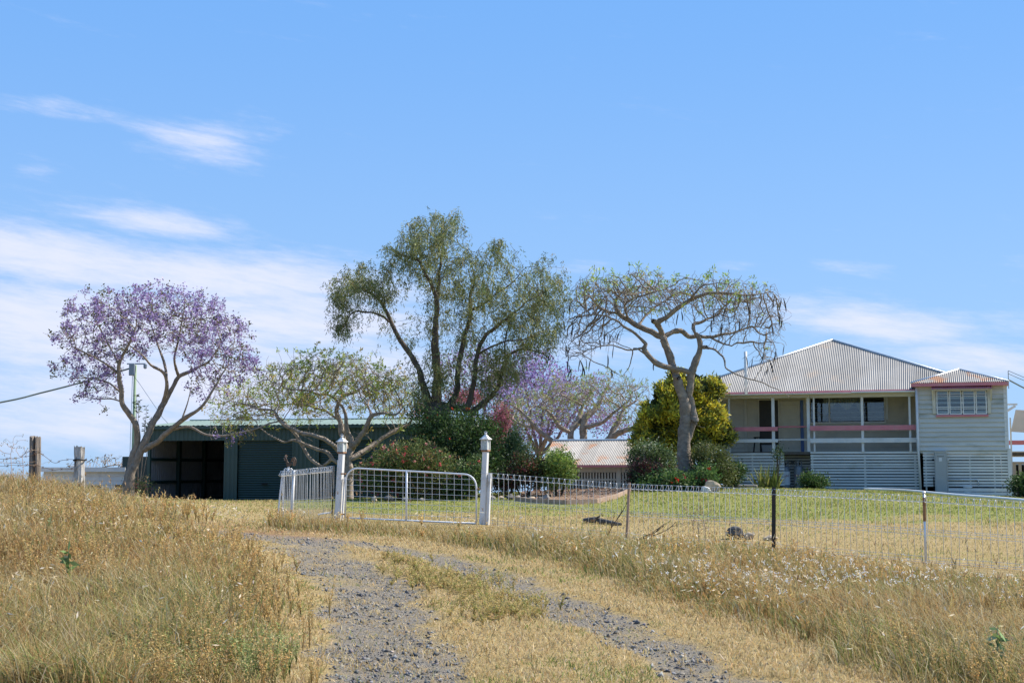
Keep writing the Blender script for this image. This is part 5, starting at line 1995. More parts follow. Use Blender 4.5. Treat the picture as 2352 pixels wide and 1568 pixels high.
# purple sprays on the low branch in front of the shed
# saplings between its stems
sg = on_ground(318, JY + 1.5)
sap = empty('sapling', sg, 0, 'thin leafy sapling rising behind the forked jacaranda trunk', 'sapling')
for k, (a, b) in enumerate([(655, 840), (712, 880), (700, 970), (745, 950), (640, 800)]):
    q = at(*z6(a, b), JY + 1.5) - sg
    MB().tube([(0, 0, 0), (q[0] * .6, q[1], q[2] * .5), tuple(q)], [.016, .011, .006], 5).build('stem', M_bark_jac, sap)
    rg_ = np.random.default_rng(60 + k)
    n = 22
    lay = rg_.random(n) * 2.6
    an = rg_.uniform(0, 6.28, n)
    Pq = q + np.stack([np.zeros(n), np.zeros(n), -lay * .22], -1)
    Dq = np.stack([np.cos(an), np.sin(an), rg_.normal(-.1, .5, n)], -1)
    leaves_obj('leaves', Pq, Dq, rg_.uniform(.10, .18, n), .05, pick_cols([(.07, .10, .04)], [1], n, rg_), (0, 0, 0), sap, rg_)


# --- 2, 4, 5 flat-topped poincianas
def poinciana(name, px, Y, label, limbs, ells, seed, natt, leaf_cols, leaf_w, n_leaf, bark, hang=0.0, tip=.006, step=.15, leaf_keep=.8, twk=2, group=None, di=2.0, dk=.22, twl=.38, leaf_top=0.0, tw_up=.15, top_pow=1.5, expo=2.15):
    root, g = tree_root(name, px, Y, label, group=group)
    tr = Tree(seed)
    for i, lm in enumerate(limbs):
        tr.limb(([(g[0], g[1], g[2] - .2, lm[0][3] * 1.15)] if i == 0 else []) + lm, wob=.018)
    tr.grow(ell_pts(tr.rng, ells, natt), step=step, di=di, dk=dk, bias=(0, 0, .0), tip=tip, expo=expo)
    rng = tr.rng
    P, D, tp = node_tips(tr)
    tr.twigs(tp, twk, twl, (0, 0, tw_up), tip=tip * .75, spread=.9)
    if hang > 0:
        pos = np.array(tr.pos)
        rad = np.array(tr.rad)
        cz = np.array([at(e[0], e[1], e[2])[2] for e in ells])
        sel = np.where((rad < .02) & (rng.random(len(pos)) < hang))[0]
        tr.twigs(sel, 1, .75, (0, 0, -.75), tip=tip * .8, seg=5, spread=.9)
    tr.mesh('trunk', g, bark, root, rough=.55)
    P, D, tp = node_tips(tr)
    if leaf_top > 0:
        zq = np.quantile(P[:, 2], [.05, .95])
        zr_ = np.clip((P[:, 2] - zq[0]) / (zq[1] - zq[0]), 0, 1)
        pk = leaf_keep * (1 - leaf_top + leaf_top * zr_ ** top_pow)
    else:
        pk = np.full(len(P), leaf_keep)
    sel = rng.random(len(P)) < pk
    P, D = P[sel], D[sel]
    # each tip carries a few feathery fronds: a fan of narrow leaflets
    PP = np.repeat(P, n_leaf, 0) + rng.normal(0, .045, (len(P) * n_leaf, 3))
    DD = clump_dirs(rng, len(PP), .25, np.repeat(D, n_leaf, 0) * .8)
    kk = np.repeat(rng.random(len(P)), n_leaf)
    ci = np.searchsorted(np.cumsum(leaf_w) / np.sum(leaf_w), kk)
    cols = jitter_col(np.array(leaf_cols)[np.minimum(ci, len(leaf_cols) - 1)], len(PP), rng, .2, .06)
    leaves_obj('crown', PP, DD, rng.uniform(.08, .17, len(PP)), rng.uniform(.025, .05, len(PP)), np.clip(cols * LEAF_GAIN * 1.3, 0, .8), g, root, rng)
    return root, g, tr


def q4(a, b):
    return 1212.7 + a * .35157, 581.9 + b * .35157


BY = 47.0
L4 = lambda rows: px_limb(rows, BY, q4)
limbsB = [
    L4([(1030, 1420, 0, .30), (1022, 1330, 0, .265), (1018, 1240, 0, .24), (1022, 1150, 0, .225), (1030, 1070, 0, .20), (1018, 960, 0, .19), (985, 865, 0, .165), (960, 770, 0, .145), (932, 680, 0, .13), (900, 600, 0, .13), (868, 545, 0, .14)]),
    L4([(1035, 1230, .05, .16), (1062, 1150, .02, .13), (1084, 1080, 0, .15), (1075, 1010, .02, .12), (1058, 930, .05, .125), (1062, 850, .05, .13), (1070, 775, .05, .14), (1098, 705, .1, .12), (1125, 630, .1, .10), (1118, 560, .1, .085), (1088, 510, .15, .075)]),
    L4([(1068, 780, .05, .11), (1010, 762, -.15, .10), (940, 748, -.3, .10), (880, 735, -.35, .10), (825, 705, -.4, .10), (780, 665, -.4, .095), (758, 620, -.4, .085), (772, 590, -.4, .07), (735, 548, -.5, .055), (650, 490, -.6, .045), (560, 430, -.8, .035), (430, 400, -1.1, .022), (330, 420, -1.3, .012)]),
    L4([(868, 545, 0, .11), (800, 510, .1, .10), (720, 470, .2, .095), (650, 430, .3, .09), (590, 390, .4, .08), (572, 330, .5, .06), (600, 270, .6, .045), (680, 230, .8, .03), (760, 200, 1.0, .016)]),
    L4([(590, 390, .4, .05), (500, 370, .7, .04), (420, 300, 1.0, .03), (360, 220, 1.2, .016)]),
    L4([(880, 545, 0, .11), (868, 500, -.1, .10), (845, 450, -.2, .11), (905, 418, -.3, .085), (960, 370, -.4, .08), (1050, 312, -.5, .07), (1170, 265, -.7, .06), (1300, 262, -.9, .045), (1450, 272, -1.1, .03), (1600, 250, -1.3, .015)]),
    L4([(885, 560, 0, .09), (930, 520, .2, .085), (1000, 505, .4, .08), (1050, 540, .5, .08), (1110, 540, .6, .07), (1190, 545, .8, .055), (1330, 520, 1.1, .04), (1480, 480, 1.3, .025), (1560, 500, 1.4, .012)]),
    L4([(1088, 510, .15, .065), (1080, 470, .3, .06), (1150, 440, .5, .05), (1240, 400, .8, .04), (1300, 330, 1.1, .03), (1400, 300, 1.4, .016)]),
    L4([(1190, 550, .8, .04), (1260, 580, .5, .035), (1330, 607, .3, .028)]),
    L4([(1135, 610, .1, .05), (1210, 625, -.3, .035), (1275, 680, -.7, .03), (1292, 750, -1, .027), (1360, 790, -1.3, .024), (1500, 840, -1.6, .02), (1640, 890, -1.8, .014), (1720, 945, -1.9, .008)]),
    L4([(760, 615, -.4, .045), (650, 630, -.8, .03), (540, 600, -1.1, .025), (430, 620, -1.4, .018), (300, 660, -1.6, .01)]),
    L4([(780, 665, -.4, .03), (690, 620, -.1, .025), (670, 720, .2, .018), (620, 800, .4, .010)]),
    L4([(720, 470, .2, .05), (760, 420, .8, .04), (850, 340, 1.5, .03), (1000, 250, 2.0, .018)]),
    L4([(650, 430, .3, .045), (640, 330, -.5, .035), (760, 270, -1.2, .028), (900, 230, -1.9, .016)]),
    L4([(958, 800, -.1, .10), (985, 818, -.35, .085), (990, 822, -.42, .03)]),
    L4([(1128, 612, .1, .08), (1165, 612, -.1, .06), (1172, 612, -.15, .02)]),
    L4([(1084, 1075, -.05, .14), (1098, 1085, -.22, .11), (1100, 1120, -.2, .04)]),
    L4([(845, 452, -.2, .10), (812, 440, -.3, .075), (806, 436, -.33, .02)]),
    L4([(1050, 312, -.5, .04), (1130, 220, -1.2, .03), (1250, 190, -1.9, .016)]),
]
ellsB = [(*q4(450, 215), BY, 62, 24, 2.2), (*q4(680, 205), BY, 80, 22, 2.8), (*q4(950, 228), BY, 85, 15, 3.0), (*q4(1200, 230), BY, 85, 15, 2.8), (*q4(1430, 265), BY, 70, 14, 2.2),
         (*q4(420, 330), BY, 60, 36, 2.0), (*q4(620, 330), BY, 70, 34, 2.4), (*q4(900, 300), BY, 70, 24, 2.4), (*q4(1250, 330), BY, 80, 28, 2.4), (*q4(1500, 340), BY, 62, 30, 1.8),
         (*q4(330, 480), BY, 40, 40, 1.5), (*q4(470, 520), BY, 45, 32, 1.6), (*q4(1580, 450), BY, 34, 42, 1.2), (*q4(1350, 470), BY, 60, 30, 1.6), (*q4(300, 620), BY, 36, 28, 1.2), (*q4(1560, 620), BY, 26, 36, 1.0)]
rootB, gB_, trB = poinciana('poinciana_tree', 1573, BY, 'bare flat-topped poinciana with twisted grey trunk and hanging dark pods', limbsB, ellsB, 17, 3800,
                            [(.15, .22, .03), (.22, .26, .05), (.12, .17, .035), (.26, .20, .07)], [4, 3, 2, 1], 11, M_bark_grey, hang=.03, tip=.0085, leaf_keep=.5, leaf_top=.99, tw_up=-.05, top_pow=3.2, expo=1.95, twk=1, di=2.2, dk=.125, step=.12, twl=.36)
# its seed pods
rng = np.random.default_rng(31)
pts_ = []
for i in range(9):
    u = i / 8
    pts_.append((.05 * math.sin(u * 2.2), 0, -u * .42))
mbp = MB()
for (x0_, _, z0_), (x1_, _, z1_) in zip(pts_[:-1], pts_[1:]):
    pass
mbp.tube(pts_, [.006, .018, .023, .025, .025, .025, .023, .017, .004], 6)
pm = bpy.data.meshes.new('seed_pod')
pm.from_pydata([(v[0], v[1] * .55, v[2]) for v in mbp.v], [], mbp.f)
pm.materials.append(M_pod)
posB = np.array(trB.pos)
spots = [(240, 380), (262, 340), (290, 450), (210, 500), (228, 430), (300, 470), (280, 600), (262, 620), (272, 590), (240, 720), (262, 710), (330, 690), (345, 680), (400, 680), (415, 690), (375, 740), (325, 760), (360, 810), (216, 830), (180, 780), (485, 530), (480, 540), (540, 520), (560, 620), (548, 640), (562, 745), (600, 500), (872, 660), (910, 360), (1000, 690), (1035, 640), (980, 400), (1035, 370), (1275, 360), (1270, 450), (1285, 470), (1330, 400), (1365, 440), (1440, 330), (1390, 240), (1605, 270), (1650, 300), (1665, 300), (1610, 450), (1615, 460), (1672, 400), (1682, 410), (1678, 440), (1640, 390), (1500, 660), (1560, 640), (1575, 690), (1570, 720), (1620, 630), (1668, 630), (1712, 620), (1490, 650), (1210, 380), (1190, 430), (130, 700)]
for a, b in spots:
    p = at(*q4(a, b), BY - 1.0)
    dxy = np.hypot(posB[:, 0] - p[0], (posB[:, 2] - p[2]))
    k = np.argmin(dxy + .06 * np.abs(posB[:, 1] - p[1]))
    o = link('seed_pod', pm, rootB)
    o.location = posB[k] - gB_ + np.array((0, 0, .005))
    o.rotation_euler = (rng.normal(0, .18), rng.normal(0, .18), rng.uniform(0, 6.28))
    o.scale = (1, 1, rng.uniform(.75, 1.2))

AY = 47.5
z3 = lambda a, b: (465.5 + a * .20833, 784 + b * .20833)
L3 = lambda rows: px_limb(rows, AY, z3)
limbsA = [
    L3([(1600, 1420, 0, .20), (1595, 1330, 0, .185), (1600, 1250, 0, .17)]),
    L3([(1600, 1250, 0, .10), (1560, 1120, .1, .10), (1530, 1000, .1, .10), (1520, 880, .2, .095), (1470, 780, .2, .08), (1500, 680, .2, .07), (1540, 600, .3, .06), (1660, 570, .4, .05), (1760, 500, .6, .035), (1900, 440, .8, .02)]),
    L3([(1620, 1230, 0, .11), (1640, 1130, -.1, .10), (1600, 1000, -.2, .09), (1580, 880, -.3, .075), (1560, 760, -.4, .05), (1420, 600, -.6, .045), (1300, 580, -.8, .04), (1130, 540, -1, .035), (940, 520, -1.2, .025), (760, 450, -1.4, .012)]),
    L3([(1640, 1180, 0, .11), (1700, 1100, -.3, .10), (1770, 1000, -.5, .09), (1820, 900, -.7, .085), (1860, 830, -.8, .07), (1960, 790, -1, .055), (2130, 800, -1.2, .04), (2200, 740, -1.3, .025)]),
    L3([(1640, 1290, 0, .10), (1760, 1220, .3, .095), (1900, 1130, .6, .09), (2040, 1030, .8, .08), (2180, 960, 1.0, .07), (2280, 900, 1.1, .05), (2330, 820, 1.2, .03)]),
    L3([(1590, 1300, 0, .09), (1480, 1180, -.4, .085), (1420, 1130, -.6, .08), (1280, 1050, -.8, .075), (1100, 1010, -1.0, .07), (960, 950, -1.2, .065), (850, 870, -1.3, .06), (780, 760, -1.4, .045), (620, 740, -1.5, .035), (470, 690, -1.6, .025), (300, 650, -1.7, .012)]),
    L3([(1570, 1370, 0, .08), (1460, 1320, -.2, .075), (1380, 1230, -.3, .07), (1260, 1190, -.4, .06), (1120, 1130, -.5, .055), (1000, 1080, -.6, .045), (900, 1110, -.7, .035), (760, 1040, -.9, .03), (620, 950, -1.1, .018)]),
    L3([(1320, 1380, .1, .06), (1220, 1330, .2, .06), (1140, 1220, .3, .06), (1070, 1090, .3, .055), (960, 960, .2, .05), (850, 840, .1, .04), (700, 780, -.1, .03)]),
    L3([(850, 870, -1.3, .035), (720, 910, -1.4, .03), (560, 970, -1.6, .025), (300, 1010, -1.8, .018), (90, 1080, -1.9, .010)]),
    L3([(1520, 880, .2, .05), (1360, 770, .6, .045), (1160, 700, 1.0, .04), (960, 690, 1.3, .03), (780, 700, 1.5, .014)]),
    L3([(1540, 600, .3, .045), (1500, 450, .2, .035), (1380, 330, 0, .028), (1200, 260, -.3, .014)]),
    L3([(1860, 830, -.8, .04), (1830, 650, -.5, .03), (1950, 520, -.2, .022), (2100, 420, 0, .012)]),
]
ellsA = [(*z3(350, 640), AY, 50, 26, 1.8), (*z3(600, 560), AY, 50, 36, 2.2), (*z3(900, 430), AY, 55, 40, 2.6), (*z3(1300, 300), AY, 75, 36, 3.0), (*z3(1600, 350), AY, 65, 40, 3.0),
         (*z3(1900, 430), AY, 60, 36, 2.6), (*z3(2120, 520), AY, 48, 44, 2.2), (*z3(2200, 720), AY, 34, 36, 1.8), (*z3(1000, 620), AY, 60, 34, 2.4), (*z3(600, 760), AY, 55, 32, 2.0),
         (*z3(1300, 500), AY, 60, 36, 2.6), (*z3(1750, 600), AY, 70, 36, 2.6), (*z3(1300, 750), AY, 50, 26, 2.0), (*z3(1960, 680), AY, 50, 26, 2.0), (*z3(250, 860), AY, 40, 26, 1.5), (*z3(1780, 1020), AY, 14, 10, .6)]
poinciana('poinciana_tree', 797, AY, 'wide low poinciana with pale branches spreading before the green shed', limbsA, ellsA, 23, 4200,
          [(.17, .22, .03), (.23, .26, .04), (.27, .20, .045), (.17, .15, .04)], [5, 3, 1.5, 1], 11, M_bark_pale, tip=.007, leaf_keep=.62, twk=1, di=2.2, dk=.13, step=.13, hang=.005)

CY = 66.0
zc = lambda a, b: (1163.7 + .1875 * a, 784 + .1875 * b)
LC = lambda rows: px_limb(rows, CY, zc)
limbsC = [
    LC([(860, 1400, 0, .30), (800, 1250, 0, .26)]),
    LC([(800, 1250, 0, .17), (780, 1120, 0, .16), (860, 1000, .3, .14), (900, 880, .5, .11), (940, 760, .7, .08), (1060, 600, 1.0, .05)]),
    LC([(780, 1120, 0, .12), (650, 1040, -.4, .11), (580, 940, -.6, .09), (480, 840, -.8, .06), (300, 760, -1, .03)]),
    LC([(860, 1330, 0, .2), (935, 1210, .2, .19), (935, 1080, .2, .18), (960, 940, .3, .17), (1050, 860, .5, .15), (1150, 720, .8, .11), (1180, 620, 1, .07)]),
    LC([(950, 1050, .2, .11), (1060, 1030, -.3, .10), (1200, 970, -.8, .09), (1330, 860, -1.2, .06), (1500, 730, -1.6, .03)]),
    LC([(860, 1380, 0, .2), (1060, 1300, .3, .19), (1250, 1210, .5, .18), (1300, 1090, .6, .16), (1380, 960, .8, .12), (1440, 820, 1.0, .08), (1600, 720, 1.3, .04)]),
    LC([(1250, 1200, .5, .16), (1360, 1130, .2, .15), (1480, 1080, -.1, .12), (1620, 1020, -.4, .08)]),
    LC([(860, 1380, 0, .16), (650, 1290, -.3, .15), (530, 1200, -.5, .13), (400, 1100, -.7, .12), (350, 1040, -.8, .11), (200, 870, -1, .07), (100, 800, -1.2, .04)]),
    LC([(350, 1040, -.8, .08), (230, 1030, -.5, .07), (70, 960, -.2, .05)]),
    LC([(935, 780, .7, .06), (800, 720, .2, .05), (660, 640, -.4, .03)]),
]
ellsC = [(*zc(700, 620), CY, 75, 34, 3.5), (*zc(1000, 560), CY, 75, 30, 3.6), (*zc(1300, 560), CY, 80, 30, 3.4), (*zc(1550, 660), CY, 50, 34, 2.6), (*zc(400, 720), CY, 70, 36, 3.0), (*zc(150, 820), CY, 48, 34, 2.2),
         (*zc(1150, 760), CY, 80, 34, 3.0), (*zc(1400, 850), CY, 60, 34, 2.4), (*zc(700, 850), CY, 70, 34, 2.6), (*zc(250, 1000), CY, 45, 30, 2.0)]
poinciana('poinciana_tree', 1325, CY, 'pale-limbed poinciana spreading behind the rusty-roofed garden shed', limbsC, ellsC, 29, 2400,
          [(.13, .18, .035), (.17, .20, .05), (.20, .16, .06)], [4, 3, 2], 12, M_bark_pale, tip=.010, leaf_keep=.7, twk=1, di=2.8, dk=.21, step=.18, twl=.45)


# --- purple jacarandas far behind
def far_jac(name, px, Y, label, ells, seed, natt, gcols, nl, green_f):
    root, g = tree_root(name, px, Y, label)
    tr = Tree(seed)
    c0 = at(ells[0][0], ells[0][1] + ells[0][4], Y)
    tr.limb([(g[0], g[1], g[2] - .2, .28), (g[0] + .1, g[1], g[2] + 1.5, .22), (c0[0] * .4 + g[0] * .6, g[1], g[2] + 3, .18)])
    for k, e in enumerate(ells[:6]):
        p = at(e[0], e[1], Y)
        q = np.array(tr.pos[min(12, len(tr.pos) - 1) + 0])
        q = np.array((c0[0] * .4 + g[0] * .6, g[1], g[2] + 3))
        m_ = (p + q) / 2 + np.array((0, (k % 3 - 1) * .8, -.3))
        tr.limb([(*q, .12), (*m_, .08), (*p, .03)], wob=.04)
    tr.grow(ell_pts(tr.rng, ells, natt), step=.22, di=3.2, dk=.24, tip=.008)
    rng = tr.rng
    tr.twigs(tr.tips(), 1, .4, (0, 0, .3), tip=.007)
    tr.mesh('trunk', g, M_bark_jac, root)
    P, D, tp = node_tips(tr)
    PP = np.repeat(P, nl, 0) + rng.normal(0, .20, (len(P) * nl, 3))
    purple = pick_cols([(.34, .245, .51), (.28, .195, .44), (.44, .34, .60)], [4, 2, 2], len(PP), rng, .14)
    gr = pick_cols(gcols, [1] * len(gcols), len(PP), rng, .2)
    isg = np.repeat(rng.random(len(P)), nl) < green_f
    leaves_obj('crown', PP, clump_dirs(rng, len(PP), .2), rng.uniform(.12, .20, len(PP)), rng.uniform(.07, .12, len(PP)), np.where(isg[:, None], gr, purple), g, root, rng, M_flower)


JB = 77.0
far_jac('jacaranda_tree', 1230, JB, 'tall jacaranda in full purple bloom behind the pale-limbed poinciana',
        [(1250, 870, JB, 55, 40, 2.6), (1200, 850, JB, 50, 36, 2.6), (1300, 890, JB, 50, 30, 2.6), (1270, 930, JB, 80, 46, 3), (1180, 900, JB, 60, 50, 3), (1350, 900, JB, 40, 28, 2), (1220, 980, JB, 70, 36, 2.5), (1330, 960, JB, 70, 30, 2.5), (1225, 825, JB, 28, 18, 1.6), (1400, 975, JB, 45, 30, 2)],
        41, 2000, [(.10, .13, .035), (.14, .15, .05)], 14, .16)
far_jac('jacaranda_tree', 1085, 74.0, 'jacaranda with mixed purple and green crown seen between the dark pepper tree stems',
        [(1085, 850, 74, 55, 46, 2.5), (1040, 870, 74, 40, 50, 2.2), (1130, 860, 74, 50, 46, 2.2), (1160, 930, 74, 50, 60, 2.2), (1100, 920, 74, 60, 40, 2.2), (1190, 990, 74, 40, 40, 1.8)],
        43, 800, [(.08, .11, .03), (.12, .13, .045)], 13, .42)

# --- 3 pepper tree
z5 = lambda a, b: (722.7 + a * .4062, 465.5 + b * .4062)
PY = 46.0
root, g = tree_root('pepper_tree', 1003, PY, 'tall weeping pepper tree with many dark stems rising from one stump')
tr = Tree(7)
L5 = lambda rows: px_limb(rows, PY, z5)
thin_ = lambda rows, k: [(*q[:3], q[3] * k) for q in rows]
tr.limb([(g[0], g[1], g[2] - .3, .62)] + L5([(700, 1500, 0, .56), (690, 1350, 0, .50), (690, 1250, 0, .50), (695, 1180, 0, .48), (700, 1130, 0, .40)]), wob=.02)
tr.limb(thin_(L5([(660, 1170, 0, .26), (630, 1080, .1, .19), (595, 960, .2, .16), (545, 860, .3, .14), (485, 780, .4, .125), (440, 690, .5, .11), (400, 610, .6, .09), (360, 540, .7, .075), (270, 485, .9, .055), (200, 480, 1.0, .035), (150, 520, 1.1, .015)]), .66), wob=.02)
tr.limb(thin_(L5([(430, 680, .5, .07), (380, 640, .2, .065), (300, 620, -.1, .055), (215, 620, -.3, .045), (180, 670, -.4, .03), (160, 740, -.5, .012)]), .66), wob=.02)
tr.limb(thin_(L5([(690, 1150, 0, .28), (690, 1000, -.1, .235), (688, 900, -.2, .215), (680, 790, -.3, .20), (685, 680, -.3, .16), (692, 560, -.3, .13), (640, 420, -.5, .09), (580, 325, -.7, .06), (480, 290, -.9, .03)]), .66), wob=.025)
tr.limb(thin_(L5([(692, 560, -.3, .10), (705, 440, 0, .08), (718, 300, .3, .06), (722, 170, .5, .03), (720, 90, .5, .012)]), .66), wob=.025)
tr.limb(thin_(L5([(770, 1150, .2, .22), (805, 1060, .3, .16), (818, 900, .5, .14), (850, 760, .7, .125), (882, 620, .8, .11), (880, 530, .9, .085), (905, 430, 1.0, .05), (880, 330, 1.1, .02)]), .66), wob=.02)
tr.limb(thin_(L5([(884, 612, .8, .07), (960, 570, .5, .06), (1030, 510, .2, .05), (1110, 460, 0, .035), (1180, 380, -.2, .015)]), .66), wob=.015)
tr.limb(thin_(L5([(860, 1170, -.2, .2), (885, 1080, -.3, .15), (905, 980, -.4, .135), (920, 860, -.5, .12), (960, 760, -.6, .105), (1040, 690, -.8, .085), (1120, 630, -1, .065), (1200, 560, -1.1, .045), (1290, 515, -1.2, .02)]), .66), wob=.02)
tr.limb(thin_(L5([(922, 860, -.5, .07), (1000, 815, -.8, .06), (1080, 785, -1.1, .05), (1180, 770, -1.3, .035), (1290, 735, -1.5, .018)]), .66), wob=.015)
tr.limb(thin_(L5([(880, 1190, .3, .17), (1020, 1070, .6, .12), (1050, 990, .7, .105), (1075, 900, .8, .09), (1110, 850, .9, .07), (1190, 830, 1.0, .055), (1290, 850, 1.1, .035), (1325, 890, 1.1, .015)]), .66), wob=.02)
tr.limb(thin_(L5([(1075, 900, .8, .05), (1080, 760, 1.0, .04), (1130, 640, 1.2, .03), (1250, 580, 1.4, .016)]), .66))
ellsP = [(*z5(720, 150), PY, 60, 48, 2.0), (*z5(560, 140), PY, 40, 30, 1.6), (*z5(830, 130), PY, 22, 26, 1.2), (*z5(640, 260), PY, 75, 42, 2.6), (*z5(470, 280), PY, 42, 38, 1.8), (*z5(820, 290), PY, 70, 48, 2.6), (*z5(1000, 290), PY, 60, 36, 2.2),
         (*z5(310, 400), PY, 60, 36, 2.0), (*z5(190, 490), PY, 50, 44, 1.8), (*z5(160, 640), PY, 42, 46, 1.5), (*z5(700, 420), PY, 95, 60, 2.8), (*z5(950, 430), PY, 90, 60, 2.8), (*z5(1180, 430), PY, 70, 48, 2.4), (*z5(1330, 380), PY, 52, 40, 1.8),
         (*z5(1320, 520), PY, 55, 50, 2.0), (*z5(1150, 590), PY, 85, 42, 2.4), (*z5(1320, 680), PY, 42, 36, 1.6), (*z5(1180, 720), PY, 60, 36, 2.0), (*z5(860, 700), PY, 50, 50, 1.8), (*z5(640, 620), PY, 34, 40, 1.5),
         (*z5(380, 480), PY, 40, 36, 1.6), (*z5(620, 800), PY, 34, 36, 1.4), (*z5(800, 880), PY, 30, 36, 1.4), (*z5(1110, 930), PY, 36, 50, 1.6), (*z5(540, 930), PY, 26, 40, 1.2), (*z5(980, 930), PY, 30, 40, 1.4), (*z5(700, 980), PY, 60, 40, 1.6), (*z5(600, 1090), PY, 36, 40, 1.4)]
tr.grow(ell_pts(tr.rng, ellsP, 1700), step=.15, di=2.4, dk=.24, bias=(0, 0, .02), tip=.006)
rng = tr.rng
tr.mesh('trunk', g, M_bark_dark, root, rough=.35)
# weeping fronds: strands that start at thin twigs and hang, each with narrow leaflets
pos = np.array(tr.pos)
rad = np.array(tr.rad)
thin = np.where(rad < .016)[0]
ns = 7800
st0 = pos[rng.choice(thin, ns)] + rng.normal(0, .10, (ns, 3))
gap = fbm(st0[:, 0] + st0[:, 1] * .6, st0[:, 2] + st0[:, 1] * .5, .95, 12)
st0 = st0[rng.random(ns) < np.clip((gap - .31) / .20, .09, 1)]
st0 = np.vstack([st0, pos[rng.choice(np.where((rad > .03) & (pos[:, 2] > g[2] + 2.6))[0], 620)] + rng.normal(0, .30, (620, 3))])
ns = len(st0)
az_ = rng.uniform(0, 2 * np.pi, ns)
outw = np.stack([np.cos(az_), np.sin(az_), np.zeros(ns)], -1)
Ls = rng.uniform(.25, .75, ns)
Ps, Ds, Cs = [], [], []
tone = pick_cols([(.085, .098, .034), (.112, .122, .044), (.06, .073, .028), (.165, .165, .072), (.145, .122, .045)], [4, 3, 3, 1.5, .6], ns, rng, .2, .05)
nl = 11
for k in range(nl):
    u = (k + .5) / nl
    c_ = st0 + outw * (Ls * .45 * u)[:, None] + np.stack([np.zeros(ns), np.zeros(ns), Ls * (.25 * u - 1.05 * u * u)], -1)
    c_ += rng.normal(0, .03, c_.shape)
    Ps.append(c_)
    Ds.append(unit(outw * (.5 * (1 - u)) + rng.normal(0, .5, (ns, 3)) + np.array((0, 0, -.75))))
    Cs.append(tone * rng.uniform(.8, 1.25, (ns, 1)))
Pp, Dp, Cp = np.vstack(Ps), np.vstack(Ds), np.vstack(Cs)
leaves_obj('crown', Pp, Dp, rng.uniform(.09, .17, len(Pp)), rng.uniform(.018, .032, len(Pp)), Cp * 2.0, g, root, rng)

# ------------------------------------------------------------------ shrubs
def shrub(name, px, Y, ells, n, leaf, cols, wts, label, cat='shrub', seed=1, flowers=None, group=None, up=.35, shell=.45, stems=5, val=.25, floor=None, lump=.22, wfac=.5):
    """ells: (px, py, rx, ry, depth radius m); flowers: (count, size, [cols])"""
    root, g = tree_root(name, px, Y, label, cat, group)
    rng = np.random.default_rng(seed)
    E = [(e[0], e[1], Y + (e[5] if len(e) > 5 else 0), e[2], e[3], e[4]) for e in ells]
    # leaves sit in small sprays so that the outline breaks up
    nc = max(30, n // 16)
    C = ell_pts(rng, E, nc, shell)
    mid = np.mean([at(e[0], e[1], e[2]) for e in E], 0)
    P = np.repeat(C, 16, 0) + rng.normal(0, lump * .5, (nc * 16, 3))
    P[:, 2] = np.maximum(P[:, 2], H(P[:, 0], P[:, 1]) + .03)
    out = unit(P - mid)
    D = clump_dirs(rng, len(P), up, out * .7)
    k = rng.choice(len(cols), nc, p=np.array(wts) / sum(wts))
    base = np.repeat(np.array(cols)[k], 16, 0)
    cc = jitter_col(base, len(P), rng, val, .06)
    leaves_obj('foliage', P, D, rng.uniform(.7, 1.35, len(P)) * leaf, rng.uniform(.7, 1.3, len(P)) * leaf * wfac, np.clip(cc * LEAF_GAIN, 0, .8), g, root, rng)
    # stems from the ground up into the bush
    mb = MB()
    for i in range(stems):
        e = C[rng.integers(nc)] - g
        b = np.array((e[0] * .25, e[1] * .25, -.05))
        mb.tube([tuple(b), tuple((b + e) * .5 + rng.normal(0, .06, 3)), tuple(e)], [.03, .02, .008], 5)
    mb.build('stem', M_bark_dark, root)
    if flowers:
        cnt, fs, fc = flowers
        Cf = ell_pts(rng, E, cnt * 3, .93)
        Cf = Cf[(Cf[:, 1] < Y + .35) | (Cf[:, 2] > mid[2])][:cnt]
        for ci, c0 in enumerate(fc):
            Pf = rng.normal(0, .18, (9, 3))
            V, F_ = leaf_quads(Pf, clump_dirs(rng, 9, .3), np.full(9, .9), np.full(9, .75), rng)
            proto = None
            for q in Cf[ci::len(fc)]:
                if proto is None:
                    o = np_mesh('flower', V, F_, M_flower, root, col=np.repeat(jitter_col(np.array(c0), 9, rng, .15, .05), 4, 0))
                    proto = o
                else:
                    o = link('flower', proto.data, root)
                o.location = q - g
                o.rotation_euler = tuple(rng.uniform(0, 6.28, 3))
                sc_ = fs * rng.uniform(.6, 1.15)
                o.scale = (sc_, sc_, sc_)
    return root, g


DG = [(.035, .065, .018), (.05, .085, .022), (.025, .045, .014)]
# tall glossy dark shrub under the pepper tree
shrub('camellia_bush', 1045, 43.6, [(1040, 990, 66, 60, 1.5), (1000, 1030, 50, 60, 1.3), (1090, 1030, 56, 60, 1.4), (1060, 1080, 70, 55, 1.4), (1120, 1000, 36, 40, 1.1), (970, 975, 30, 38, 1.0), (1130, 1075, 40, 50, 1.2)],
      20000, .10, DG + [(.07, .11, .035)], [4, 3, 3, 1], 'tall glossy dark green bush growing at the foot of the pepper tree', seed=2, flowers=(16, .08, [(.55, .08, .04)]), lump=.26, val=.3)
# pink-plumed shrub behind it
shrub('pink_plume_shrub', 1100, 47.5, [(1150, 955, 17, 30, .7), (1160, 975, 12, 26, .6), (1075, 915, 40, 16, .8), (968, 940, 12, 14, .5), (1135, 980, 26, 34, .8), (1130, 1010, 28, 40, .8), (1045, 920, 18, 12, .5)],
      8000, .09, [(.34, .12, .16), (.40, .17, .20), (.25, .10, .12), (.10, .10, .045)], [4, 3, 2, 2], 'feathery shrub with pink plumes showing around the pepper tree', seed=3, lump=.2, wfac=.4)
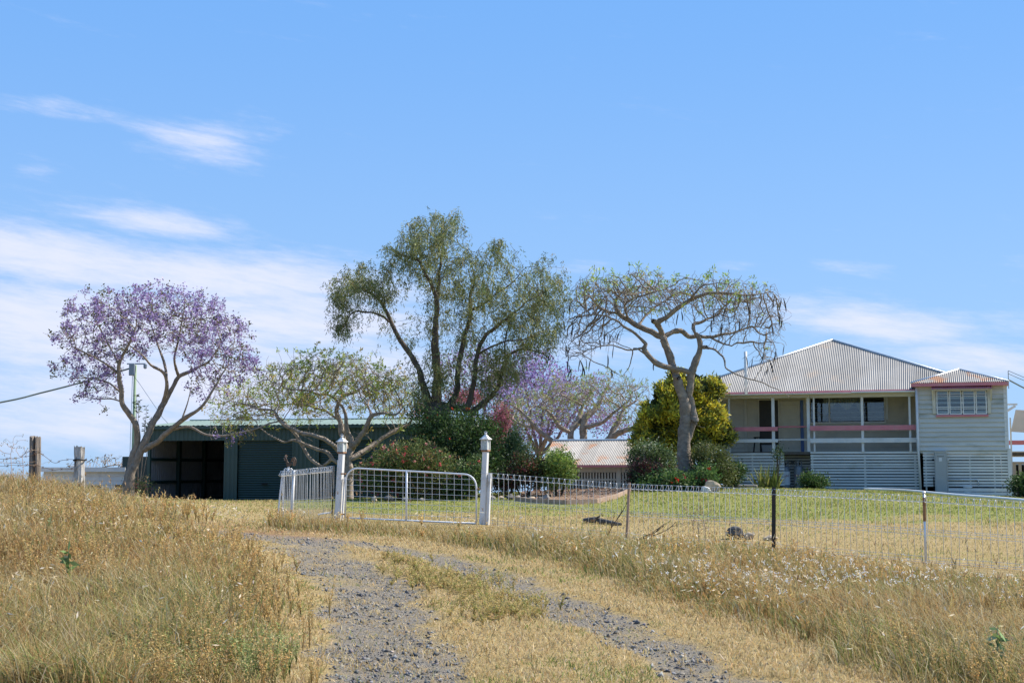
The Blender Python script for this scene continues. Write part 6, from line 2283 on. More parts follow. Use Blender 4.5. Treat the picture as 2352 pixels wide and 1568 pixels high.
# rose hedge behind the gate
shrub('rose_bush', 940, 41.6, [(900, 1060, 52, 40, 1.2), (960, 1050, 60, 40, 1.3), (1010, 1075, 44, 40, 1.2), (880, 1095, 56, 40, 1.2), (950, 1105, 60, 40, 1.2), (1030, 1105, 44, 34, 1.1), (840, 1090, 26, 34, .8)],
      20000, .085, [(.07, .10, .028), (.11, .13, .04), (.16, .10, .045), (.045, .065, .02)], [4, 3, 2.2, 3], 'spreading rose bush with pink flowers behind the farm gate', seed=4, flowers=(75, .085, [(.62, .16, .17), (.55, .09, .10), (.70, .32, .28)]), lump=.2)
shrub('green_shrub', 1075, 41.2, [(1075, 1100, 30, 40, .8), (1050, 1120, 26, 24, .7), (1095, 1085, 22, 34, .7)], 7000, .085, [(.05, .085, .025), (.09, .13, .04), (.035, .055, .018)], [3, 2, 2],
      'dark leafy shrub between the rose bush and the long fence\'s gate post', seed=5, flowers=(12, .08, [(.62, .16, .17)]))
# juniper-ish tuft and shrubs right of the gate
shrub('feathery_conifer', 1165, 44.5, [(1170, 1040, 16, 40, .5), (1180, 1010, 10, 26, .4), (1145, 1060, 18, 34, .5), (1195, 1050, 12, 30, .4)], 7000, .12, [(.035, .07, .03), (.05, .09, .035), (.08, .10, .04)], [3, 2, 1],
      'feathery dark conifer beside the rounded red-tinged shrub', seed=6, wfac=.18, up=.9)
shrub('red_leaved_shrub', 1210, 43.2, [(1210, 1070, 36, 28, .9), (1190, 1095, 36, 26, .8), (1235, 1085, 16, 36, .6), (1160, 1100, 26, 26, .7)], 9000, .085, [(.04, .06, .02), (.12, .035, .03), (.09, .03, .025), (.06, .075, .025)], [4, 2, 1.5, 2],
      'rounded dark shrub tinged red beside the bright green bush', seed=7, flowers=(4, .08, [(.6, .1, .1)]))
shrub('bright_green_shrub', 1282, 43.0, [(1282, 1065, 30, 30, .9), (1300, 1085, 18, 26, .6), (1265, 1095, 24, 24, .7)], 9000, .085, [(.13, .19, .04), (.18, .23, .055), (.08, .12, .03)], [4, 3, 2],
      'bright yellow-green shrub in front of the rusty-roofed shed', seed=8)
# golden cypress
big = [(1590, 895, 52, 36, 1.5), (1530, 915, 34, 34, 1.3), (1640, 885, 20, 18, .8), (1500, 960, 34, 40, 1.4), (1560, 960, 60, 50, 1.8), (1620, 960, 40, 50, 1.5), (1500, 1010, 48, 36, 1.6), (1590, 1020, 60, 36, 1.7), (1470, 1005, 20, 22, .8), (1650, 1000, 26, 36, 1.1), (1640, 945, 28, 34, 1.2), (1555, 872, 20, 14, .7)]
rl = np.random.default_rng(90)
lob = []
for e in big:                                   # many small billows on each main mass
    k = max(4, int(e[2] * e[3] / 130))
    for _ in range(k):
        dv = unit(rl.normal(size=(1, 3)))[0]
        dv[1] = -abs(dv[1]) if rl.random() < .7 else dv[1]
        q_ = rl.uniform(11, 20)
        lob.append((e[0] + dv[0] * e[2] * .8, e[1] - dv[2] * e[3] * .8, q_, q_ * .85, q_ / FPX * 54, dv[1] * e[4] * .8))
gr_, gg_ = shrub('golden_cypress', 1555, 54.5, lob, 46000, .15, [(.46, .38, .035), (.56, .46, .055), (.22, .215, .035), (.09, .11, .025)], [2.6, 1.8, 2.4, 2.2],
                 'dense golden cypress behind the poinciana trunk beside the verandah', cat='cypress', seed=9, wfac=.34, up=.8, lump=.16, shell=.72)
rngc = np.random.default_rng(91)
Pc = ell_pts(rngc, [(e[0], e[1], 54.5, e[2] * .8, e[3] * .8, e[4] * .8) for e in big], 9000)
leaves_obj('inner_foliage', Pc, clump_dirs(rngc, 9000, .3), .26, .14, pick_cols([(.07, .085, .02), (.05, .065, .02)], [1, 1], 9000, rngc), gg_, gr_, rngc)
# shrubs round the poinciana trunk
shrub('white_edged_shrub', 1490, 48.6, [(1490, 1040, 36, 26, .9), (1520, 1060, 34, 28, .9), (1460, 1050, 16, 20, .6)], 7000, .09, [(.05, .08, .025), (.08, .11, .045), (.30, .33, .24)], [4, 3, .8], 'leafy green shrub behind the dark red bush near the poinciana trunk', seed=10)
shrub('dark_red_shrub', 1475, 46.2, [(1475, 1085, 28, 30, .8), (1500, 1090, 30, 26, .8), (1458, 1100, 14, 22, .5)], 7000, .085, [(.035, .05, .02), (.06, .022, .022), (.09, .03, .028)], [3, 2, 1.5], 'small dark red-leaved shrub between the rusty-roofed shed and the geraniums', seed=11)
shrub('geranium_bed', 1545, 45.4, [(1530, 1105, 40, 20, .8), (1580, 1108, 46, 18, .8), (1490, 1112, 30, 16, .6), (1620, 1095, 28, 24, .7)], 11000, .09, [(.05, .10, .025), (.09, .15, .04), (.14, .19, .07), (.035, .06, .02)], [3, 3, 1, 2],
      'bed of red geraniums around the foot of the poinciana', cat='flower bed', seed=12, flowers=(34, .085, [(.66, .03, .02), (.62, .05, .05), (.55, .10, .14)]))
shrub('olive_shrub', 1640, 46.4, [(1635, 1060, 36, 36, .9), (1655, 1085, 34, 30, .9), (1610, 1040, 18, 20, .6), (1620, 1090, 34, 26, .8)], 12000, .08, [(.07, .085, .025), (.10, .11, .035), (.05, .065, .02)], [3, 2, 2], 'rounded olive green shrub between the poinciana trunk and the house skirt', seed=13)
shrub('small_rose_bush', 1690, 48.0, [(1688, 1082, 18, 18, .5), (1678, 1096, 14, 16, .4)], 3200, .085, DG, [1, 1, 1], 'small dark rose bush against the slatted skirt of the house', seed=14, flowers=(6, .09, [(.6, .08, .08)]))
shrub('round_shrub', 1858, 50.6, [(1858, 1105, 18, 14, .45), (1868, 1110, 16, 10, .4), (1890, 1106, 8, 8, .25)], 3600, .085, [(.035, .07, .018), (.055, .09, .025)], [1, 1], 'round dark green shrub against the slats beside the gas bottles', seed=15)
shrub('corner_shrub', 2345, 47.2, [(2348, 1115, 20, 22, .7), (2380, 1110, 26, 26, .8)], 6000, .09, DG, [1, 1, 1], 'dark shrub with white flowers at the house corner below the awning', seed=16, flowers=(7, .09, [(.7, .72, .75)]))
shrub('creeper', 1788, 52.2, [(1788, 1036, 6, 7, .2), (1786, 1048, 6, 8, .2)], 260, .07, [(.03, .055, .018)], [1], 'creeper climbing the verandah post above the gas bottles', cat='creeper', seed=17)
shrub('scrubby_bush', 318, 43.4, [(320, 1118, 26, 14, .5), (300, 1122, 18, 12, .4), (340, 1124, 14, 10, .4)], 1500, .06, [(.06, .08, .025), (.16, .05, .045)], [3, 1], 'low scrubby bush at the foot of the jacaranda trunk', seed=18)
shrub('background_tree', 715, 72, [(706, 918, 20, 12, 1.0), (560, 962, 14, 8, .8), (690, 924, 16, 10, .8)], 1300, .16, [(.06, .08, .025), (.08, .10, .035)], [1, 1], 'dark green treetop showing above the shed roof', cat='tree', seed=19)
shrub('background_tree', 1165, 60, [(1165, 990, 26, 50, 1.2), (1200, 1040, 30, 30, 1.2), (1150, 1040, 30, 30, 1.2)], 3200, .14, [(.06, .085, .025), (.09, .11, .035)], [1, 1], 'loose green tree between the pink plumed shrub and the rusty-roofed shed', cat='tree', seed=20, wfac=.25)

# strappy plant by the gas bottles
sg = on_ground(1765, 50.2)
flax = empty('strappy_plant', sg, 0, 'clump of arching strappy leaves in front of the gas bottles', 'plant')
rg = np.random.default_rng(77)
mb_v, mb_f, mb_c = [], [], []
for i in range(85):
    a = rg.uniform(0, 6.28)
    L_ = rg.uniform(.5, 1.05)
    lean_ = rg.uniform(.15, .8)
    b = np.array((math.cos(a) * .12 + rg.normal(0, .2), math.sin(a) * .12, 0))
    s_ = np.array((-math.sin(a), math.cos(a), 0)) * .028
    ring = []
    for k in range(6):
        u = k / 5
        p = b + np.array((math.cos(a), math.sin(a), 0)) * L_ * lean_ * u + np.array((0, 0, L_ * (u * 1.25 - .75 * lean_ * u * u)))
        wv = s_ * (1 - u ** 2.2) + s_ * .03
        ring += [p - wv, p + wv]
    o_ = len(mb_v)
    mb_v += ring
    mb_f += [(o_ + 2 * k, o_ + 2 * k + 1, o_ + 2 * k + 3, o_ + 2 * k + 2) for k in range(5)]
    c_ = jitter_col(np.array((.10, .13, .035) if rg.random() < .7 else (.22, .22, .07)), 1, rg)[0]
    mb_c += [c_] * 12
np_mesh('leaves', np.array(mb_v), np.array(mb_f), M_leaf, flax, col=np.array(mb_c))
MB().lathe([(.10, -.05), (.12, .05), (.06, .12)], 10).build('crown_base', M_bark_dark, flax)

# bare vine over the white outbuilding
vg = on_ground(225, 63)
vine = Tree(3)
vr = empty('bare_vine', vg, 0, 'tangled bare vine with withered leaves on top of the white outbuilding', 'vine')
vine.limb([(vg[0], vg[1], vg[2], .06), (vg[0] + .1, vg[1], vg[2] + 1.5, .05), (*at(225, 1076, 63), .04)])
vine.limb(px_limb([(225, 1076, 0, .035), (180, 1072, 0, .03), (155, 1070, 0, .02)], 63))
vine.limb(px_limb([(225, 1076, 0, .035), (260, 1068, 0, .03), (290, 1066, 0, .02)], 63))
vine.grow(ell_pts(vine.rng, [(190, 1066, 63, 36, 8, .6), (235, 1058, 63, 34, 14, .6), (275, 1062, 63, 24, 10, .6)], 160), step=.12, di=1.5, dk=.16, tip=.012)
vine.twigs(vine.tips(), 1, .3, (0, 0, .1), tip=.009)
vine.mesh('stems', vg, M_bark_pale, vr)
P, D, tp = node_tips(vine)
P = np.repeat(P[::2], 3, 0)
leaves_obj('withered_leaves', P + vine.rng.normal(0, .05, P.shape), clump_dirs(vine.rng, len(P), -.8), .2, .07, pick_cols([(.10, .08, .06), (.16, .13, .09)], [1, 1], len(P), vine.rng), vg, vr, vine.rng)

# stones edging the garden bed
M_list = [M_bed, M_sand, M_rock, M_bed]
S_word = ['rough grey stone', 'tan sandstone', 'dark basalt stone', 'rough grey stone']
rng = np.random.default_rng(8)
edge = [(1130, 1141), (1150, 1142), (1172, 1141), (1190, 1141), (1205, 1142), (1222, 1140), (1240, 1138), (1256, 1135), (1118, 1139), (860, 1146), (895, 1147), (930, 1147), (970, 1146)]
words = ['pale', 'grey', 'brown', 'dark', 'white', 'tan', 'mossy', 'flat', 'round', 'long', 'low', 'small', 'broad']
for i, (a, b) in enumerate(edge):
    p = on_ground(a, 40.6 - (a - 1130) * .004 if a > 1000 else 40.2)
    s_ = rng.uniform(.09, .18)
    rock('edging_stone', p, s_, s_ * .7, s_ * .7, M_list[i % 4], S_word[i % 4] + (' edging the bed below the rose bush behind the gate' if a < 1000 else ' edging the bed beside the mulch behind the fence'), 100 + i, 'stones edging the garden bed', 'stone', rng.uniform(0, 3))
rock('garden_stone', on_ground(1634, 44.6), .32, .24, .24, M_sand, 'large mossy tan stone beside the red geraniums', 131, None, 'stone')
rock('garden_stone', on_ground(1622, 44.2), .18, .15, .13, M_quartz, 'white quartz stone in front of the large tan stone', 133, None, 'stone')
lp = on_ground(1683, 49.3)
sl_ = empty('stone_slab', lp, -.2, 'low grey stone step against the slatted skirt behind the strappy plant', 'step')
MB().box(-.9, .9, -.2, .2, -.1, .14).build('slab', M_bed, sl_, bevel=.03)
# timber edging of the mulch bed
me_ = empty('mulch_edging', (*MULCH[0], hz(*MULCH[0])), 0, 'low weathered timber edging curving round the mulch bed', 'edging')
o0 = np.array(me_.location)
for a, b in zip(MULCH[:6], MULCH[1:7]):
    pa = np.array((*a, hz(*a) + .05)) - o0
    pb = np.array((*b, hz(*b) + .05)) - o0
    MB().beam(pa, pb, .06, .16).build('edging_board', M_stake, me_)
# ------------------------------------------------------------------ grasses, weeds and gravel
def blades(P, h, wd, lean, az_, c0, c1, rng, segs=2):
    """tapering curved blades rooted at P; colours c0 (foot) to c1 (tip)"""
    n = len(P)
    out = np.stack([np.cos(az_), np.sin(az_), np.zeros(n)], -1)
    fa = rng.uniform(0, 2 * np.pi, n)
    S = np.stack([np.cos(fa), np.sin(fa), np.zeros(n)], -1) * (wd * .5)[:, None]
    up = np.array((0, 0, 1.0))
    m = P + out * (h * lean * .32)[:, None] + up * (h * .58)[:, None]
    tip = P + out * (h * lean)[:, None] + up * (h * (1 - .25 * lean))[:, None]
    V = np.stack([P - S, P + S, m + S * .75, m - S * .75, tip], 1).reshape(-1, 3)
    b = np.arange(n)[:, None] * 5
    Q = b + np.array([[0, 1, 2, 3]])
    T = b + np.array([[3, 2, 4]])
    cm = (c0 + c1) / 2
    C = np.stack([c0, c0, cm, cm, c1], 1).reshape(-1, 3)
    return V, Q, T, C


def scatter(n, rng, y0, y1, xpad=.5, power=1.0):
    """points in the picture's wedge of ground between depths y0 and y1, denser near the camera"""
    Y = y0 + (y1 - y0) * rng.random(n) ** power
    half = Y * (1176 / FPX) * 1.06 + xpad
    X = rng.uniform(-1, 1, n) * half
    return X, Y


C_straw = [(.535, .41, .18), (.46, .335, .13), (.61, .495, .255), (.385, .275, .10), (.69, .59, .375)]
C_rust = [(.46, .26, .09), (.52, .31, .12), (.38, .20, .07)]
C_green = [(.21, .25, .065), (.29, .31, .09), (.16, .21, .05)]
rng = np.random.default_rng(101)


def zone(x, y):
    """height and density of the rank grass"""
    d = road_d(x, y)
    fen = -beyond(x, y)                       # metres in front of the fence
    side_l = x < np.interp(y, [q[1] for q in LEFT_RUT], [q[0] for q in LEFT_RUT])
    midr = (~side_l) & (x < np.interp(y, [q[1] for q in RIGHT_RUT], [q[0] for q in RIGHT_RUT]))
    tall = np.clip((d - 1.0 + (fbm(x, y, .8, 31) - .5) * .9) / 1.0, 0, 1)
    tall = np.where(midr, 0, tall)
    tall = np.where(side_l, np.clip((d - .85 + (fbm(x, y, .8, 31) - .5) * .7) / .8, 0, 1), tall)
    return d, fen, side_l, midr, tall


parts = []
# rank dry grass
n = 330000
X, Y = scatter(n, rng, 8.6, 36, power=1.25)
d, fen, sl_, midr, tall = zone(X, Y)
patch = fbm(X, Y, .35, 5)
mown = np.clip((X - 5.0 + (Y - 20) * .1) / 2.0, 0, 1) * np.clip((fen - 0) / 1, 0, 1) * np.clip((5.5 - fen) / 2.0, 0, 1)
ok = (fen > -.25) & (rng.random(n) < tall * (.45 + .75 * patch)) & (track_mask(X, Y) < .3)
ok |= (fen > -3.5) & (X < -8.2) & (rng.random(n) < .9) & (tall > .3)        # over the brow of the left bank
gatezone = (X > GP_L[0] - .3) & (X < GP_R[0] + .5) & (fen < 2.5)
X, Y, d, fen, sl_, tall, patch, mown, gatezone = (q[ok] for q in (X, Y, d, fen, sl_, tall, patch, mown, gatezone))
n = len(X)
Z = H(X, Y)
bank = np.clip((Y - 22) / 5, 0, 1) * np.clip((-6.5 - X) / 2, 0, 1)
h = (.16 + .32 * patch + .10 * bank) * (.35 + .65 * tall) * rng.uniform(.5, 1.35, n)
h *= np.where(sl_, 1.12, .92) * (1 - .62 * mown) * np.where(gatezone, .6, 1.0)
lim = np.interp(Y, [17, 20, 24, 27, 30, 34], [760, 640, 470, 330, 225, 150])
pxl = X / Y * FPX + 1176
h *= np.where(sl_, np.clip((lim + 25 - pxl) / 120, .10, 1), 1)
h *= np.where(sl_, 1, np.clip(.22 + (fen - .3) * .2, .22, 1.0))
gmix = np.clip((fbm(X, Y, .28, 14) - .45) / .2, 0, 1) * .75
edge_g = np.clip(1 - np.abs(d - 1.7) / .8, 0, 1) * (~sl_) * .75              # greener just off the right-hand verge
gmix = np.maximum(gmix, edge_g)
isg = rng.random(n) < gmix * .46
isr = (~isg) & (rng.random(n) < np.clip((fbm(X, Y, .4, 44) - .42) / .2, 0, 1) * .42)
c = pick_cols(C_straw, [4, 3, 3, 2, 1.6], n, rng, .18, .04)
c = np.where(isg[:, None], pick_cols(C_green, [2, 2, 1], n, rng, .2, .05), c)
c = np.where(isr[:, None], pick_cols(C_rust, [2, 2, 1], n, rng, .18, .04), c)
wd = rng.uniform(.005, .011, n) * (.6 + Y / 26)
lean = rng.uniform(.15, 1.15, n) + np.clip((fbm(X, Y, .55, 150) - .5) / .15, 0, 1) * rng.uniform(0, 1.3, n)
h *= 1 - .35 * np.clip((fbm(X, Y, .55, 150) - .5) / .15, 0, 1)
parts.append(blades(np.c_[X, Y, Z - .02], h, wd, lean, rng.normal(2.6, 1.5, n), c * .5, c, rng))  # blade feet coloured darker, shade painted in low among the grass
# short verge and centre-strip grass
n = 210000
X, Y = scatter(n, rng, 8.6, 33, power=1.3)
d, fen, sl_, midr, tall = zone(X, Y)
tm = track_mask(X, Y)
ok = (fen > -.2) & ((d < 2.4) | (tall < .6)) & (rng.random(n) < np.where(tm > .3, .18 + .6 * np.clip((fbm(X, Y, 2.2, 140) - .45) / .2, 0, 1), 1.0))
X, Y, tm, d = X[ok], Y[ok], tm[ok], d[ok]
n = len(X)
h = rng.uniform(.02, .075, n) * (.7 + .8 * fbm(X, Y, 1.5, 3))
c = pick_cols([(.60, .46, .24), (.54, .40, .18), (.48, .33, .14), (.66, .54, .33)], [3, 3, 2, 2], n, rng, .15, .04)
gm_ = rng.random(n) < np.clip((fbm(X, Y, .9, 77) - .55) / .15, 0, 1) * .5
c = np.where(gm_[:, None], pick_cols(C_green, [2, 2, 1], n, rng, .2), c)
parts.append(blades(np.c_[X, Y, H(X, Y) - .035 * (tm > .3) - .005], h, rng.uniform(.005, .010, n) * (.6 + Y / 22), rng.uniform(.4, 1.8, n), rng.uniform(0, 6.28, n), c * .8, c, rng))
V = np.vstack([p[0] for p in parts])
off = np.cumsum([0] + [len(p[0]) for p in parts[:-1]])
grass = np_mesh('dry_grass', V, [np.vstack([p[1] + o for p, o in zip(parts, off)]), np.vstack([p[2] + o for p, o in zip(parts, off)])], M_grass, col=np.vstack([p[3] for p in parts]))
tag(grass, 'rank dry straw-coloured grass covering the paddock either side of the track', 'grass', kind='stuff')

# pale curled dead leaves caught in the grass
n = 8500
X, Y = scatter(n, rng, 9, 31, power=1.0)
d, fen, sl_, midr, tall = zone(X, Y)
w_ = np.where(sl_, np.clip((fbm(X, Y, .4, 61) - .35) / .25, 0, 1), np.clip((fbm(X, Y, .4, 61) - .42) / .2, 0, 1) * .8)
ok = (fen > .2) & (tall > .5) & (rng.random(n) < w_)
X, Y = X[ok], Y[ok]
n = len(X)
Z = H(X, Y) + rng.uniform(.08, .38, n) * (.6 + .6 * fbm(X, Y, .35, 5))
c = pick_cols([(.80, .70, .52), (.72, .58, .38), (.86, .80, .66)], [3, 3, 1.5], n, rng, .1, .03)
dl = leaves_obj('dead_leaves', np.c_[X, Y, Z], clump_dirs(rng, n, .1), rng.uniform(.04, .10, n) * (.6 + Y / 40), rng.uniform(.010, .020, n) * (.6 + Y / 30), c, (0, 0, 0), None, rng, M_grass)
tag(dl, 'pale curled dead leaves caught among the dry grass', 'dead leaves', kind='stuff')


# seeding weeds: slender stems with spikes of tiny tan pods
def weeds(name, X, Y, hs, spikes, pods, cols, wts, stemc, rng, label, gain=1.0, spread=.42):
    n = len(X)
    base = np.c_[X, Y, H(X, Y) - .01]
    ns = n * spikes
    b = np.repeat(base, spikes, 0)
    hh = np.repeat(hs, spikes) * rng.uniform(.6, 1.1, ns)
    az_ = rng.uniform(0, 6.28, ns)
    sp = rng.uniform(.05, spread, ns)
    out = np.stack([np.cos(az_), np.sin(az_), np.zeros(ns)], -1)
    fork = b + out * (hh * sp * .12)[:, None] + np.array((0, 0, 1.0)) * (hh * .3)[:, None]
    tip = b + out * (hh * sp)[:, None] + np.array((0, 0, 1.0)) * hh[:, None]
    # stem ribbons
    wv = .0035 * (.6 + b[:, 1] / 25)
    fa = rng.uniform(0, 6.28, ns)
    S = np.stack([np.cos(fa), np.sin(fa), np.zeros(ns)], -1) * wv[:, None]
    V1 = np.stack([b - S, b + S, fork + S, fork - S, tip], 1).reshape(-1, 3)
    i0 = np.arange(ns)[:, None] * 5
    Q = i0 + np.array([[0, 1, 2, 3]])
    T = i0 + np.array([[3, 2, 4]])
    sc_ = pick_cols([stemc], [1], ns, rng, .2)
    C1 = np.repeat(sc_, 5, 0)
    # pods all the way up each spike
    u = rng.uniform(.12, 1.0, (ns, pods))
    PP = (fork[:, None] * (1 - u[..., None]) + tip[:, None] * u[..., None]).reshape(-1, 3)
    D = clump_dirs(rng, len(PP), .45)
    base_c = np.repeat(pick_cols(cols, wts, ns, rng, .15, .04), pods, 0)
    pw = .0135 * (.55 + PP[:, 1] / 24)
    V2, F2 = leaf_quads(PP, D, rng.uniform(1.0, 1.9, len(PP)) * pw, rng.uniform(.55, .9, len(PP)) * pw, rng)
    C2 = np.repeat(np.clip(base_c * rng.uniform(.8, 1.25, (len(PP), 1)), 0, .9), 4, 0)
    o = np_mesh(name, np.vstack([V1, V2]), [np.vstack([Q, F2 + len(V1)]), T], M_grass, col=np.vstack([C1, C2]) * gain)
    return tag(o, label, 'weeds', kind='stuff')


n = 4400
X, Y = scatter(n, rng, 9.0, 29, power=1.1)
d, fen, sl_, midr, tall = zone(X, Y)
w_ = np.clip((fbm(X, Y, .45, 83) - .40) / .16, 0, 1)
ridge = np.exp(-((d - 1.5) / .55) ** 2) * sl_                                   # the tall row along the left-hand verge
ok = (fen > 1.6) & (X / Y * FPX + 1176 < np.where(sl_, np.interp(Y, [17, 20, 24, 27, 30], [790, 690, 520, 380, 230]), 9999)) & (((tall > .6) & (rng.random(n) < w_ * .8)) | (rng.random(n) < ridge * .9))
ok &= ~((X > 5) & (fen < 4.5))
X, Y, sl_ = X[ok], Y[ok], sl_[ok]
weeds('seeding_weeds', X, Y, rng.uniform(.24, .50, len(X)) * np.where(sl_, 1.0, .9), 6, 17, [(.58, .40, .16), (.54, .34, .13), (.66, .49, .23), (.44, .29, .12), (.36, .36, .12)], [4, 3, 2, 2, 1], (.28, .21, .08), rng,
      'slender tan weeds gone to seed standing in the dry grass')
# centre-strip tussocks
cx = []
for a, b, s_, k in [(1010, 1335, .30, 34), (1060, 1350, .3, 40), (960, 1318, .25, 18), (1130, 1395, .30, 34), (1170, 1415, .28, 30), (1110, 1372, .2, 12), (930, 1290, .3, 16), (1215, 1385, .25, 6)]:
    g_ = ground_hit(a, b)
    cx.append(np.c_[rng.normal(g_[0], s_, k), rng.normal(g_[1], s_ * 1.3, k)])
cx = np.vstack(cx)
weeds('verge_tussocks', cx[:, 0], cx[:, 1], rng.uniform(.07, .20, len(cx)), 8, 12, [(.52, .40, .17), (.46, .36, .14), (.33, .32, .10)], [3, 2, 2], (.32, .27, .10), rng,
      'straw-green tussocks growing between the two wheel ruts', spread=1.3)
cx = []
for a, b, s_, k in [(560, 1525, .22, 16), (590, 1550, .18, 14), (510, 1560, .3, 12), (2310, 1545, .2, 6)]:
    g_ = ground_hit(a, b)
    cx.append(np.c_[rng.normal(g_[0], s_, k), rng.normal(g_[1], s_, k)])
cx = np.vstack(cx)
weeds('green_weeds', cx[:, 0], cx[:, 1], rng.uniform(.18, .38, len(cx)), 7, 16, [(.28, .33, .11), (.36, .39, .16), (.46, .42, .20)], [3, 3, 2], (.20, .24, .08), rng,
      'fresh green leafy weeds at the edge of the track')
# fluffy white seed heads on the right
n = 420
g_ = ground_hit(1960, 1400)
X, Y = rng.normal(g_[0] - .2, 1.5, n), rng.normal(g_[1] + .9, 1.3, n)
ok = (road_d(X, Y) > 1.3) & (beyond(X, Y) < -.6)
X, Y = X[ok], Y[ok]
n = len(X)
P = np.c_[X, Y, H(X, Y) + rng.uniform(.22, .44, n)]
P9 = np.repeat(P, 6, 0) + rng.normal(0, .010, (n * 6, 3))
fl = leaves_obj('fluffy_seed_heads', P9, clump_dirs(rng, n * 6, 0), rng.uniform(.012, .022, n * 6), .012, pick_cols([(.85, .83, .78)], [1], n * 6, rng, .06, .02), (0, 0, 0), None, rng, M_grass)
tag(fl, 'fluffy white seed heads floating above the grass by the track', 'seed heads', kind='stuff')

# a few broad-leaved green weeds one can pick out
def leafy_weed(px, py, hgt, nl, ln, label, seed, lay=.3):
    g_ = ground_hit(px, py)
    rg_ = np.random.default_rng(seed)
    o = empty('leafy_weed', g_, 0, label, 'weed')
    MB().tube([(0, 0, -.02), (.01, 0, hgt * .5), (.02, .01, hgt)], [.008, .006, .003], 5).build('stem', M_pole, o)
    u = rg_.uniform(.1, 1, nl)
    P_ = np.stack([.02 * u, np.zeros(nl), hgt * u], -1)
    leaves_obj('leaves', P_, clump_dirs(rg_, nl, .2), rg_.uniform(.6, 1.2, nl) * ln, ln * .38, pick_cols([(.12, .19, .06), (.16, .24, .08), (.22, .27, .15)], [2, 2, 1], nl, rg_), (0, 0, 0), o, rg_)


leafy_weed(150, 1362, .44, 34, .13, 'bushy green weed with toothed leaves standing in the dry grass of the bank', 1)
leafy_weed(112, 1236, .34, 20, .10, 'single upright green weed high on the grassy bank', 2)
leafy_weed(2290, 1568, .40, 30, .12, 'green leafy weed among the tan weeds between the track and the fence', 3)
# dry branching stalks against the fence and the sky
for k, (px, py, Yk, hgt, lab) in enumerate([(1615, 1290, 22.8, .95, 'tall dry branching weed stalk in front of the wire fence'), (1600, 1280, 23.6, .8, 'slender dark-tipped weed stalk beside the taller stalk at the fence'),
                                             (20, 1130, 25.5, 1.15, 'tall bare weed stalk rising above the barbed wire on the bank'), (48, 1130, 26.2, 1.0, 'leafy dry weed stalk beside the split timber post')]):
    g_ = on_ground(px, Yk)
    o = empty('dry_weed_stalk', g_, 0, lab, 'weed')
    rg_ = np.random.default_rng(200 + k)
    t_ = Tree(300 + k)
    t_.limb([(0, 0, -.02, .008), (.03, 0, hgt * .4, .007), (.0, .02, hgt * .7, .005)], step=.08)
    t_.grow(np.stack([rg_.normal(0, .18, 40), rg_.normal(0, .12, 40), rg_.uniform(.55, 1.0, 40) * hgt], -1), step=.06, di=.6, dk=.07, tip=.003)
    t_.mesh('stems', (0, 0, 0), M_stake, o)
    P, D, tp = node_tips(t_)
    P = np.repeat(P, 3, 0) + rg_.normal(0, .012, (len(P) * 3, 3))
    sh_ = leaves_obj('seed_heads', P, clump_dirs(rg_, len(P), .4), .035, .014, pick_cols([(.10, .07, .05), (.26, .20, .11)] if k < 2 else [(.42, .33, .18), (.14, .13, .07)], [1, 1], len(P), rg_), (0, 0, 0), o, rg_, M_grass)
    tag(sh_, kind='stuff')

# tall finger-grass stalks with starry seed heads
n = 520
X, Y = scatter(n, rng, 9.5, 29, power=1.0)
d, fen, sl_, midr, tall = zone(X, Y)
ok = (fen > 2.5) & (tall > .8) & (X / Y * FPX + 1176 < np.where(sl_, np.interp(Y, [17, 20, 24, 27, 30], [700, 600, 470, 340, 200]), 9999)) & ~((X > 4) & (fen < 5))
X, Y = X[ok], Y[ok]
n = len(X)
b_ = np.c_[X, Y, H(X, Y)]
hh = rng.uniform(.38, .72, n)
az_ = rng.uniform(0, 6.28, n)
le = rng.uniform(.05, .45, n)
q1 = blades(b_, hh, .004 * (.7 + Y / 25), le, az_, pick_cols([(.42, .33, .15), (.28, .27, .10)], [2, 1], n, rng), pick_cols([(.45, .34, .16)], [1], n, rng), rng)
tp_ = b_ + np.stack([np.cos(az_), np.sin(az_), np.zeros(n)], -1) * (hh * le)[:, None] + np.array((0, 0, 1.)) * (hh * (1 - .25 * le))[:, None]
tf = np.repeat(tp_, 5, 0)
fc_ = pick_cols([(.30, .20, .10), (.42, .30, .15), (.22, .15, .08)], [2, 2, 1], n, rng)
q2 = blades(tf, rng.uniform(.05, .11, n * 5), .005 * (.7 + tf[:, 1] / 25), rng.uniform(.4, 1.6, n * 5), rng.uniform(0, 6.28, n * 5), np.repeat(fc_, 5, 0), np.repeat(fc_, 5, 0), rng)
fg = np_mesh('finger_grass', np.vstack([q1[0], q2[0]]), [np.vstack([q1[1], q2[1] + len(q1[0])]), np.vstack([q1[2], q2[2] + len(q1[0])])], M_grass, col=np.vstack([q1[3], q2[3]]))
tag(fg, 'tall thin grass stalks with starry brown seed heads', 'grass stalks', kind='stuff')

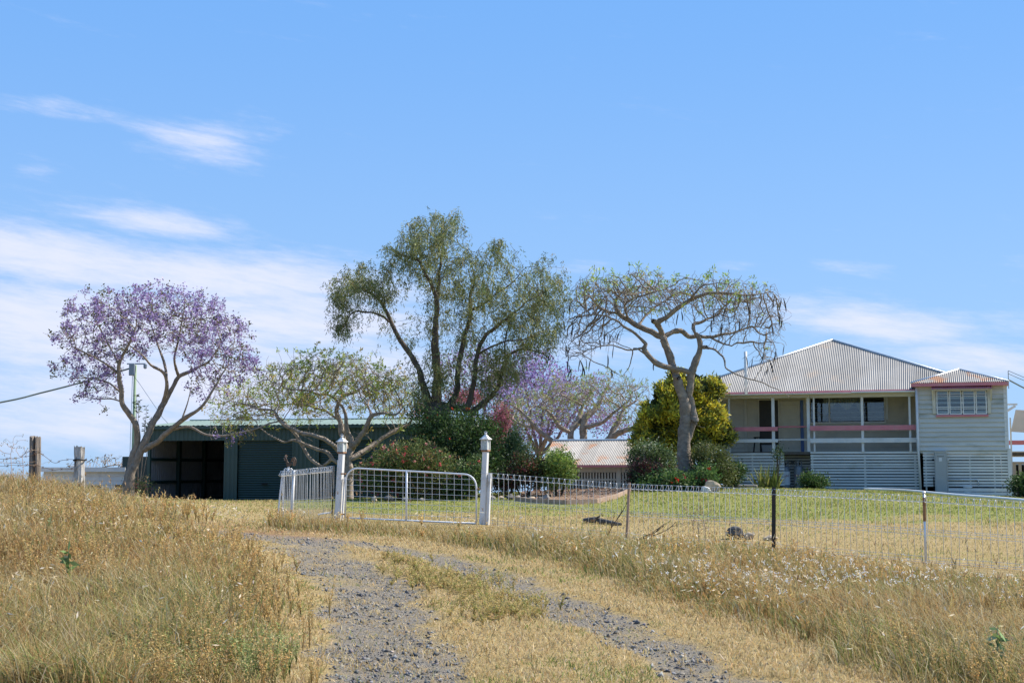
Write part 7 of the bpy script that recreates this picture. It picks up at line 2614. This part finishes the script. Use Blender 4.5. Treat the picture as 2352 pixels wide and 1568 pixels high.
# short lawn behind the fence
n = 150000
X, Y = scatter(n, rng, 20, 56, power=.8)
bey_ = beyond(X, Y)
pxs_ = X / Y * FPX + 1176
ok = (bey_ > .1) & ~in_poly(X, Y, MULCH)
X, Y, bey_, pxs_ = X[ok], Y[ok], bey_[ok], pxs_[ok]
n = len(X)
gr = np.clip((bey_ - 6.5 + (fbm(X, Y, .35, 4) - .5) * 9 + np.clip((1400 - pxs_) / 160, -3, 3.0)) / 3.2, 0, 1)
gr = np.where(pxs_ < 700, gr * (1 - .8 * np.clip((Y - 35) / 5, 0, 1) * np.clip((700 - pxs_) / 80, 0, 1)), gr)
gr = np.maximum(gr, .34 * np.clip((fbm(X, Y, .5, 21) - .42) / .2, 0, 1))
isg = rng.random(n) < gr * .78
c = np.where(isg[:, None], pick_cols([(.28, .32, .075), (.35, .37, .10), (.21, .26, .055)], [3, 2, 2], n, rng, .18), pick_cols([(.55, .44, .20), (.49, .38, .16), (.62, .51, .26)], [2, 2, 1], n, rng, .15))
tuft = np.clip((fbm(X, Y, .9, 66) - .5) / .2, 0, 1)
h = rng.uniform(.02, .06, n) * (1 + tuft * .9) * (1 + np.clip(1.2 - bey_, 0, 1.2) * 1.0)
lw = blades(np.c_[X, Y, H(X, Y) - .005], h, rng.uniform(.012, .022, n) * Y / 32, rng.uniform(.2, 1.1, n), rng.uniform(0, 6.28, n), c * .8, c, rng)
lawn_o = np_mesh('lawn_grass', lw[0], [lw[1], lw[2]], M_grass, col=lw[3])
tag(lawn_o, 'short green and straw lawn grass between the fence and the house', 'lawn', kind='stuff')

# gravel in the ruts
n = 120000
X, Y = scatter(n, rng, 8.6, 27, power=1.35)
tm = track_mask(X, Y)
cl_ = np.clip((fbm(X, Y, 1.6, 90) - .36) / .22, 0, 1)
ok = rng.random(n) < np.where(tm > .25, tm * (.20 + .80 * cl_), .012 * (road_d(X, Y) < 1.4))
X, Y = X[ok], Y[ok]
n = len(X)
octv = np.array([(1, 0, 0), (0, 1, 0), (-1, 0, 0), (0, -1, 0), (0, 0, 1), (0, 0, -1)], float)
octf = np.array([(0, 1, 4), (1, 2, 4), (2, 3, 4), (3, 0, 4), (1, 0, 5), (2, 1, 5), (3, 2, 5), (0, 3, 5)])
sz = np.clip(rng.lognormal(-4.65, .55, n), .005, .036)
V = octv[None] * rng.uniform(.55, 1.25, (n, 6, 1)) * np.stack([sz, sz * rng.uniform(.6, 1, n), sz * rng.uniform(.4, .8, n)], -1)[:, None]
V += rng.normal(0, .25, (n, 6, 3)) * sz[:, None, None]
an = rng.uniform(0, 6.28, n)
ca_, sa_ = np.cos(an)[:, None], np.sin(an)[:, None]
V = np.stack([V[..., 0] * ca_ - V[..., 1] * sa_, V[..., 0] * sa_ + V[..., 1] * ca_, V[..., 2]], -1)
zg = H(X, Y) - track_mask(X, Y) * .03
V += np.stack([X, Y, zg + sz * .2], -1)[:, None]
F_ = (np.arange(n)[:, None, None] * 6 + octf[None]).reshape(-1, 3)
M_grav = mat('basalt_gravel', (.1, .1, .1), rough=.85, attr=True, spec=.3)
gc = pick_cols([(.15, .148, .148), (.205, .20, .197), (.10, .10, .10), (.31, .27, .22)], [4, 3, 2, 1], n, rng, .2, .03)
gv = np_mesh('gravel', V.reshape(-1, 3), F_, M_grav, col=np.repeat(gc, 6, 0))
tag(gv, 'loose blue-grey crushed stone scattered along the wheel ruts', 'gravel', kind='stuff')

# wood-chip mulch
n = 9000
bx = np.array(MULCH)
X = rng.uniform(bx[:, 0].min(), bx[:, 0].max(), n)
Y = rng.uniform(bx[:, 1].min(), bx[:, 1].max(), n)
ok = in_poly(X, Y, MULCH)
X, Y = X[ok], Y[ok]
n = len(X)
D = rng.normal(size=(n, 3)) * np.array((1, 1, .3))
mc = leaves_obj('mulch_chips', np.c_[X, Y, H(X, Y) + rng.uniform(.01, .04, n)], D, rng.uniform(.05, .14, n), rng.uniform(.03, .06, n), pick_cols([(.42, .29, .20), (.30, .19, .13), (.50, .38, .28), (.20, .12, .08)], [3, 3, 2, 2], n, rng, .15), (0, 0, 0), None, rng, M_flower)
tag(mc, 'brown wood-chip mulch heaped in the garden bed', 'mulch', kind='stuff')
